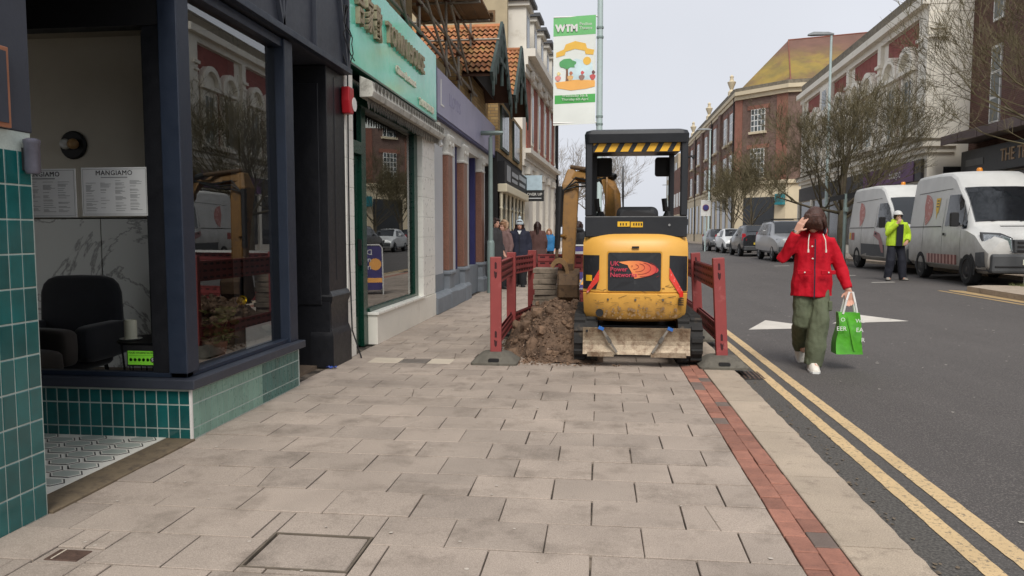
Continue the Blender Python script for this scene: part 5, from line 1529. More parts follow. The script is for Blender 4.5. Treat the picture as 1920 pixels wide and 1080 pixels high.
# dozer blade, slightly dished, with mounting arms and straps
mb = MB()
rs = []
for q in range(7):
    f = q / 6; z = .125 + .265 * f; y = 7.30 + .045 * math.sin(math.pi * f)
    rs.append([(-.145, y, z), (.90, y, z), (.90, y + .02, z), (-.145, y + .02, z)])
mb.rings(rs); blade = mb.build('dozer_blade', M_blade, X_)
MB().box(-.10, .16, 7.285, 7.30, .105, .15).build('cutting_edge', M_blade, blade); MB().box(.52, .86, 7.285, 7.30, .105, .15).build('cutting_edge', M_blade, blade)
for xx in (-.105,):
    mb = MB(); mb.cyl((xx, 7.29, .355), (xx, 7.335, .355), .012, n=10); mb.build('bolt_hole', M_black, blade)
for s, x in ((1, .02), (-1, .74)):
    MB().beam((x, 7.36, .25), (x, 7.9, .28), .07, .08).build('blade_arm', M_mudst, X_)
for (xa, za, xb, zb) in ((.03, .40, .19, .15), (.70, .40, .53, .15)):
    mb = MB(); mb.beam((xa, 7.30, za), (xb, 7.275, zb), .022, .010, up=(0, -1, 0)); mb.build('tie_strap', pm('strap_grey', srgb(118, 112, 104), .7, var=.2, scale=30), X_)
    mb = MB(); mb.box(min(xa, xb) + .03, min(xa, xb) + .12, 7.262, 7.284, .24, .30) if False else mb.beam((xa * .62 + xb * .38, 7.28, za * .62 + zb * .38), (xa * .40 + xb * .60, 7.272, za * .4 + zb * .6), .034, .022, up=(0, -1, 0)); mb.build('ratchet', pm('dull_ratchet', srgb(96, 92, 86), .6, metal=.4, var=.3, scale=30), X_)
    mb = MB(); mb.beam((xa - .02, 7.295, .395), (xa + .03, 7.29, .375), .03, .02, up=(0, -1, 0)); mb.build('blue_hook', pm('blue_webbing', srgb(40, 100, 176), .6), X_)
# rear body: rounded counterweight below, engine cover above
def plan(z, w, yb, r, bulge, yf=8.75):
    pts = []
    n = 14
    for q in range(n + 1):
        f = -1 + 2 * q / n
        x = XE + f * w
        e = abs(f) ** 5
        pts.append((x, yb + bulge * f * f + r * e, z))
    pts += [(XE + w, yf, z), (XE - w, yf, z)]
    return pts
mb = MB()
mb.rings([plan(.43, .44, 7.54, .10, .03), plan(.46, .485, 7.46, .11, .03), plan(.52, .510, 7.42, .12, .03), plan(.715, .520, 7.40, .12, .03), plan(.725, .514, 7.412, .12, .03)])
cw = mb.build('counterweight', M_cat, X_, smooth=32)
mb = MB()
mb.rings([plan(.727, .514, 7.412, .12, .03), plan(.735, .522, 7.402, .12, .03), plan(1.13, .522, 7.40, .12, .03), plan(1.22, .520, 7.42, .12, .03), plan(1.275, .508, 7.455, .12, .03), plan(1.31, .48, 7.51, .11, .03), plan(1.335, .38, 7.62, .09, .03), plan(1.345, .25, 7.72, .07, .03)])
cover = mb.build('engine_cover', M_cat, X_, smooth=32)
def yb_at(x):
    f = (x - XE) / .52
    return 7.40 + .03 * f * f + .12 * abs(f) ** 5
def rear_panel(name, pts, mat, off=.004, parent=None, sub=6):
    """panel following the curved rear surface; pts = (x,z)"""
    mb = MB(); n = len(pts)
    cx_ = sum(p[0] for p in pts) / n; cz = sum(p[1] for p in pts) / n
    ring = []
    for i in range(n):
        a, b = pts[i], pts[(i + 1) % n]
        for k_ in range(sub):
            ring.append((a[0] + (b[0] - a[0]) * k_ / sub, a[1] + (b[1] - a[1]) * k_ / sub))
    v = [(x, yb_at(x) - off, z) for x, z in ring]
    v2 = [(cx_ + (x - cx_) * .5, yb_at(cx_ + (x - cx_) * .5) - off, cz + (z - cz) * .5) for x, z in ring]
    m = len(ring)
    mb.add(v + v2 + [(cx_, yb_at(cx_) - off, cz)], [(i, (i + 1) % m, m + (i + 1) % m, m + i) for i in range(m)] + [(m + i, m + (i + 1) % m, 2 * m) for i in range(m)])
    return mb.build(name, mat, parent or cover)
def rr2(x0, x1, z0, z1, r=.02):
    return [(p[0], p[1]) for p in rrect(x0, x1, z0, z1, r, 3)]
rear_panel('grille_rim', rr2(.085, .628, .735, 1.140), pm('rim_yellow', srgb(206, 150, 50), .5), .003, sub=2)
grl = rear_panel('grille', rr2(.097, .616, .747, 1.128), M_dpanel, .008, sub=2)
rear_panel('grille_side', [(-.150, .76), (-.02, .76), (.01, .86), (.012, 1.10), (-.15, 1.10)], M_dpanel, .006)
rear_panel('grille_side', [(.70, 1.10), (.70, .92), (.80, .745), (.885, .745), (.885, 1.09)], M_dpanel, .006)
rear_panel('yellow_label', [(-.12, .84), (-.06, .84), (-.06, .90), (-.12, .90)], pm('label_yellow', srgb(224, 176, 40), .5), .009)
rear_panel('reflector', [(.012, .96), (.012, .85), (-.10, .72), (-.12, .72), (-.10, .77)], M_refl, .010)
rear_panel('reflector', [(.700, .98), (.700, .87), (.80, .72), (.84, .70), (.84, .74)], M_refl, .010)
rear_panel('reflector_end', [(.805, .685), (.845, .685), (.845, .735), (.805, .735)], pm('red_square', srgb(224, 44, 36), .4), .012)
# power company emblem and name on the grille
emb = []
for q in range(26):
    t_ = q / 25
    a = math.pi * (.98 - 1.28 * t_) if False else None
outl = [(.20, 1.035), (.30, 1.046), (.40, 1.046), (.48, 1.03), (.55, 1.0), (.585, .972), (.592, .955), (.58, .935), (.53, .91), (.46, .887), (.36, .870), (.345, .892), (.325, .94), (.298, .985), (.29, 1.005), (.235, 1.02)]
m_, nt_, p_ = _nt('emblem_orange')
v_ = _pos(nt_); s_ = nt_.nodes.new('ShaderNodeSeparateXYZ'); nt_.links.new(v_, s_.inputs[0])
nt_.links.new(_mix(nt_, _ramp(nt_, s_.outputs[0], .30, .58), srgb(244, 150, 84), srgb(206, 62, 66)), p_.inputs['Base Color'])
M_emb = m_
rear_panel('emblem', outl, M_emb, .012, grl, sub=2)
mb = MB()
for q in range(7):                                             # the thin dark arcs inside the emblem
    ax, az = .012 + q * .034, .008 + q * .0165
    cxq, czq = .325 + q * .0275, .995 - q * .0075
    pts = []
    for k_ in range(15):
        a = R(70 - 170 * k_ / 14); x = cxq + ax * math.cos(a) * .95; z = czq + az * math.sin(a)
        pts.append((x, z))
    for (xa, za), (xb, zb) in zip(pts, pts[1:]):
        if za > 1.03 or zb < .88 or xb > .585: continue
        d = Vector((xb - xa, zb - za)); n_ = Vector((-d.y, d.x)).normalized() * .0022
        mb.add([(xa + n_.x, yb_at(xa) - .015, za + n_.y), (xb + n_.x, yb_at(xb) - .015, zb + n_.y), (xb - n_.x, yb_at(xb) - .015, zb - n_.y), (xa - n_.x, yb_at(xa) - .015, za - n_.y)], [(0, 1, 2, 3)])
mb.build('emblem_arcs', pm('emblem_maroon', srgb(140, 34, 40), .5), grl, recalc=False)
M_pnr = pm('emblem_pink', srgb(196, 62, 84), .5)
for i, w_ in enumerate(('UK', 'Power', 'Networks')):
    ptext('company_name', w_, (.118, 7.386, 1.018 - i * .056), (1, 0, 0), (0, 0, 1), .064, M_pnr, grl, .002, align='LEFT', bold=.001)
mb = MB(); mb.lathe([(.028, 7.392), (.038, 7.392), (.038, 7.44), (.001, 7.44), (.001, 7.43), (.028, 7.43)], (.018, 0, .525), 'y', 20); mb.build('exhaust_port', M_black, cw, smooth=40)
for q in range(4):
    mb = MB(); mb.box(.795, .845, 7.45 - .01, 7.475, .605 + q * .020, .614 + q * .020); mb.build('vent_slot', M_black, cw)
rsx = random.Random(17)
mb = MB()                                                       # scratches worn through the paint
for q in range(90):
    x, z = rsx.uniform(-.05, .78), rsx.choice((rsx.uniform(.48, .70), rsx.uniform(.48, .72), rsx.uniform(.75, .80)))
    L, a = rsx.uniform(.01, .09), rsx.gauss(0, .25) if rsx.random() < .75 else 1.5
    if z + L * math.sin(a) > .71 and z < .72: continue
    dx, dz = L * math.cos(a), L * math.sin(a); w = rsx.uniform(.0008, .0025)
    mb.add([(x, yb_at(x) - .003, z - w), (x + dx, yb_at(x + dx) - .003, z + dz - w), (x + dx, yb_at(x + dx) - .003, z + dz + w), (x, yb_at(x) - .003, z + w)], [(0, 1, 2, 3)])
mb.build('scratches', pm('scratch_brown', srgb(110, 84, 50), .8), cw, recalc=False)
mb = MB()                                                       # mud thrown up on the lower body
for q in range(70):
    x, z = rsx.uniform(-.06, .80), .47 + abs(rsx.gauss(0, .07)); r_ = rsx.uniform(.004, .016)
    if z > .70: continue
    mb.add([(x + r_ * math.cos(a) * rsx.uniform(.6, 1.2), yb_at(x) - .0035, z + r_ * math.sin(a) * rsx.uniform(.6, 1.4)) for a in [6.283 * k_ / 7 for k_ in range(7)]], [tuple(range(7))])
mb.build('mud_spots', pm('dried_mud', srgb(140, 112, 80), .95), cw, recalc=False)
mb = MB(); mb.box(.33, .40, 7.385, 7.40, 1.17, 1.19); mb.build('cover_latch', M_black, cover)
for xx in (.10, .37, .64):
    mb = MB(); mb.cyl((xx, yb_at(xx) - .006, .66), (xx, yb_at(xx) + .02, .66), .011, n=8); mb.build('bolt', MATS.get('dull_ratchet') or pm('dull_ratchet', srgb(96, 92, 86), .6, metal=.4), cw)
# canopy: rear panel, four posts, roof, tiger stripes
yr, yf = 7.52, 8.72
MB().box(-.135, .875, yr, yr + .05, 1.28, 1.49).build('rear_panel', M_cab, X_, bevel=.01)
mb = MB(); mb.box(.19, .31, yr - .006, yr, 1.385, 1.435); mb.build('warning_label', MATS['label_yellow'], X_)
mb = MB(); mb.box(.32, .44, yr - .006, yr, 1.378, 1.432); mb.build('warning_label', MATS['label_yellow'], X_)
for xx in (.215, .24, .27, .345, .37, .395, .42):
    MB().box(xx, xx + .012, yr - .0075, yr - .006, 1.395, 1.42).build('label_mark', M_black, X_)
mb = MB(); mb.cyl((.70, yr - .012, 1.40), (.70, yr, 1.40), .012, n=10); mb.build('bolt', M_chrome, X_)
for xa, xb in ((-.135, -.065), (.805, .875)):
    MB().box(xa, xb, yr, yr + .07, 1.49, 2.24).build('post', M_cab, X_, bevel=.012)
for xa, xb in ((-.10, -.02), (.80, .86)):
    MB().box(xa, xb, yf, yf + .06, .95, 2.24).build('post', M_cab, X_, bevel=.01)
for xa in (-.145, .845):
    MB().box(xa + .01, xa + .045, yr + .06, yf, 1.40, 1.46).build('side_rail', M_cab, X_)
mb = MB(); mb.rings([rrect(-.14, .88, yr - .02, yf + .1, .05, 4, 2.215), rrect(-.145, .885, yr - .03, yf + .11, .06, 4, 2.30), rrect(-.13, .87, yr - .01, yf + .09, .06, 4, 2.335), rrect(-.09, .83, yr + .04, yf + .04, .06, 4, 2.352)])
mb.build('roof', M_cab, X_, smooth=35)
mb = MB(); mb.box(-.06, .80, yr + .02, yr + .045, 2.125, 2.215); stripe = mb.build('stripe_board', M_cab, X_)
for q in range(7):
    x = -.045 + q * .128
    w = .075
    x1_ = min(x + w, .795)
    MB().prism([(x, yr + .016, 2.13), (min(x + w, .79), yr + .016, 2.13), (min(x + w + .045, .797), yr + .016, 2.212), (min(x + .045, .79), yr + .016, 2.212)], (0, .004, 0)).build('stripe', pm('stripe_yellow', srgb(236, 180, 46), .5), stripe)
MB().prism([(-.055, yr + .016, 2.19), (-.025, yr + .016, 2.212), (-.055, yr + .016, 2.212)], (0, .004, 0)).build('stripe', MATS['stripe_yellow'], stripe)
for xc in (.06, .745):
    mb = MB(); mb.rings([[(p[0], y_, p[1]) for p in rrect(xc - .095, xc + .095, 1.98, 2.20, .03, 3)] for y_ in (8.82, 8.90)]); mr = mb.build('mirror', M_black, X_, bevel=.01)
    mb = MB(); mb.tube([(xc + (.06 if xc > .4 else -.06), 8.88, 2.12), ((.86 if xc > .4 else -.08), 8.78, 2.14)], .01, 6); mb.build('mirror_arm', M_black, mr)
mb = MB(); mb.tube([(.875, yr + .04, 2.07), (.915, yr + .04, 2.08), (.925, yr + .04, 2.05), (.94, yr + .04, 2.09)], .012, 6); mb.build('work_lamp_hook', M_black, X_)
# seat, levers, floor
mb = MB(); mb.rings([[(p[0], y_, p[1]) for p in rrect(xa, xb, 1.0, zt, .07, 4)] for y_, xa, xb, zt in ((7.98, .22, .60, 1.56), (8.02, .19, .63, 1.60), (8.10, .20, .62, 1.58))]); seat = mb.build('seat_back', pm('seat_vinyl', srgb(40, 42, 46), .6), X_, smooth=40)
MB().box(.18, .62, 8.0, 8.45, .92, 1.04).build('seat_base', MATS['seat_vinyl'], X_, bevel=.03)
for xx in (.02, .76):
    mb = MB(); mb.tube([(xx, 8.35, 1.2), (xx, 8.36, 1.52), (xx - .03, 8.34, 1.60)], [.012, .012, .03], 8); mb.tube([(xx - .03, 8.34, 1.56), (xx - .045, 8.33, 1.70)], [.026, .03], 8); mb.build('lever', M_black, X_)
    mb = MB(); mb.lathe([(.07, 1.44), (.06, 1.5), (.03, 1.56), (.001, 1.56)], (xx, 8.36, 0), n=12); mb.build('lever_boot', M_black, X_)
    MB().box(xx - .08, xx + .08, 8.2, 8.5, .95, 1.44).build('console', M_cab, X_)
MB().box(-.10, .85, 8.1, 8.78, .46, .92).build('cab_floor', M_cab, X_)
# boom, stick, bucket and rams
def plate(name, prof, x0, x1, mat, parent=X_, bevel=.01):
    """side profile (y,z) extruded across x"""
    mb = MB(); mb.prism([(x0, y, z) for y, z in prof], (x1 - x0, 0, 0)); return mb.build(name, mat, parent, bevel=bevel)
MB().box(.02, .30, 8.75, 9.05, .5, .95).build('swing_post', M_catd, X_, bevel=.03)
# boom curves up and forward and is swung left
path = [(.16, 9.0, .80), (.19, 9.15, 1.35), (.17, 9.35, 1.80), (.10, 9.55, 2.0), (-.12, 9.75, 2.06), (-.36, 9.88, 2.05)]
wd = [.14, .13, .12, .12, .12, .11]; ht = [.20, .18, .17, .16, .14, .12]
rs = []
for i, p in enumerate(path):
    p = Vector(p); d = (Vector(path[min(i + 1, 5)]) - Vector(path[max(i - 1, 0)])).normalized()
    side = d.cross(Vector((-.55, .7, .45))).normalized(); up = side.cross(d).normalized()
    rs.append([p + side * (sx * wd[i] / 2) + up * (sz * ht[i] / 2) for sx, sz in ((-1, -1), (1, -1), (1, 1), (-1, 1))])
mb = MB(); mb.rings(rs); mb.build('boom', M_catd, X_, bevel=.015)
for s in (.09, .29):
    mb = MB(); mb.prism([(s, 9.26, 1.62), (s, 9.50, 1.78), (s, 9.54, 2.12), (s, 9.44, 2.16), (s, 9.30, 1.95)], (.02, 0, 0)); mb.build('boom_lug', M_cab if s > .2 else M_catd, X_)
# stick hangs down to the bucket
st = [(-.36, 9.93, 2.16), (-.37, 9.90, 1.95), (-.375, 9.83, 1.5), (-.385, 9.76, 1.1), (-.39, 9.70, .80)]
sw = [.10, .22, .19, .168, .15]; sh = [.16, .30, .26, .22, .18]
rs = [[(x + a * w / 2, y + b * h / 2, z) for a, b in ((-1, -1), (1, -1), (1, 1), (-1, 1))] for (x, y, z), w, h in zip(st, sw, sh)]
mb = MB(); mb.rings(rs); stick = mb.build('stick', M_catd, X_, bevel=.015)
mb = MB(); mb.cyl((-.51, 9.76, 1.50), (-.27, 9.76, 1.50), .03, n=10); mb.build('pin', M_mudst, stick)
mb = MB(); mb.cyl((-.50, 9.70, 1.28), (-.42, 9.64, 1.28), .02, n=8); mb.build('pin', M_catd, stick)
mb = MB(); mb.cyl((-.50, 9.66, 1.92), (-.53, 9.60, 1.12), .038, n=10); mb.build('bucket_ram', M_hose, X_); mb = MB(); mb.cyl((-.53, 9.60, 1.12), (-.54, 9.58, .90), .022, n=8); mb.build('ram_rod', M_mudst, X_)
mb = MB(); mb.cyl((-.36, 9.90, 2.19), (.02, 9.56, 2.10), .03, n=10); mb.build('stick_ram', M_mudst, X_); mb = MB(); mb.cyl((.02, 9.56, 2.10), (.20, 9.42, 2.02), .04, n=10); mb.build('ram_body', M_hose, X_)
for q, off in enumerate((0, .03, .06)):
    mb = MB(); mb.tube([(.10, 9.45, 2.02), (-.10 - off, 9.6, 1.98 - off), (-.30, 9.72, 2.04 - off * 2), (-.46 - off, 9.70, 1.86), (-.48, 9.66, 1.4)], .012, 6); mb.build('hose', M_hose, X_)
# curved bucket link and bucket
mb = MB()
arc = [(-.545 + .0 * q, 0, 0) for q in range(1)]
o_, i_ = [], []
for q in range(9):
    a = R(150 - 150 * q / 8); o_.append((-.50 + .13 * math.cos(a) * 1.0, .80 + .20 * math.sin(a))); i_.append((-.50 + .085 * math.cos(a), .79 + .145 * math.sin(a)))
for q in range(8):
    mb.prism([(o_[q][0], 9.52, o_[q][1]), (o_[q + 1][0], 9.52, o_[q + 1][1]), (i_[q + 1][0], 9.52, i_[q + 1][1]), (i_[q][0], 9.52, i_[q][1])], (0, .14, 0))
mb.build('bucket_link', pm('tan_steel', srgb(146, 116, 80), .6, metal=.2, var=.2, scale=10), X_)
prof = [(9.78, .82), (9.66, .86), (9.52, .80), (9.44, .66), (9.45, .50), (9.54, .40), (9.70, .36), (9.74, .40), (9.60, .45), (9.54, .54), (9.55, .66), (9.62, .72), (9.76, .70)]
bk = plate('bucket', prof, -.52, -.24, M_mudst, bevel=0)
for xx in (-.52, -.26):
    plate('bucket_cheek', [(9.78, .82), (9.52, .80), (9.44, .66), (9.45, .50), (9.54, .40), (9.70, .36), (9.9, .45)], xx, xx + .02, M_mudst, bk, 0)
for q in range(4):
    MB().box(-.51 + q * .068, -.475 + q * .068, 9.68, 9.80, .345, .375).build('tooth', M_mudst, bk)
MB().box(-.46, -.32, 9.60, 9.70, .74, .92).build('bucket_bracket', M_mudst, bk)
# ------------------------------------------------------------------ spoil heap
M_soil = pm('brown_soil', srgb(102, 82, 66), .95, var=.25, scale=5, col2=srgb(66, 50, 38), c2=(.45, .65), c2scale=8, fine=.25, fscale=60, bump=.8, bscale=30)
M_clod = pm('clay_clod', srgb(114, 92, 74), .95, var=.2, scale=9, rnd=.25, col2=srgb(78, 60, 46), c2=(.5, .7), bump=.7, bscale=40)
heap = thing('spoil_heap', 'heap of dug brown earth and clods beside the excavator', 'spoil heap', (-.5, 8.5, 0))
def hz(x, y):
    dx, dy = (x + .50) / .62, (y - 8.85) / 1.25
    r_ = math.hypot(dx, dy)
    h = .50 * max(0, 1 - r_ ** 1.7)
    h += .26 * max(0, 1 - math.hypot((x + .30) / .50, (y - 7.98) / .62) ** 2)
    n = mnoise.fractal(Vector((x * 4, y * 4, 1.3)), 1.0, 2.0, 5) * .085 + mnoise.noise(Vector((x * 14, y * 14, 0))) * .03
    return h * (1 + n) + n * min(1, h * 6) - .02
mb = MB(); mb.grid(lambda u, v: (-1.12 + 1.18 * u, 7.42 + 2.6 * v, hz(-1.12 + 1.18 * u, 7.42 + 2.6 * v)), 70, 150)
mb.build('earth', M_soil, heap, smooth=True)
def rock(rad, seed, sub=2):
    bm = bmesh.new(); bmesh.ops.create_icosphere(bm, subdivisions=sub, radius=1)
    for v in bm.verts:
        n = mnoise.fractal(v.co * 1.4 + Vector((seed * 7.1, 0, 0)), 1, 2, 4)
        v.co *= rad * (1 + .34 * n); 
    me = bpy.data.meshes.new('clod'); bm.to_mesh(me); bm.free(); me.materials.append(M_clod)
    return me
rks = [rock(1, s) for s in range(6)]
rk = random.Random(31)
for q in range(200):
    big = q < 24
    x, y = rk.uniform(-.98, .0), rk.uniform(7.5, 9.2)
    if hz(x, y) < .015: 
        if rk.random() < .6: continue
    o = link('clod', rks[q % 6], heap)
    s = rk.uniform(.045, .10) if big else rk.uniform(.018, .04)
    if big and y > 8.3: s *= .7
    o.location = (x, y, max(hz(x, y), 0) + s * .15); o.scale = (s * rk.uniform(.8, 1.3), s, s * rk.uniform(.6, .85)); o.rotation_euler = (rk.uniform(0, 6), rk.uniform(0, 6), rk.uniform(0, 6))
crumb = MB()
for q in range(3800):
    x, y = rk.gauss(-.5, .36), rk.gauss(8.2, .65)
    if y < 7.30 or y > 9.6 or x > -.02 and y > 7.4 or x < -1.25: continue
    s = rk.uniform(.006, .022); z = max(hz(x, y), 0)
    vs = [(x + rk.uniform(-1, 1) * s, y + rk.uniform(-1, 1) * s, z + rk.uniform(-.2, 1) * s) for _ in range(5)]
    crumb.add(vs, [(0, 1, 2), (0, 2, 3), (0, 3, 1), (1, 4, 2), (2, 4, 3), (3, 4, 1)])
for q in range(500):
    x, y = rk.uniform(-1.25, .0), 7.5 - abs(rk.gauss(0, .12)); s = rk.uniform(.003, .012)
    crumb.add([(x + rk.uniform(-1, 1) * s, y + rk.uniform(-1, 1) * s, .003 + rk.uniform(0, 1) * s) for _ in range(4)], [(0, 1, 2), (0, 2, 3), (0, 3, 1), (1, 3, 2)])
tag(crumb.build('crumbs', M_clod, heap), kind='stuff')
pale = MB()
for q in range(160):
    x, y = rk.gauss(-.45, .33), rk.uniform(7.45, 9.3); s = rk.uniform(.006, .02)
    if x > -.03 or x < -1.1: continue
    z = max(hz(x, y), 0) + s * .4
    pale.add([(x + rk.uniform(-1, 1) * s, y + rk.uniform(-1, 1) * s, z + rk.uniform(-.6, 1) * s) for _ in range(5)], [(0, 1, 2), (0, 2, 3), (0, 3, 1), (1, 4, 2), (2, 4, 3), (3, 4, 1)])
tag(pale.build('rubble', pm('pale_rubble', srgb(164, 140, 122), .9, var=.3, scale=12), heap), kind='stuff')
# ------------------------------------------------------------------ red plastic barriers
M_bar = pm('barrier_red', srgb(142, 62, 60), .6, var=.1, scale=4, col2=srgb(186, 112, 108), c2=(.58, .8), c2scale=7, fine=.05)
M_bard = pm('barrier_slot', srgb(58, 22, 26), .8)
M_foot = pm('barrier_foot_rubber', srgb(96, 92, 83), .9, var=.2, scale=9, col2=srgb(78, 74, 66), c2=(.5, .7), bump=.3)
def foot(parent, x, y, rot=0.0, zb=0.0):
    mb = MB()
    def rg(a, b, z): return [(p[0], p[1], z) for p in rrect(-a, a, -b, b, .04, 3)]
    mb.rings([rg(.235, .20, 0), rg(.235, .20, .022), rg(.15, .115, .10), rg(.115, .085, .115)]); 
    M = Matrix.Translation((x, y, zb)) @ Matrix.Rotation(rot, 4, 'Z')
    mb.xf(M); f = mb.build('foot', M_foot, parent, smooth=30)
    mb = MB(); mb.rings([[(p[0], y_, p[1]) for p in rrect(-.055, .055, .036, .066, .014, 3)] for y_ in (-.193, -.12)]); mb.xf(M); mb.build('hand_hole', M_black, f)
def post(parent, x, y, rot, lean=0.0, zb=.10, h=.98):
    M = Matrix.Translation((x, y, zb)) @ Matrix.Rotation(rot, 4, 'Z') @ Matrix.Rotation(lean, 4, 'Y')
    mb = MB(); mb.box(-.057, .057, -.03, .03, 0, h); mb.xf(M); p = mb.build('post', M_bar, parent, bevel=.008)
    mb = MB()
    for z0 in (.06, h - .22):
        mb.prism([(-.010, -.0315, z0 + .10), (.012, -.0315, z0 + .10), (.012, -.0315, z0 + .155), (.002, -.0315, z0 + .17), (-.010, -.0315, z0 + .16)], (0, .003, 0))
        mb.prism([(-.016, -.0315, z0 + .075), (-.012, -.0315, z0 + .02), (.0, -.0315, z0), (.012, -.0315, z0 + .02), (.016, -.0315, z0 + .075), (.004, -.0315, z0 + .06), (-.004, -.0315, z0 + .075)], (0, .003, 0))
    mb.xf(M); tag(mb.build('slots', M_bard, p), kind='stuff')
def rail(parent, a, b, z0, z1, rows=3, th=.045, face=-1):
    a, b = Vector((*a, 0)), Vector((*b, 0)); d = (b - a).normalized(); n = Vector((d.y, -d.x, 0))
    L = (b - a).length; M = frame(a, d, (0, 0, 1))           # local x along, y up, z = normal
    def bx(mbx, x0, x1, za, zb, n0, n1):
        mbx.prism([a + d * x0 + n * n0 + Vector((0, 0, za)), a + d * x1 + n * n0 + Vector((0, 0, za)), a + d * x1 + n * n1 + Vector((0, 0, za)), a + d * x0 + n * n1 + Vector((0, 0, za))], (0, 0, zb - za))
    mb = MB(); h = (z1 - z0)
    bx(mb, 0, L, z0, z1, -th * .3, th * .3)
    for r_ in range(rows + 1):
        zc = z0 + h * r_ / rows; bx(mb, 0, L, max(z0, zc - .014), min(z1, zc + .014), -th * .5, th * .5)
    ra = mb.build('rail', M_bar, parent)
    mb = MB(); ns = max(2, int(L / .13))
    for r_ in range(rows):
        zc = z0 + h * (r_ + .5) / rows
        for q in range(ns):
            x = L * (q + .25) / ns
            bx(mb, x, x + L / ns * .55, zc - .011, zc + .011, -th * .32, th * .32)
    tag(mb.build('slots', M_bard, ra), kind='stuff')
bl = thing('barrier', 'red plastic barrier run between the spoil heap and the shops', 'barrier', (-1.03, 8.5, 0))
pts = [(-1.03, 7.43), (-1.085, 9.25), (-.92, 10.35)]
for (x, y), rt in zip(pts, (R(2), R(-4), R(-10))):
    foot(bl, x, y); post(bl, x, y, rt)
for a, b in zip(pts, pts[1:]):
    rail(bl, a, b, .80, 1.02); rail(bl, a, b, .16, .30, 2)
bb = thing('barrier', 'red plastic barrier closing the far end of the dig', 'barrier', (0, 10.7, 0))
pts = [(-.86, 10.55), (.16, 10.8), (1.2, 11.0)]
for (x, y) in pts[1:]:
    foot(bb, x, y); post(bb, x, y, 0)
for a, b in zip(pts, pts[1:]):
    rail(bb, a, b, .76, 1.02); rail(bb, a, b, .30, .50, 2)
MB().beam((-.55, 10.52, 1.04), (1.0, 10.92, 1.04), .05, .035).build('white_top_strip', M_white, bb)
br = thing('barrier', 'red plastic barrier leaning along the kerb beside the road', 'barrier', (1.22, 8.4, 0))
pts = [(1.225, 7.46), (1.245, 9.35), (1.23, 10.9)]
for i, ((x, y), rt) in enumerate(zip(pts, (R(3), R(0), 0))):
    foot(br, x, y, 0, 0); post(br, x, y, rt, R(-3.2) if i < 2 else 0)
for a, b in zip(pts, pts[1:]):
    a2, b2 = (a[0] - .05, a[1]), (b[0] - .05, b[1])
    rail(br, a2, b2, .76, .98); rail(br, a, b, .22, .40, 2)
# stacked slabs, coping cables, A-board
stk = thing('slab_stack', 'stack of lifted grey paving slabs behind the spoil heap', 'slab stack', (-.7, 10, 0))
for q in range(12):
    sm = slab_piece([(-.235, -.155), (.235, -.155), (.235, .155), (-.235, .155)], .005, .006)
    o = sm.build('slab', pm('lifted_slab', srgb(132, 120, 106), .9, var=.2, scale=7, rnd=.15, col2=srgb(92, 82, 70), c2=(.5, .7), bump=.4), stk)
    o.location = (-.70 + jit(.015), 9.98 + jit(.02), .05 + .0712 * (q + .15)); o.rotation_euler = (jit(.02), jit(.02), jit(.06)); o.scale = (.66, 1, 1.15)
mb = MB(); mb.tube([(-.30, 9.5, .55), (-.18, 9.6, .75), (-.10, 9.9, .5), (.02, 10.1, .3)], .012, 6); mb.tube([(-.25, 9.55, .6), (-.1, 9.8, .6), (.05, 9.9, .25)], .01, 6)
tag(mb.build('loose_cable', M_paper), 'loose pale cable ends beside the bucket', 'cable')
t = thing('a_board', 'purple pavement A board with white wording and an orange disc', 'sign', (-.45, 15.6, 0))
def ab(s):
    M = Matrix.Translation((-.45, 15.6, 0)) @ Matrix.Rotation(R(-20), 4, 'Z') @ Matrix.Translation((0, s * .26, 0)) @ Matrix.Rotation(R(13) * s, 4, 'X')
    mb = MB(); mb.rings([[(p[0], y_, p[1]) for p in rrect(-.31, .31, .10, 1.06, .06, 4)] for y_ in (-.012, .012)]); mb.xf(M); mb.build('board', pm('aboard_purple', srgb(66, 58, 112), .5), t)
    mb = MB(); path = [(-.33, 0, 0), (-.33, 0, 1.02), (-.27, 0, 1.09), (.27, 0, 1.09), (.33, 0, 1.02), (.33, 0, 0)]; mb.tube(path, .016, 6); mb.xf(M); mb.build('frame_tube', M_white, t)
    mb = MB(); mb.lathe([(.001, 0), (.13, 0), (.13, .004), (.001, .004)], (-.17, -.0165 if s < 0 else .013, .66), 'y', 18); mb.xf(M); mb.build('orange_disc', pm('aboard_orange', srgb(240, 170, 90), .5), t)
    mb = MB(); mb.box(-.31, .31, *((-.016, -.0125) if s < 0 else (.0125, .016)), .26, .36); mb.xf(M); mb.build('orange_band', MATS['aboard_orange'], t)
    for i, w in enumerate(('Do so', 'much', 'more')):
        o = text_mb(w, .17, .003); F_ = frame((.10, -.015, .92 - i * .16), (1, 0, 0), (0, 0, 1)) if s < 0 else frame((-.10, .015, .92 - i * .16), (-1, 0, 0), (0, 0, 1))
        o.xf(M @ F_); o.build('lettering', M_white, t, recalc=False)
ab(-1); ab(1)
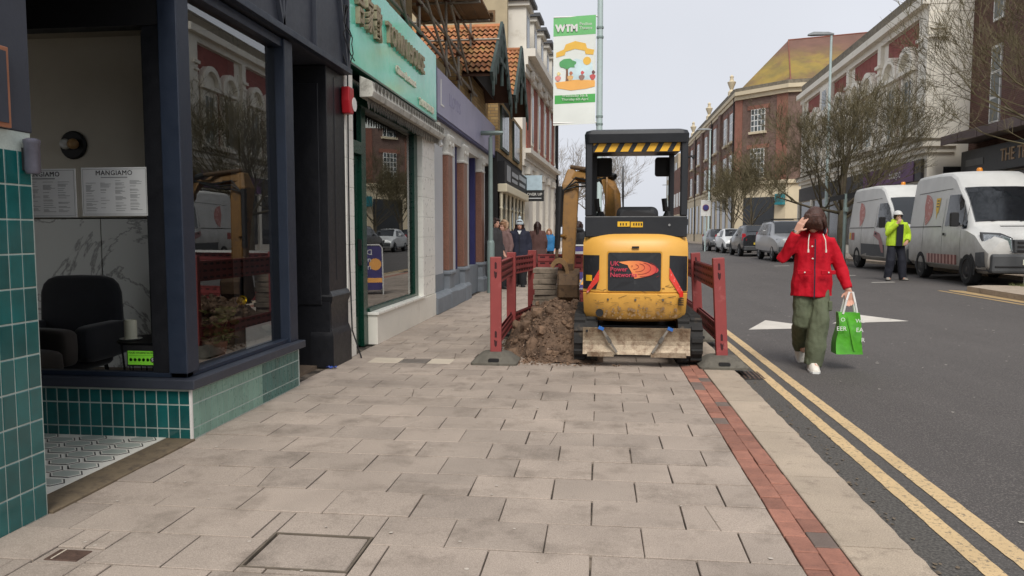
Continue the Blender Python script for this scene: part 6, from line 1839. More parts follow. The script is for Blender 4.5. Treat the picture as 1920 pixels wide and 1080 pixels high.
# ------------------------------------------------------------------ vehicles (local: front at y=0, rear at y=L, wheels on z=0)
M_vanw = grimy('van_white_paint', srgb(212, 212, 208), srgb(126, 120, 110), .25, 1.15)
M_trim = pm('grey_bumper_plastic', srgb(70, 72, 74), .6, var=.12, scale=5, local=True)
M_carg = pm('car_glass', srgb(26, 30, 34), .04, var=.1, spec=.8)
M_tyre = pm('tyre_rubber', srgb(30, 30, 30), .9, var=.2, scale=20)
M_rim = pm('alloy_rim', srgb(138, 138, 138), .4, metal=.6, var=.1)
M_rimd = pm('dirty_steel_rim', srgb(70, 66, 62), .6, metal=.3, var=.2)
M_lens = pm('headlamp_lens', srgb(150, 154, 156), .10, metal=.5, var=.5, scale=30, local=True)
M_tail = pm('tail_lamp_red', srgb(170, 34, 44), .2, var=.2, scale=20, local=True)
M_plate_w = pm('number_plate', srgb(214, 214, 200), .5)
M_seam = pm('panel_seam', srgb(92, 92, 90), .8)
M_silver = pm('silver_car_paint', srgb(150, 151, 152), .35, metal=.35, var=.06, coat=.5, local=True)
M_darkcar = pm('dark_car_paint', srgb(44, 46, 50), .3, metal=.2, var=.08, coat=.6, local=True)
M_whitecar = pm('white_car_paint', srgb(206, 208, 208), .3, var=.04, coat=.5, local=True)

class Veh:
    def __init__(s, name, label, cat, st, paint, group=None):
        """st rows: (y, zbottom, zbelt, ztop, half width belt, half width top)"""
        s.t = thing(name, label, cat, (0, 0, 0), group); s.st = st; s.paint = paint
        mb = MB(); rs = []
        for (y, zb, zl, zt, wb, wt) in st:
            zr = min(.10, (zt - zl) * .35)
            half = [(wb * .90, zb), (wb * .985, zb + .10), (wb, zb + (zl - zb) * .55), (wb * .985, zl), (wt + (wb * .985 - wt) * .12, zt - zr), (wt - .02, zt - zr * .45), (wt * .86, zt - zr * .10), (wt * .4, zt + .005)]
            rs.append([(x, y, z) for x, z in half] + [(-x, y, z) for x, z in reversed(half)])
        mb.rings(rs)
        s.body = mb.build('body', paint, s.t, smooth=28, bevel=0)
    def at(s, y):
        st = s.st
        for a, b in zip(st, st[1:]):
            if a[0] <= y <= b[0]:
                f = (y - a[0]) / (b[0] - a[0] + 1e-9); return [p + (q - p) * f for p, q in zip(a, b)]
        return list(st[0] if y < st[0][0] else st[-1])
    def hw(s, y, z):
        _, zb, zl, zt, wb, wt = s.at(y); zr = min(.10, (zt - zl) * .35)
        prof = [(zb, wb * .90), (zb + .10, wb * .985), (zb + (zl - zb) * .55, wb), (zl, wb * .985), (zt - zr, wt + (wb * .985 - wt) * .12), (zt, wt - .05)]
        for (za, xa), (zb_, xb) in zip(prof, prof[1:]):
            if za <= z <= zb_: return xa + (xb - xa) * (z - za) / (zb_ - za + 1e-9)
        return prof[0][1] if z < zb else prof[-1][1]
    def side(s, name, poly, mat, off=.006, sides=(-1, 1), sub=4, parent=None):
        out = []
        for sd in sides:
            ring = []
            n = len(poly)
            for i in range(n):
                a, b = poly[i], poly[(i + 1) % n]
                for k_ in range(sub): ring.append((a[0] + (b[0] - a[0]) * k_ / sub, a[1] + (b[1] - a[1]) * k_ / sub))
            cy_ = sum(p[0] for p in ring) / len(ring); cz = sum(p[1] for p in ring) / len(ring)
            V = [(sd * (s.hw(y, z) + off), y, z) for y, z in ring]; m = len(ring)
            V2 = [(sd * (s.hw(cy_ + (y - cy_) * .5, cz + (z - cz) * .5) + off), cy_ + (y - cy_) * .5, cz + (z - cz) * .5) for y, z in ring]
            mb = MB(); mb.add(V + V2 + [(sd * (s.hw(cy_, cz) + off), cy_, cz)], [(i, (i + 1) % m, m + (i + 1) % m, m + i) for i in range(m)] + [(m + i, m + (i + 1) % m, 2 * m) for i in range(m)])
            out.append(mb.build(name, mat, parent or s.t))
        return out
    def top(s, name, y0, y1, mat, inset=.08, off=.012, n=6):
        """panel lying on the top skin between y0 and y1 (windscreen, rear window)"""
        mb = MB(); rs = []
        d = 1 if s.at(y1)[3] > s.at(y0)[3] else -1
        for i in range(n + 1):
            y = y0 + (y1 - y0) * i / n; a = s.at(y); w = a[5] - inset
            rs.append([(-w, y - d * off, a[3] - .012 + off), (-w * .5, y - d * off, a[3] + .006 + off), (w * .5, y - d * off, a[3] + .006 + off), (w, y - d * off, a[3] - .012 + off)])
        o = len(mb.v)
        for r_ in rs: mb.v += r_
        for i in range(n):
            for k_ in range(3):
                mb.f.append((i * 4 + k_, i * 4 + k_ + 1, (i + 1) * 4 + k_ + 1, (i + 1) * 4 + k_)); mb.mi.append(0)
        return mb.build(name, mat, s.t)
    def wheel(s, y, r_, rim, wmax=None):
        for sd in (-1, 1):
            w = s.hw(y, r_ + .05)
            n = 20
            arch = [(y + (r_ + .075) * math.cos(math.pi * q / n), r_ * .98 + (r_ + .075) * math.sin(math.pi * q / n)) for q in range(n + 1)] + [(y - r_ - .075, .24), (y + r_ + .075, .24)]
            mb = MB(); mb.add([(sd * (w + .008), a, b) for a, b in arch], [tuple(range(len(arch)))]); mb.build('wheel_arch', M_black, s.t)
            x0 = w - .20
            mb = MB(); mb.lathe([(r_ * .62, x0), (r_ * .93, x0), (r_, x0 + .03), (r_, x0 + .19), (r_ * .93, x0 + .222), (r_ * .64, x0 + .228), (r_ * .60, x0 + .20)], (0, y, r_), 'x', 28)
            if sd < 0: mb.v = [(-a, b, c) for a, b, c in mb.v]
            ty = mb.build('wheel', M_tyre, s.t, smooth=35)
            mb = MB(); mb.lathe([(.001, .215), (r_ * .14, .215), (r_ * .2, .195), (r_ * .5, .19), (r_ * .60, .215), (r_ * .62, .20)], (x0, y, r_), 'x', 24)
            if sd < 0: mb.v = [(-a, b, c) for a, b, c in mb.v]
            rm = mb.build('rim', rim, ty, smooth=30)
            for q in range(5):
                a = 6.283 * q / 5; mb = MB()
                pts = []
                for da, rr in ((-.22, .28), (.22, .28), (.16, .52), (-.16, .52)):
                    pts.append((sd * (x0 + .205), y + r_ * rr * math.cos(a + da), r_ + r_ * rr * math.sin(a + da)))
                mb.add(pts, [(0, 1, 2, 3)]); mb.build('rim_gap', M_black, ty)
    def box(s, name, x0, x1, y0, y1, z0, z1, mat, bevel=.01, parent=None):
        return MB().box(x0, x1, y0, y1, z0, z1).build(name, mat, parent or s.t, bevel=bevel)
    def place(s, x, y, rot=0, z=None):
        s.t.location = (x, y, zroad(x) if z is None else z); s.t.rotation_euler = (0, 0, rot)
        return s

def van(label, x, y, rot, L=4.9, stripe=True, plate='EK08'):
    wbf, wbr = .92, L - 1.02
    st = [(0.0, .42, .62, .78, .80, .62), (.06, .33, .70, .98, .90, .70), (.22, .28, .82, 1.10, .955, .74), (.60, .28, 1.08, 1.21, .975, .80), (1.0, .28, 1.18, 1.33, .985, .83), (1.28, .30, 1.22, 1.62, .985, .80), (1.62, .30, 1.24, 1.99, .985, .78), (1.86, .30, 1.26, 2.20, .985, .79), (2.15, .30, 1.28, 2.47, .985, .79), (2.45, .30, 1.30, 2.58, .985, .80), (3.2, .30, 1.30, 2.61, .985, .81), (L - .25, .32, 1.30, 2.60, .985, .81), (L - .06, .36, 1.30, 2.52, .97, .79), (L, .42, 1.28, 2.40, .95, .76)]
    v = Veh('van', label, 'van', st, M_vanw)
    v.top('windscreen', 1.06, 1.83, M_carg, .05, .014)
    v.side('side_window', [(1.34, 1.30), (2.30, 1.30), (2.30, 2.02), (1.80, 2.02), (1.60, 1.86)], M_carg, .008)
    v.side('quarter_window', [(1.10, 1.24), (1.30, 1.24), (1.55, 1.80)], M_carg, .008)
    v.side('grey_sill', [(1.45, .30), (wbr - .42, .30), (wbr - .42, .62), (1.45, .62)], pm('dirty_white', srgb(150, 146, 138), .6, var=.2, scale=4, local=True), .005)
    v.side('front_wing_trim', [(.10, .34), (.50, .34), (.50, .72), (.16, .74)], M_trim, .012)
    for a in (1.32, 2.42, 3.72):
        v.side('door_seam', [(a, .40), (a + .012, .40), (a + .012, 1.95), (a, 1.95)], M_seam, .009)
    v.side('slide_rail', [(2.5, 1.28), (L - .15, 1.28), (L - .15, 1.305), (2.5, 1.305)], M_seam, .010)
    v.side('roof_seam', [(2.2, 2.16), (L - .1, 2.12), (L - .1, 2.135), (2.2, 2.175)], M_seam, .008)
    v.side('door_handle', [(2.20, 1.08), (2.34, 1.08), (2.34, 1.14), (2.20, 1.14)], M_black, .03)
    v.wheel(wbf, .345, M_rimd); v.wheel(wbr, .345, M_rimd)
    # nose: bumper, grille, lamps, plate, bonnet slot
    v.box('bumper', -.86, .86, -.06, .20, .30, .70, M_trim, .05)
    v.box('bumper_lip', -.80, .80, -.075, .1, .42, .46, M_black, .01)
    g = v.box('grille', -.42, .42, -.03, .20, .72, 1.0, M_trim, .02)
    for q in range(3): v.box('grille_slot', -.36, .36, -.045, -.02, .75 + q * .085, .79 + q * .085, M_black, .004, g)
    for sd in (-1, 1):
        mb = MB(); prof = [(.44, -.02, .74), (.78, .06, .72), (.90, .26, .78), (.88, .40, 1.12), (.60, .14, 1.10), (.46, .02, 1.02)]
        mb.prism([(sd * a, b, c) for a, b, c in prof], (0, .10, .02)); mb.build('headlight', M_lens, v.t, bevel=.02)
        mb = MB(); c_ = Vector((sd * .67, .14, .91)); mb.prism([c_ + (Vector((sd * a, b, c)) - c_) * 1.09 + Vector((0, .012, 0)) for a, b, c in prof], (0, .08, .02)); mb.build('headlight_rim', M_trim, v.t)
        mb = MB(); mb.rings([[(p[0] + sd * 1.12, y_, p[1]) for p in rrect(-.09, .09, 1.28, 1.60, .04, 3)] for y_ in (1.30, 1.40)]); mr = mb.build('mirror', M_black, v.t, bevel=.015)
        MB().beam((sd * .98, 1.42, 1.34), (sd * 1.08, 1.36, 1.36), .05, .05).build('mirror_arm', M_black, mr)
    v.box('number_plate', -.26, .26, -.085, -.06, .48, .59, M_plate_w, .003)
    ptext('plate_text', plate, (0, -.088, .535), (1, 0, 0), (0, 0, 1), .10, M_black, v.t, .002)
    mb = MB(); mb.box(-.35, .35, .80, .90, 1.27, 1.295); mb.build('bonnet_vent', M_black, v.t)
    for sx in (-.45, .15):
        mb = MB(); mb.beam((sx, 1.04, 1.40), (sx + .5, 1.12, 1.47), .02, .012); mb.build('wiper', M_black, v.t)
    mb = MB(); mb.lathe([(.001, 2.60), (.07, 2.60), (.065, 2.67), (.045, 2.70), (.001, 2.70)], (0, 2.9, 0), n=14); mb.build('beacon', pm('amber_beacon', srgb(226, 140, 40), .25), v.t, smooth=40)
    # livery: shell emblem, yellow flash, red chequer band
    MR = pm('livery_red', srgb(186, 120, 112), .5, var=.12, scale=6, local=True)
    yc, zc = L - 1.05, 1.70
    arcs = []
    v.side('livery_emblem', [(yc - .58 * math.cos(a), zc + .40 * math.sin(a)) for a in [R(-70 + 160 * q / 10) for q in range(11)]] + [(yc + .02, zc + .10)], MR, .007, sub=1)
    for q in range(4):
        rr = .95 - q * .17
        for i in range(8):
            a0, a1 = R(-66 + 150 * i / 8), R(-66 + 150 * (i + 1) / 8)
            pts_ = [(yc - .58 * rr * math.cos(a0), zc + .40 * rr * math.sin(a0)), (yc - .58 * rr * math.cos(a1), zc + .40 * rr * math.sin(a1)), (yc - .58 * (rr - .04) * math.cos(a1), zc + .40 * (rr - .04) * math.sin(a1)), (yc - .58 * (rr - .04) * math.cos(a0), zc + .40 * (rr - .04) * math.sin(a0))]
            if q < 3 and i % 2 == 0: v.side('livery_line', [pts_[0], (yc - .58 * rr * math.cos(a1), zc + .40 * rr * math.sin(a1)), pts_[2], pts_[3]], pm('livery_pale', srgb(216, 190, 184), .5), .010, sub=1, sides=(-1,))
    if stripe:
        v.side('yellow_flash', [(2.80, 1.98), (3.08, 1.98), (3.02, 1.68), (2.98, 1.66), (2.92, 1.46), (2.90, 1.62), (2.84, 1.62)], pm('flash_yellow', srgb(222, 182, 60), .5), .009, sub=1)
        for q in range(3): v.side('flash_mark', [(2.86, 1.76 + q * .07), (3.0, 1.76 + q * .07), (3.0, 1.79 + q * .07), (2.86, 1.79 + q * .07)], M_seam, .011, sub=1)
        n = 9
        for q in range(n):
            a = 1.50 + q * (wbr - .45 - 1.5) / n; w = (wbr - .45 - 1.5) / n
            v.side('chequer', [(a, .42), (a + w * .5, .42), (a + w * .5, .64), (a, .64)], pm('chequer_maroon', srgb(122, 74, 68), .6, var=.2, scale=6, local=True), .009, sub=1)
            v.side('chequer', [(a + w * .5, .42), (a + w, .42), (a + w, .64), (a + w * .5, .64)], pm('chequer_pink', srgb(188, 150, 142), .6, var=.2, scale=6, local=True), .009, sub=1)
    else:
        v.side('red_label', [(L - .75, .90), (L - .45, .90), (L - .45, 1.14), (L - .75, 1.14)], pm('label_red', srgb(160, 72, 64), .5), .009, sub=1)
        v.side('yellow_label', [(L - .38, .92), (L - .2, .92), (L - .2, 1.14), (L - .38, 1.14)], MATS.get('flash_yellow') or pm('flash_yellow', srgb(222, 182, 60), .5), .009, sub=1)
        v.side('lower_grime', [(1.5, .32), (wbr - .45, .32), (wbr - .45, .80), (1.5, .78)], M_trim, .006)
        v.side('maroon_arc', [(1.55, .55), (1.75, .55), (2.05, .98), (2.5, 1.05), (2.45, 1.2), (1.95, 1.12), (1.65, .85)], pm('arc_maroon', srgb(158, 112, 112), .5), .010)
    v.place(x, y, rot); v.t.scale = (1, 1, 1.05)
    return v
van('dirty white works van parked nearest with a chequered sill band', 9.35, 17.15, R(-3.5), 4.86, True)
van('dirty white works van parked behind the nearer one', 9.72, 22.55, R(-1.5), 5.2, False, 'GX57')

def car(label, st, paint, wb, r_, win_side, screens, x, y, rot, tail=False, rails=False, name='parked_car', rim=M_rim):
    v = Veh(name, label, 'car', st, paint, 'cars parked along the right kerb')
    L = st[-1][0]
    for y0, y1 in screens: v.top('windscreen', y0, y1, M_carg, .06, .012)
    for poly in win_side: v.side('side_window', poly, M_carg, .007)
    v.wheel(wb[0], r_, rim); v.wheel(wb[1], r_, rim)
    w = st[2][4]
    for sd in (-1, 1):
        mb = MB(); zt = v.at(.30)[3]
        mb.prism([(sd * w * .55, .02, zt - .24), (sd * w * .93, .16, zt - .24), (sd * w * .97, .42, zt - .16), (sd * w * .90, .36, zt - .06), (sd * w * .58, .08, zt - .09)], (0, .05, .01)); mb.build('headlight', M_lens, v.t, bevel=.01)
        zr = v.at(L - .2)[2]
        mb = MB(); mb.prism([(sd * w * .70, L - .02, zr - .16), (sd * w * .97, L - .16, zr - .16), (sd * w * .95, L - .22, zr + .20), (sd * w * .78, L - .10, zr + .20)], (0, .05, 0)); mb.build('tail_light', M_tail, v.t, bevel=.01)
        ym = win_side[0][0][0] + .12; zm = win_side[0][0][1] + .06
        mb = MB(); mb.rings([[(p[0] + sd * (w + .13), y_, p[1]) for p in rrect(-.08, .08, zm, zm + .16, .03, 3)] for y_ in (ym - .05, ym + .05)]); mb.build('mirror', paint, v.t, bevel=.01)
    v.box('bumper', -w * .86, w * .86, -.03, .2, st[0][1], st[0][1] + .20, M_trim, .03)
    v.box('bumper', -w * .86, w * .86, L - .2, L + .03, .32, .55, M_trim if tail else paint, .03)
    v.box('grille', -w * .42, w * .42, -.035, .1, .58, .76, M_black, .02)
    v.box('number_plate', -.26, .26, -.045, -.025, .40, .51, M_plate_w, .002)
    v.box('number_plate', -.26, .26, L + .025, L + .04, .62, .73, pm('rear_plate', srgb(220, 190, 70), .5), .002)
    if rails:
        for sd in (-1, 1):
            yy = [st[-1][0] * .42, st[-1][0] * .92]
            mb = MB(); mb.tube([(sd * .62, yy[0], v.at(yy[0])[3]), (sd * .62, yy[0] + .1, v.at(yy[0])[3] + .07), (sd * .62, yy[1] - .1, v.at(yy[1])[3] + .07), (sd * .62, yy[1], v.at(yy[1])[3])], .02, 6); mb.build('roof_rail', M_black, v.t)
        for f in (.5, .8):
            mb = MB(); yy = L * f; mb.cyl((-.66, yy, v.at(yy)[3] + .08), (.66, yy, v.at(yy)[3] + .08), .022, n=8); mb.build('roof_bar', M_black, v.t)
    return v.place(x, y, rot)
SUV = [(0, .45, .62, .78, .74, .55), (.08, .36, .78, .98, .86, .66), (.5, .34, .95, 1.07, .91, .74), (1.35, .34, 1.04, 1.16, .925, .76), (1.75, .34, 1.06, 1.52, .925, .68), (2.05, .34, 1.07, 1.74, .925, .64), (2.6, .34, 1.08, 1.79, .925, .64), (4.2, .36, 1.08, 1.76, .925, .64), (4.55, .40, 1.06, 1.55, .91, .66), (4.72, .45, 1.02, 1.16, .88, .68)]
car('silver grey four wheel drive with roof bars parked facing the camera', SUV, M_silver, (.88, 3.75), .37, [[(1.62, 1.12), (2.55, 1.12), (2.55, 1.64), (2.1, 1.64)], [(2.62, 1.12), (3.45, 1.12), (3.45, 1.63), (2.62, 1.64)], [(3.55, 1.14), (4.3, 1.16), (4.1, 1.58), (3.55, 1.62)]], [(1.40, 2.0)], 8.35, 32.3, R(-1), rails=True)
HAT = [(0, .40, .55, .64, .70, .52), (.08, .28, .66, .78, .80, .62), (.5, .26, .82, .90, .85, .68), (1.05, .26, .90, 1.00, .865, .70), (1.5, .26, .93, 1.30, .865, .62), (1.85, .26, .94, 1.46, .865, .58), (2.5, .26, .95, 1.50, .865, .57), (3.3, .28, .95, 1.45, .86, .56), (3.75, .32, .93, 1.12, .84, .60), (4.0, .40, .85, .96, .78, .58)]
hw_ = [[(1.30, .98), (2.25, .98), (2.25, 1.38), (1.85, 1.38)], [(2.32, .98), (3.25, 1.0), (3.15, 1.36), (2.32, 1.39)]]
def flip(st):
    L = st[-1][0]; return [(round(L - a[0], 3), *a[1:]) for a in reversed(st)]
TALL = [(y, a, b + .08, c + .16, d, e + .02) for (y, a, b, c, d, e) in HAT]
car('dark car parked facing away with its red tail lights to the camera', TALL, M_darkcar, (.75, 3.25), .34, [[(p[0], p[1] + .1) for p in w] for w in hw_], [(1.08, 1.82), (3.32, 3.74)], 8.25, 43.6, R(180), tail=True)
car('white hatchback parked between the two dark cars', HAT, M_whitecar, (.72, 3.2), .31, hw_, [(1.08, 1.82)], 8.35, 45.6, 0)
car('dark hatchback parked farthest beside the no stopping sign', HAT, M_darkcar, (.72, 3.2), .31, hw_, [(1.08, 1.82)], 8.30, 51.2, 0)
# ------------------------------------------------------------------ people
M_skin = pm('skin', srgb(206, 158, 136), .55, var=.08, scale=12)
M_hairb = pm('brown_hair', srgb(70, 42, 32), .45, var=.45, scale=55, bump=.8, bscale=90)
M_hairk = pm('dark_brown_hair', srgb(48, 30, 26), .55, var=.3, scale=30)
def meld(mb, voxel, smooth_it=4, amp=0.0, nscale=8.0, seed=0.0):
    """fuse overlapping shells into one continuous skin"""
    me = mb.mesh('meld', [])
    ob = bpy.data.objects.new('meld', me); COL.objects.link(ob)
    md = ob.modifiers.new('r', 'REMESH'); md.mode = 'VOXEL'; md.voxel_size = voxel
    sm = ob.modifiers.new('s', 'SMOOTH'); sm.iterations = smooth_it; sm.factor = .5
    dg = bpy.context.evaluated_depsgraph_get()
    m2 = bpy.data.meshes.new_from_object(ob.evaluated_get(dg))
    bpy.data.objects.remove(ob); bpy.data.meshes.remove(me)
    if amp:
        nn = [v.normal.copy() for v in m2.vertices]
        for v, n in zip(m2.vertices, nn):
            p = v.co * nscale
            q = Vector((p.x + seed, p.y, p.z * .55))
            d = mnoise.fractal(q, 1, 2, 3) + .6 * math.sin(3.2 * mnoise.noise(q * .7) + p.z * .5)
            v.co += n * amp * d
    m2.shade_smooth()
    return m2
def put(name, me, mat, parent):
    me.name = name; me.materials.clear(); me.materials.append(mat)
    return link(name, me, parent)
def ell(c, rx, ry, n=16, e=2.4):
    c = Vector(c); r_ = []
    for k_ in range(n):
        a = 6.2832 * k_ / n
        x, y = math.cos(a), math.sin(a)
        r_.append(c + Vector((rx * math.copysign(abs(x) ** (2 / e), x), ry * math.copysign(abs(y) ** (2 / e), y), 0)))
    return r_
def ball(mb, c, rx, ry, rz, n=14, m=9):
    c = Vector(c); rs = []
    for i in range(m + 1):
        f = -math.pi / 2 + math.pi * i / m; co = max(math.cos(f), .03)
        rs.append([c + Vector((rx * co * math.cos(6.2832 * k_ / n), ry * co * math.sin(6.2832 * k_ / n), rz * math.sin(f))) for k_ in range(n)])
    mb.rings(rs)
def head(mb, c, s=1.0, M=None):
    """cranium, jaw, nose, ears; local faces -y"""
    h = MB()
    ball(h, (0, .012, .03), .074, .093, .092); ball(h, (0, -.022, -.045), .056, .066, .068); ball(h, (0, -.05, -.088), .028, .028, .022)
    h.rings([ell((0, -.082, .018), .010, .010), ell((0, -.098, -.012), .012, .012), ell((0, -.108, -.03), .016, .014), ell((0, -.09, -.042), .014, .012)])
    for sx in (-1, 1):
        ball(h, (sx * .076, .012, -.01), .012, .02, .032); ball(h, (sx * .036, -.062, -.022), .02, .016, .016); ball(h, (sx * .028, -.078, .032), .024, .012, .009)
    ball(h, (0, -.083, -.066), .022, .012, .009)
    T = Matrix.Translation(c) @ (M or Matrix()) @ Matrix.Scale(s, 4)
    h.xf(T); mb.add(h.v, h.f)
    return T
def hand(mb, w, d, pn, s=1.0, curl=.5, thumb=1):
    """palm and five fingers; w wrist point, d pointing direction, pn palm normal"""
    d = Vector(d).normalized(); pn = Vector(pn); pn = (pn - d * pn.dot(d)).normalized(); sd = d.cross(pn).normalized() * thumb
    w = Vector(w)
    mb.rings([[w + d * (t_ * s) + sd * (a * ww * s) + pn * (b * .014 * s) for a, b in ((-1, -1), (1, -1), (1, 1), (-1, 1))] for t_, ww in ((-.02, .024), (.03, .036), (.085, .042))])
    for i, (off, L) in enumerate(((-.032, .060), (-.011, .075), (.011, .082), (.032, .074))):
        p = w + d * (.082 * s) + sd * (off * s); path = [p - d * .02 * s]; dd = d.copy()
        for k_ in range(3):
            path.append(p.copy()); dd = (dd + pn * curl * (.5 + .2 * k_)).normalized(); p = p + dd * (L * s / 2.4)
        path.append(p)
        mb.tube(path, [.0095 * s, .0095 * s, .009 * s, .0085 * s, .0075 * s], 7)
    p = w + d * (.02 * s) + sd * (.034 * s); dd = (d * .7 + sd * .8 + pn * .25).normalized()
    mb.tube([p - sd * .01 * s, p + dd * .03 * s, p + (dd + d * .3 + pn * .3).normalized() * .062 * s], [.012 * s, .011 * s, .0085 * s], 7)

def person(label, loc, rot, J, spec):
    t = thing('person', label, 'person', (0, 0, 0)); vx = spec.get('voxel', .012)
    g = lambda k_: Vector(J[k_])
    HM = Matrix.Rotation(R(spec.get('yaw', 0)), 4, 'Z') @ Matrix.Rotation(R(spec.get('nod', 0)), 4, 'X') @ Matrix.Rotation(R(spec.get('tilt', 0)), 4, 'Y')
    # body: one continuous skin
    b = MB()
    HT = head(b, g('head'), 1.0, HM)
    b.tube([g('neck') - Vector((0, 0, .05)), g('neck'), g('head') + Vector((0, .015, -.05))], [.06, .052, .050], 10)
    pel, nk = g('pelvis'), g('neck')
    def tor(f): return pel.lerp(nk, f)
    b.rings([ell(tor(f), rx * .84, ry * .80) for f, rx, ry in ((-.12, .11, .09), (0, .155, .11), (.25, .14, .10), (.55, .15, .105), (.80, .15, .095), (.91, .10, .075), (1.0, .06, .055))])
    for s in 'LR':
        b.tube([g('sh' + s), g('el' + s), g('wr' + s)], [.042, .038, .029], 8)
        hd = J.get('hd' + s) or ((g('wr' + s) - g('el' + s)).normalized(), (0, -1, 0), .45)
        hand(b, g('wr' + s), hd[0], hd[1], 1.0, hd[2], -1 if s == 'R' else 1)
        b.tube([g('hip' + s), g('kn' + s), g('an' + s)], [.085, .058, .042], 8)
        b.tube([g('an' + s) + Vector((0, .02, -.02)), g('an' + s) + Vector((0, -.12, -.06))], [.04, .03], 8)
    put('body', meld(b, spec.get('bvoxel', vx * .75), 2), M_skin, t)
    # eyes and mouth
    for sx in (-1, 1) if not spec.get('hidden_face') else ():
        e = MB(); ball(e, (sx * .029, -.0825, .012), .010, .006, .006, 10, 6); e.xf(HT); e.build('eye', pm('eye_dark', srgb(40, 30, 26), .3), t, smooth=True)
    e = MB(); ball(e, (0, -.093, -.066), .02, .006, .005, 10, 6); e.xf(HT); e.build('mouth', pm('lips', srgb(176, 104, 98), .5), t, smooth=True)
    # trousers
    if spec.get('trousers'):
        q = MB(); lr = spec.get('legr', (.115, .105, .10, .095))
        q.rings([ell(pel + Vector((0, 0, z)), rx, ry) for z, rx, ry in ((-.12, .14, .10), (-.05, .165, .118), (.06, .165, .115), (.12, .155, .11))])
        for s in 'LR':
            hp, kn, an = g('hip' + s), g('kn' + s), g('an' + s)
            q.tube([hp, hp.lerp(kn, .5), kn, kn.lerp(an, .55), an + (an - kn).normalized() * .05], [lr[0], (lr[0] + lr[1]) / 2, lr[1], lr[2], lr[3]], 12)
        put('trousers', meld(q, vx, 3, spec.get('fold', .008), 11, 3.1), spec['trousers'], t)
    # shoes
    for s in 'LR':
        an = g('an' + s); fd = Vector(J.get('toe' + s, (0, -1, 0))).normalized(); sdv = Vector((-fd.y, fd.x, 0)).normalized() if abs(fd.z) < .9 else Vector((1, 0, 0)); upv = sdv.cross(fd) * -1
        if upv.z < 0: upv = -upv
        q = MB(); rs = []
        for f, w, h in ((-.085, .036, .09), (-.055, .044, .105), (.02, .046, .10), (.09, .052, .066), (.155, .047, .046), (.195, .026, .026)):
            c = an + fd * f - upv * .085
            rs.append([c - sdv * w, c + sdv * w, c + sdv * w * .9 + upv * h * .6, c + sdv * w * .45 + upv * h, c - sdv * w * .45 + upv * h, c - sdv * w * .9 + upv * h * .6])
        q.rings(rs); sh = q.build('shoe', spec['shoes'], t, smooth=50, bevel=.006)
        q = MB(); rs = []
        for f, w in ((-.09, .038), (-.055, .047), (.09, .055), (.155, .050), (.20, .028)):
            c = an + fd * f - upv * .090
            rs.append([c - sdv * w - upv * .006, c + sdv * w - upv * .006, c + sdv * w + upv * .014, c - sdv * w + upv * .014])
        q.rings(rs); q.build('sole', spec.get('sole', M_white), sh)
    # coat or jacket
    q = MB(); hem = spec['hem']; fl = spec.get('flare', .02); bulk = spec.get('bulk', 1.0)
    tz = lambda z: pel.lerp(nk, (z - pel.z) / (nk.z - pel.z))
    zs = [hem, hem + (nk.z - hem) * .2, hem + (nk.z - hem) * .45, hem + (nk.z - hem) * .68, hem + (nk.z - hem) * .86, nk.z - .015, nk.z + .03]
    rr = [(.20 + fl, .145 + fl * .7), (.205 + fl * .7, .15 + fl * .5), (.195 + fl * .3, .14), (.20, .14), (.172, .12), (.10, .09), (.08, .08)]
    q.rings([ell(tz(z), a * bulk, b_ * bulk) for z, (a, b_) in zip(zs, rr)])
    for s in 'LR':
        sr = spec.get('sleeve', (.078, .068, .054))
        sh_, e_, w_ = g('sh' + s), g('el' + s), g('wr' + s)
        q.tube([sh_.lerp(tz(sh_.z), .5), sh_, sh_.lerp(e_, .5), e_, e_.lerp(w_, .5), w_ + (w_ - e_).normalized() * -.015], [.07, sr[0], (sr[0] + sr[1]) / 2, sr[1], (sr[1] + sr[2]) / 2, sr[2]], 12)
    if spec.get('hood'):
        q.tube([nk + Vector((.10 * math.cos(a), .085 * math.sin(a) + .015, .015 + .02 * math.sin(a))) for a in [R(-30 + 240 * k_ / 10) for k_ in range(11)]], [.04, .05, .058, .064, .066, .068, .066, .064, .058, .05, .04], 10)
    coat = put('coat' if spec.get('long') else 'jacket', meld(q, vx, 3, spec.get('fold', .008), 9, 1.7), spec['coat'], t)
    # hair
    hm = spec.get('hair', M_hairb); hh = MB(); L = spec.get('hairlen', .05)
    ball(hh, (0, .022, .045), .088, .104, .096)
    ball(hh, (0, -.045, .088), .07, .05, .035)
    for sx in (-1, 1) if not spec.get('hidden_face') else ():
        hh.tube([(sx * .075, -.005, .06), (sx * .088, .0, 0), (sx * .082, .012, -L * .7 - .02), (sx * .066, .025, -L - .04)], [.03, .032, .034, .02], 8)
    hh.tube([(0, .085, .06), (0, .105, -.02), (0, .095, -L * .8 - .03), (0, .09, -L - .06)], [.05, .06, .062, .035], 10)
    if spec.get('hidden_face'):
        ball(hh, (0, .03, -.01), .094, .092, .085); ball(hh, (0, -.03, .05), .088, .085, .075)
    if spec.get('fringe'):
        for k_ in range(9):
            a = -.075 + .15 * k_ / 8
            hh.tube([(a * .6, -.05, .125), (a, -.100, .065), (a * 1.15, -.112, .0), (a * 1.1, -.110, spec['fringe'] + .015 * (k_ % 3))], [.02, .022, .02, .010], 6)
    hh.xf(HT)
    put('hair', meld(hh, .007, 6, .0018, 60), hm, t)
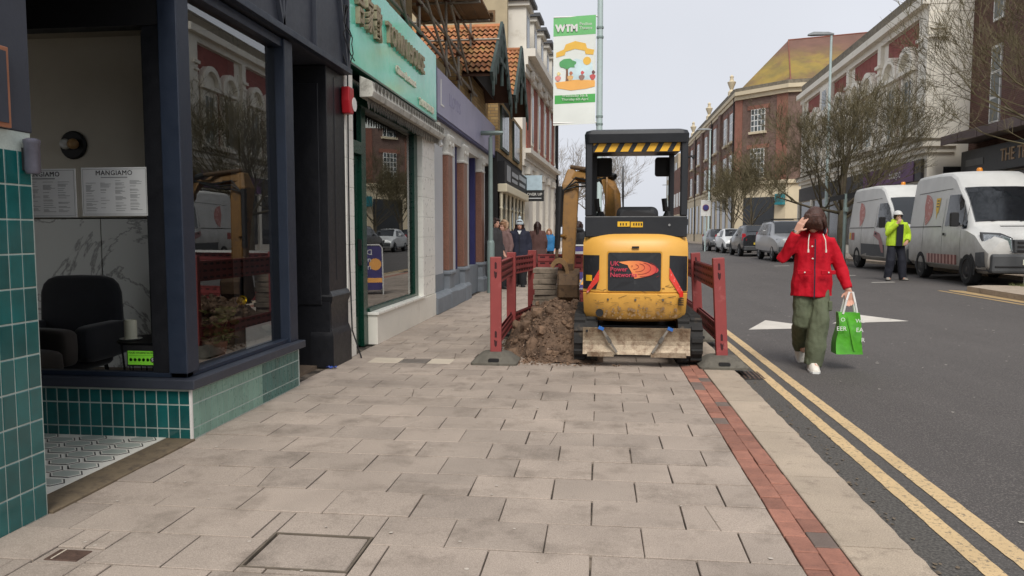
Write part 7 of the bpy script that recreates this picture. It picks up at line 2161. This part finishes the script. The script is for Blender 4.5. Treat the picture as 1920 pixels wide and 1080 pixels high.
    if spec.get('hidden_face'):
        hs_ = MB(); rh = random.Random(5)
        for k_ in range(90):
            a = rh.uniform(-2.6, 2.6) + math.pi / 2; r0 = rh.uniform(.075, .092)
            p0 = Vector((math.cos(a) * r0, .02 + math.sin(a) * r0, .06)); p1 = Vector((math.cos(a) * (r0 + .018), .02 + math.sin(a) * (r0 + .018), -.01)); p2 = Vector((math.cos(a) * (r0 + rh.uniform(-.005, .035)), .02 + math.sin(a) * (r0 + rh.uniform(-.005, .03)), -.075 - rh.uniform(0, .06)))
            hs_.tube([p0, p1, p1.lerp(p2, .6), p2], [.006, .007, .0055, .002], 4)
        hs_.xf(HT); tag(hs_.build('loose_hair', hm, t, smooth=True), kind='stuff')
    if spec.get('after'): spec['after'](t, J, HT, coat)
    t.location = loc; t.rotation_euler = (0, 0, rot)
    return t

# ---- woman in red crossing the road
M_redc = pm('red_coat', srgb(186, 16, 36), .8, var=.12, scale=6, bump=1.0, bscale=13, spec=.25)
M_olive = pm('olive_trousers', srgb(90, 96, 74), .85, var=.14, scale=6, bump=.9, bscale=14)
M_shoe = pm('white_shoe', srgb(222, 216, 204), .6, var=.05)
M_navyt = pm('navy_zip', srgb(30, 24, 44), .8)
JW = dict(head=(-.02, -.075, 1.49), neck=(0, .01, 1.37), pelvis=(.0, .02, .90),
          shR=(-.150, .01, 1.285), elR=(-.315, -.06, 1.12), wrR=(-.205, -.16, 1.385), shL=(.160, .01, 1.285), elL=(.275, .03, 1.02), wrL=(.335, -.05, .80),
          hipR=(-.085, .02, .86), knR=(-.085, .0, .48), anR=(.015, .40, .20), hipL=(.085, .02, .86), knL=(.055, -.10, .49), anL=(.0, -.10, .10),
          hdR=((.45, -.05, .9), (.6, .5, -.3), .22), hdL=((.1, -.05, -1), (-.3, -1, 0), .75), toeR=(0, -.55, -.8), toeL=(-.12, -1, -.02))
def red_extra(t, J, HT, coat):
    # zip placket, pocket flaps, toggles, striped hood lining, cargo pocket
    def front(x, z): return -(.158 - .25 * (x - .0) ** 2 * 2) - (.012 if z < 1.0 else 0) + .02 * max(0, (z - 1.15) * 4)
    mb = MB(); zs = [.73 + .058 * i for i in range(11)]
    for a, b in zip(zs, zs[1:]):
        mb.add([(-.030, front(-.030, a) + .004, a), (-.017, front(-.017, a) + .003, a), (-.017, front(-.017, b) + .003, b), (-.030, front(-.030, b) + .004, b)], [(0, 1, 2, 3)])
    mb.build('zip_placket', M_navyt, coat)
    for x0, x1 in ((-.19, -.06), (.03, .17)):
        mb = MB(); mb.prism([(x0, front(x0, .98) + .000, .965), (x1, front(x1, .98) + .0, .965), (x1, front(x1, .98) - .004, 1.005), (x0, front(x0, .98) - .004, 1.005)], (0, -.018, 0)); mb.build('pocket_flap', M_redc, coat, bevel=.004)
        mb = MB(); ball(mb, ((x0 + x1) / 2, front((x0 + x1) / 2, .98) - .024, .985), .008, .005, .008, 8, 5); mb.build('button', M_shoe, coat)
    for x, z in ((-.05, 1.12), (-.055, 1.24)):
        mb = MB(); ball(mb, (x, front(x, z) - .012, z), .010, .007, .008, 8, 5); mb.build('button', M_shoe, coat)
    for x in (-.085, .075):
        mb = MB(); mb.tube([(x * .8, -.10, 1.36), (x, -.135, 1.30), (x * 1.05, -.15, 1.21)], .005, 6); mb.cyl((x * 1.05, -.152, 1.21), (x * 1.05, -.154, 1.18), .009, n=8); mb.build('toggle_cord', M_shoe, coat)
    for k_ in range(6):
        a = R(-35 + 25 * k_)
        c = Vector((.10 * math.cos(a) + .005, .085 * math.sin(a) - .012, 1.405 + .02 * math.sin(a)))
        mb = MB(); ball(mb, c, .016, .016, .04, 8, 6); mb.build('hood_lining', M_shoe if k_ % 2 else M_navyt, coat, smooth=True)
    mb = MB(); mb.box(.125, .165, -.13, -.03, .60, .70); mb.build('cargo_pocket', M_olive, t, bevel=.012)
    mb = MB(); mb.lathe([(.030, -.012), (.033, 0), (.030, .012)], (0, 0, 0), 'z', 14); mb.xf(frame((-.215, -.15, 1.385), (1, .1, -.3), (0, 1, .2))); mb.build('bracelet', M_chrome, t)
person('woman in a red hooded jacket and olive trousers crossing the road', (2.14, 7.72, zroad(2.14)), 0, JW,
       dict(coat=M_redc, bulk=.88, hem=.735, trousers=M_olive, shoes=M_shoe, hair=M_hairb, hairlen=.055, fringe=-.02, hidden_face=True, yaw=-30, nod=42, tilt=8, hood=True, voxel=.010, bvoxel=.0068, flare=.035, legr=(.096, .096, .094, .088), sleeve=(.070, .062, .052), fold=.012, after=red_extra))
# green shopping bag held in her hand
t = thing('shopping_bag', 'bright green shopping bag with white handles held by the woman in red', 'bag', (2.50, 7.65, .1))
M_bag = pm('green_bag', srgb(76, 158, 34), .38, var=.2, scale=9, bump=.8, bscale=10)
mb = MB(); bx0, by0 = 2.49, 7.66; rs = []
rbag = random.Random(3)
for q in range(9):
    f = q / 8; z = .125 + .41 * f; ww = .128 - .03 * f; dd = .085 - .045 * f
    cx_ = bx0 - .015 + .0 * f
    rs.append([(cx_ + ww * a + .008 * math.sin(7 * f + 3 * a), by0 + dd * b + .01 * math.sin(9 * f + a * 2), z) for a, b in ((-1, -1), (-.5, -1.05), (.0, -.9), (.5, -1.1), (1, -1), (1, 1), (0, .9), (-1, 1))])
mb.rings(rs); mb.build('sack', M_bag, t, smooth=60)
mb = MB(); mb.prism([(bx0 - .045, by0 - .060, .50), (bx0 - .035, by0 - .060, .50), (bx0 + .038, by0 - .086, .16), (bx0 + .022, by0 - .086, .16)], (0, -.004, 0)); mb.build('side_fold', pm('green_bag_dark', srgb(80, 160, 30), .35, var=.14, scale=7), t)
for y_ in (-.035, .035):
    mb = MB(); mb.tube([(bx0 - .075, by0 + y_, .52), (bx0 - .045, by0 + y_, .66), (bx0 - .015, by0 + y_ * .3, .735), (bx0 + .02, by0 + y_ * .3, .735), (bx0 + .035, by0 + y_, .64), (bx0 + .06, by0 + y_, .52)], .011, 6); mb.build('handle', M_white, t)
for txt, x, z, sz in (('O', -.085, .47, .055), ('EER', -.095, .38, .06), ('WE', .075, .46, .055), ('EA', .075, .37, .06), ('R', .11, .27, .06)):
    ptext('print', txt, (bx0 + x - .01, by0 - .105, z), (1, 0, 0), (0, 0, 1), sz, M_white, t, .003)

# ---- worker in yellow jacket and white helmet
M_hivis = pm('hi_vis_yellow', srgb(190, 222, 52), .7, var=.1, scale=8, bump=.2, bscale=40)
M_dkwork = pm('dark_workwear', srgb(34, 36, 46), .85, var=.15, scale=8)
JK = dict(head=(.0, -.03, 1.66), neck=(0, 0, 1.52), pelvis=(0, .02, 1.0), shR=(-.19, 0, 1.45), elR=(-.30, -.10, 1.22), wrR=(-.09, -.20, 1.48), shL=(.19, 0, 1.45), elL=(.30, .02, 1.18), wrL=(.20, -.16, 1.02),
          hipR=(-.10, .02, .95), knR=(-.16, -.06, .52), anR=(-.20, -.02, .10), hipL=(.10, .02, .95), knL=(.13, -.05, .52), anL=(.16, -.06, .10), hdR=((.5, -.2, .75), (.2, .9, 0), .8), hdL=((-.5, -.5, -.4), (0, 1, 0), .7), toeR=(-.35, -1, 0), toeL=(.25, -1, 0))
def work_extra(t, J, HT, coat):
    mb = MB(); rs = []
    for i in range(8):
        a = math.pi / 2 * i / 7; rs.append(ell((0, .012, .055 + .105 * math.sin(a)), max(.108 * math.cos(a), .004), max(.128 * math.cos(a), .004), 18, 2))
    mb.rings(rs); mb.rings([ell((0, .005, .050), .118, .145, 18, 2), ell((0, .005, .062), .116, .142, 18, 2)]); mb.xf(HT); mb.build('hard_hat', M_white, t, smooth=40)
    mb = MB(); mb.grid(lambda u, v: (-.085 + .17 * u + .02 * (v - .5), -.178 - .018 * math.sin(math.pi * u) + .05 * max(0, v - .8), .90 + .56 * v), 6, 8); mb.build('dark_shirt', M_dkwork, t, smooth=True)
    for s in (-1, 1):
        mb = MB(); mb.box(s * .20 - .015, s * .20 + .015, -.02, .02, 0, 0) if False else None
person('worker in a yellow high visibility jacket and white hard hat by the vans', (7.72, 20.35, zroad(7.72)), R(4), JK,
       dict(coat=M_hivis, hem=.90, trousers=M_dkwork, shoes=pm('pale_boot', srgb(150, 144, 134), .8), sole=M_dark, hair=M_hairk, hairlen=.0, hood=True, voxel=.012, bvoxel=.009, bulk=1.12, legr=(.12, .105, .10, .095), sleeve=(.095, .085, .07), after=work_extra))

# ---- walkers on the pavement
M_navyc = pm('navy_coat', srgb(32, 36, 54), .8, var=.12, scale=6, bump=.2, bscale=30)
M_brownc = pm('brown_coat', srgb(84, 58, 54), .85, var=.15, scale=5)
M_bluec = pm('blue_jacket', srgb(36, 108, 158), .7, var=.12, scale=6)
M_greyc = pm('dark_grey_coat', srgb(58, 56, 58), .85, var=.12, scale=6)
M_taupec = pm('taupe_coat', srgb(124, 98, 94), .85, var=.12, scale=6)
M_blk = pm('black_trousers', srgb(28, 28, 32), .85)
def J0(h=1.66, stride=.12, arms=0.0):
    k = h / 1.66
    d = dict(head=(0, -.02, 1.545), neck=(0, .01, 1.41), pelvis=(0, .02, .92), shR=(-.17, 0, 1.345), elR=(-.24, .02 + arms * .3, 1.09), wrR=(-.25, -.08 - arms, .88), shL=(.17, 0, 1.345), elL=(.24, .03 + arms * .3, 1.09), wrL=(.25, -.06 - arms, .88),
             hipR=(-.085, .02, .88), knR=(-.09, -.05 + stride * .2, .49), anR=(-.09, stride, .10), hipL=(.085, .02, .88), knL=(.09, -.10, .49), anL=(.09, -stride, .10))
    return {a: tuple(c * k for c in b) for a, b in d.items()}
def hat_extra(t, J, HT, coat):
    M_h = pm('pale_blue_knit', srgb(186, 198, 204), .9, var=.12, scale=60, bump=.5, bscale=90)
    mb = MB(); rs = []
    for i in range(8):
        a = math.pi / 2 * i / 7; rs.append(ell((0, .012, .035 + .125 * math.sin(a)), max(.100 * math.cos(a), .004), max(.115 * math.cos(a), .004), 16, 2))
    mb.rings(rs); mb.rings([ell((0, .010, .025), .102, .117, 16, 2), ell((0, .010, .06), .104, .119, 16, 2)]); ball(mb, (0, .012, .19), .042, .042, .04); mb.xf(HT); mb.build('bobble_hat', M_h, t, smooth=40)
    mb = MB(); mb.add([(-.05, -.125, 1.38), (.05, -.125, 1.38), (.0, -.15, 1.27)], [(0, 1, 2)]); mb.build('scarf', M_paper, t)
    mb = MB(); mb.box(-.006, .006, -.175, -.165, .82, 1.30); mb.build('zip', M_black, t)
person('woman in a navy coat and pale bobble hat walking behind the barrier', (-1.93, 18.2, 0), R(4), J0(1.62), dict(coat=M_navyc, hem=.74, trousers=M_blk, shoes=M_black, sole=M_dark, hair=M_hairk, hairlen=.10, hood=True, voxel=.014, flare=.03, bulk=1.12, sleeve=(.09, .08, .062), after=hat_extra))
person('person in a long brown coat with long dark hair seen from behind', (-1.80, 22.0, 0), R(185), J0(1.64), dict(coat=M_brownc, hem=.42, long=True, trousers=M_blk, shoes=M_black, sole=M_dark, hair=M_hairk, hairlen=.32, voxel=.014, flare=.10, bulk=1.1, sleeve=(.085, .075, .06)))
person('child in a bright blue jacket and dark leggings walking this way', (-1.78, 27.0, 0), R(-6), J0(1.45), dict(coat=M_bluec, hem=.66, trousers=M_blk, shoes=M_black, sole=M_dark, hair=pm('sandy_hair', srgb(150, 112, 84), .6), hairlen=.08, hood=True, voxel=.016, bulk=1.1, flare=.03))
person('man in a dark grey coat standing by the granite pilaster', (-2.42, 17.3, 0), R(60), J0(1.66), dict(coat=M_greyc, hem=.70, trousers=M_blk, shoes=M_black, sole=M_dark, hair=M_hairk, hairlen=.02, hood=True, voxel=.016, bulk=1.15))
def fur_extra(t, J, HT, coat):
    mb = MB()
    for q in range(26):
        a = R(-60 + 300 * q / 25); ball(mb, (.105 * math.cos(a), .03 + .02 * math.sin(3 * a), .02 + .13 * math.sin(a)), .036, .04, .036, 8, 5)
    mb.xf(HT); put('fur_hood', meld(mb, .010, 1, .006, 50), pm('fawn_fur', srgb(178, 148, 122), .95, var=.25, scale=50), t)
person('woman in a taupe coat with a fur trimmed hood beside the man', (-2.30, 18.0, 0), R(-35), J0(1.58), dict(coat=M_taupec, hem=.62, trousers=M_blk, shoes=M_black, sole=M_dark, hair=pm('sandy_hair'  , srgb(150, 112, 84), .6), hairlen=.06, hood=True, voxel=.016, bulk=1.12, flare=.03, after=fur_extra))
person('person in a black jacket half hidden behind the excavator arm', (-.52, 20.0, 0), R(160), J0(1.62), dict(coat=pm('black_jacket', srgb(34, 35, 38), .8, var=.15), hem=.74, trousers=M_blk, shoes=M_black, sole=M_dark, hair=M_hairk, hairlen=.05, hood=True, voxel=.016, bulk=1.15))
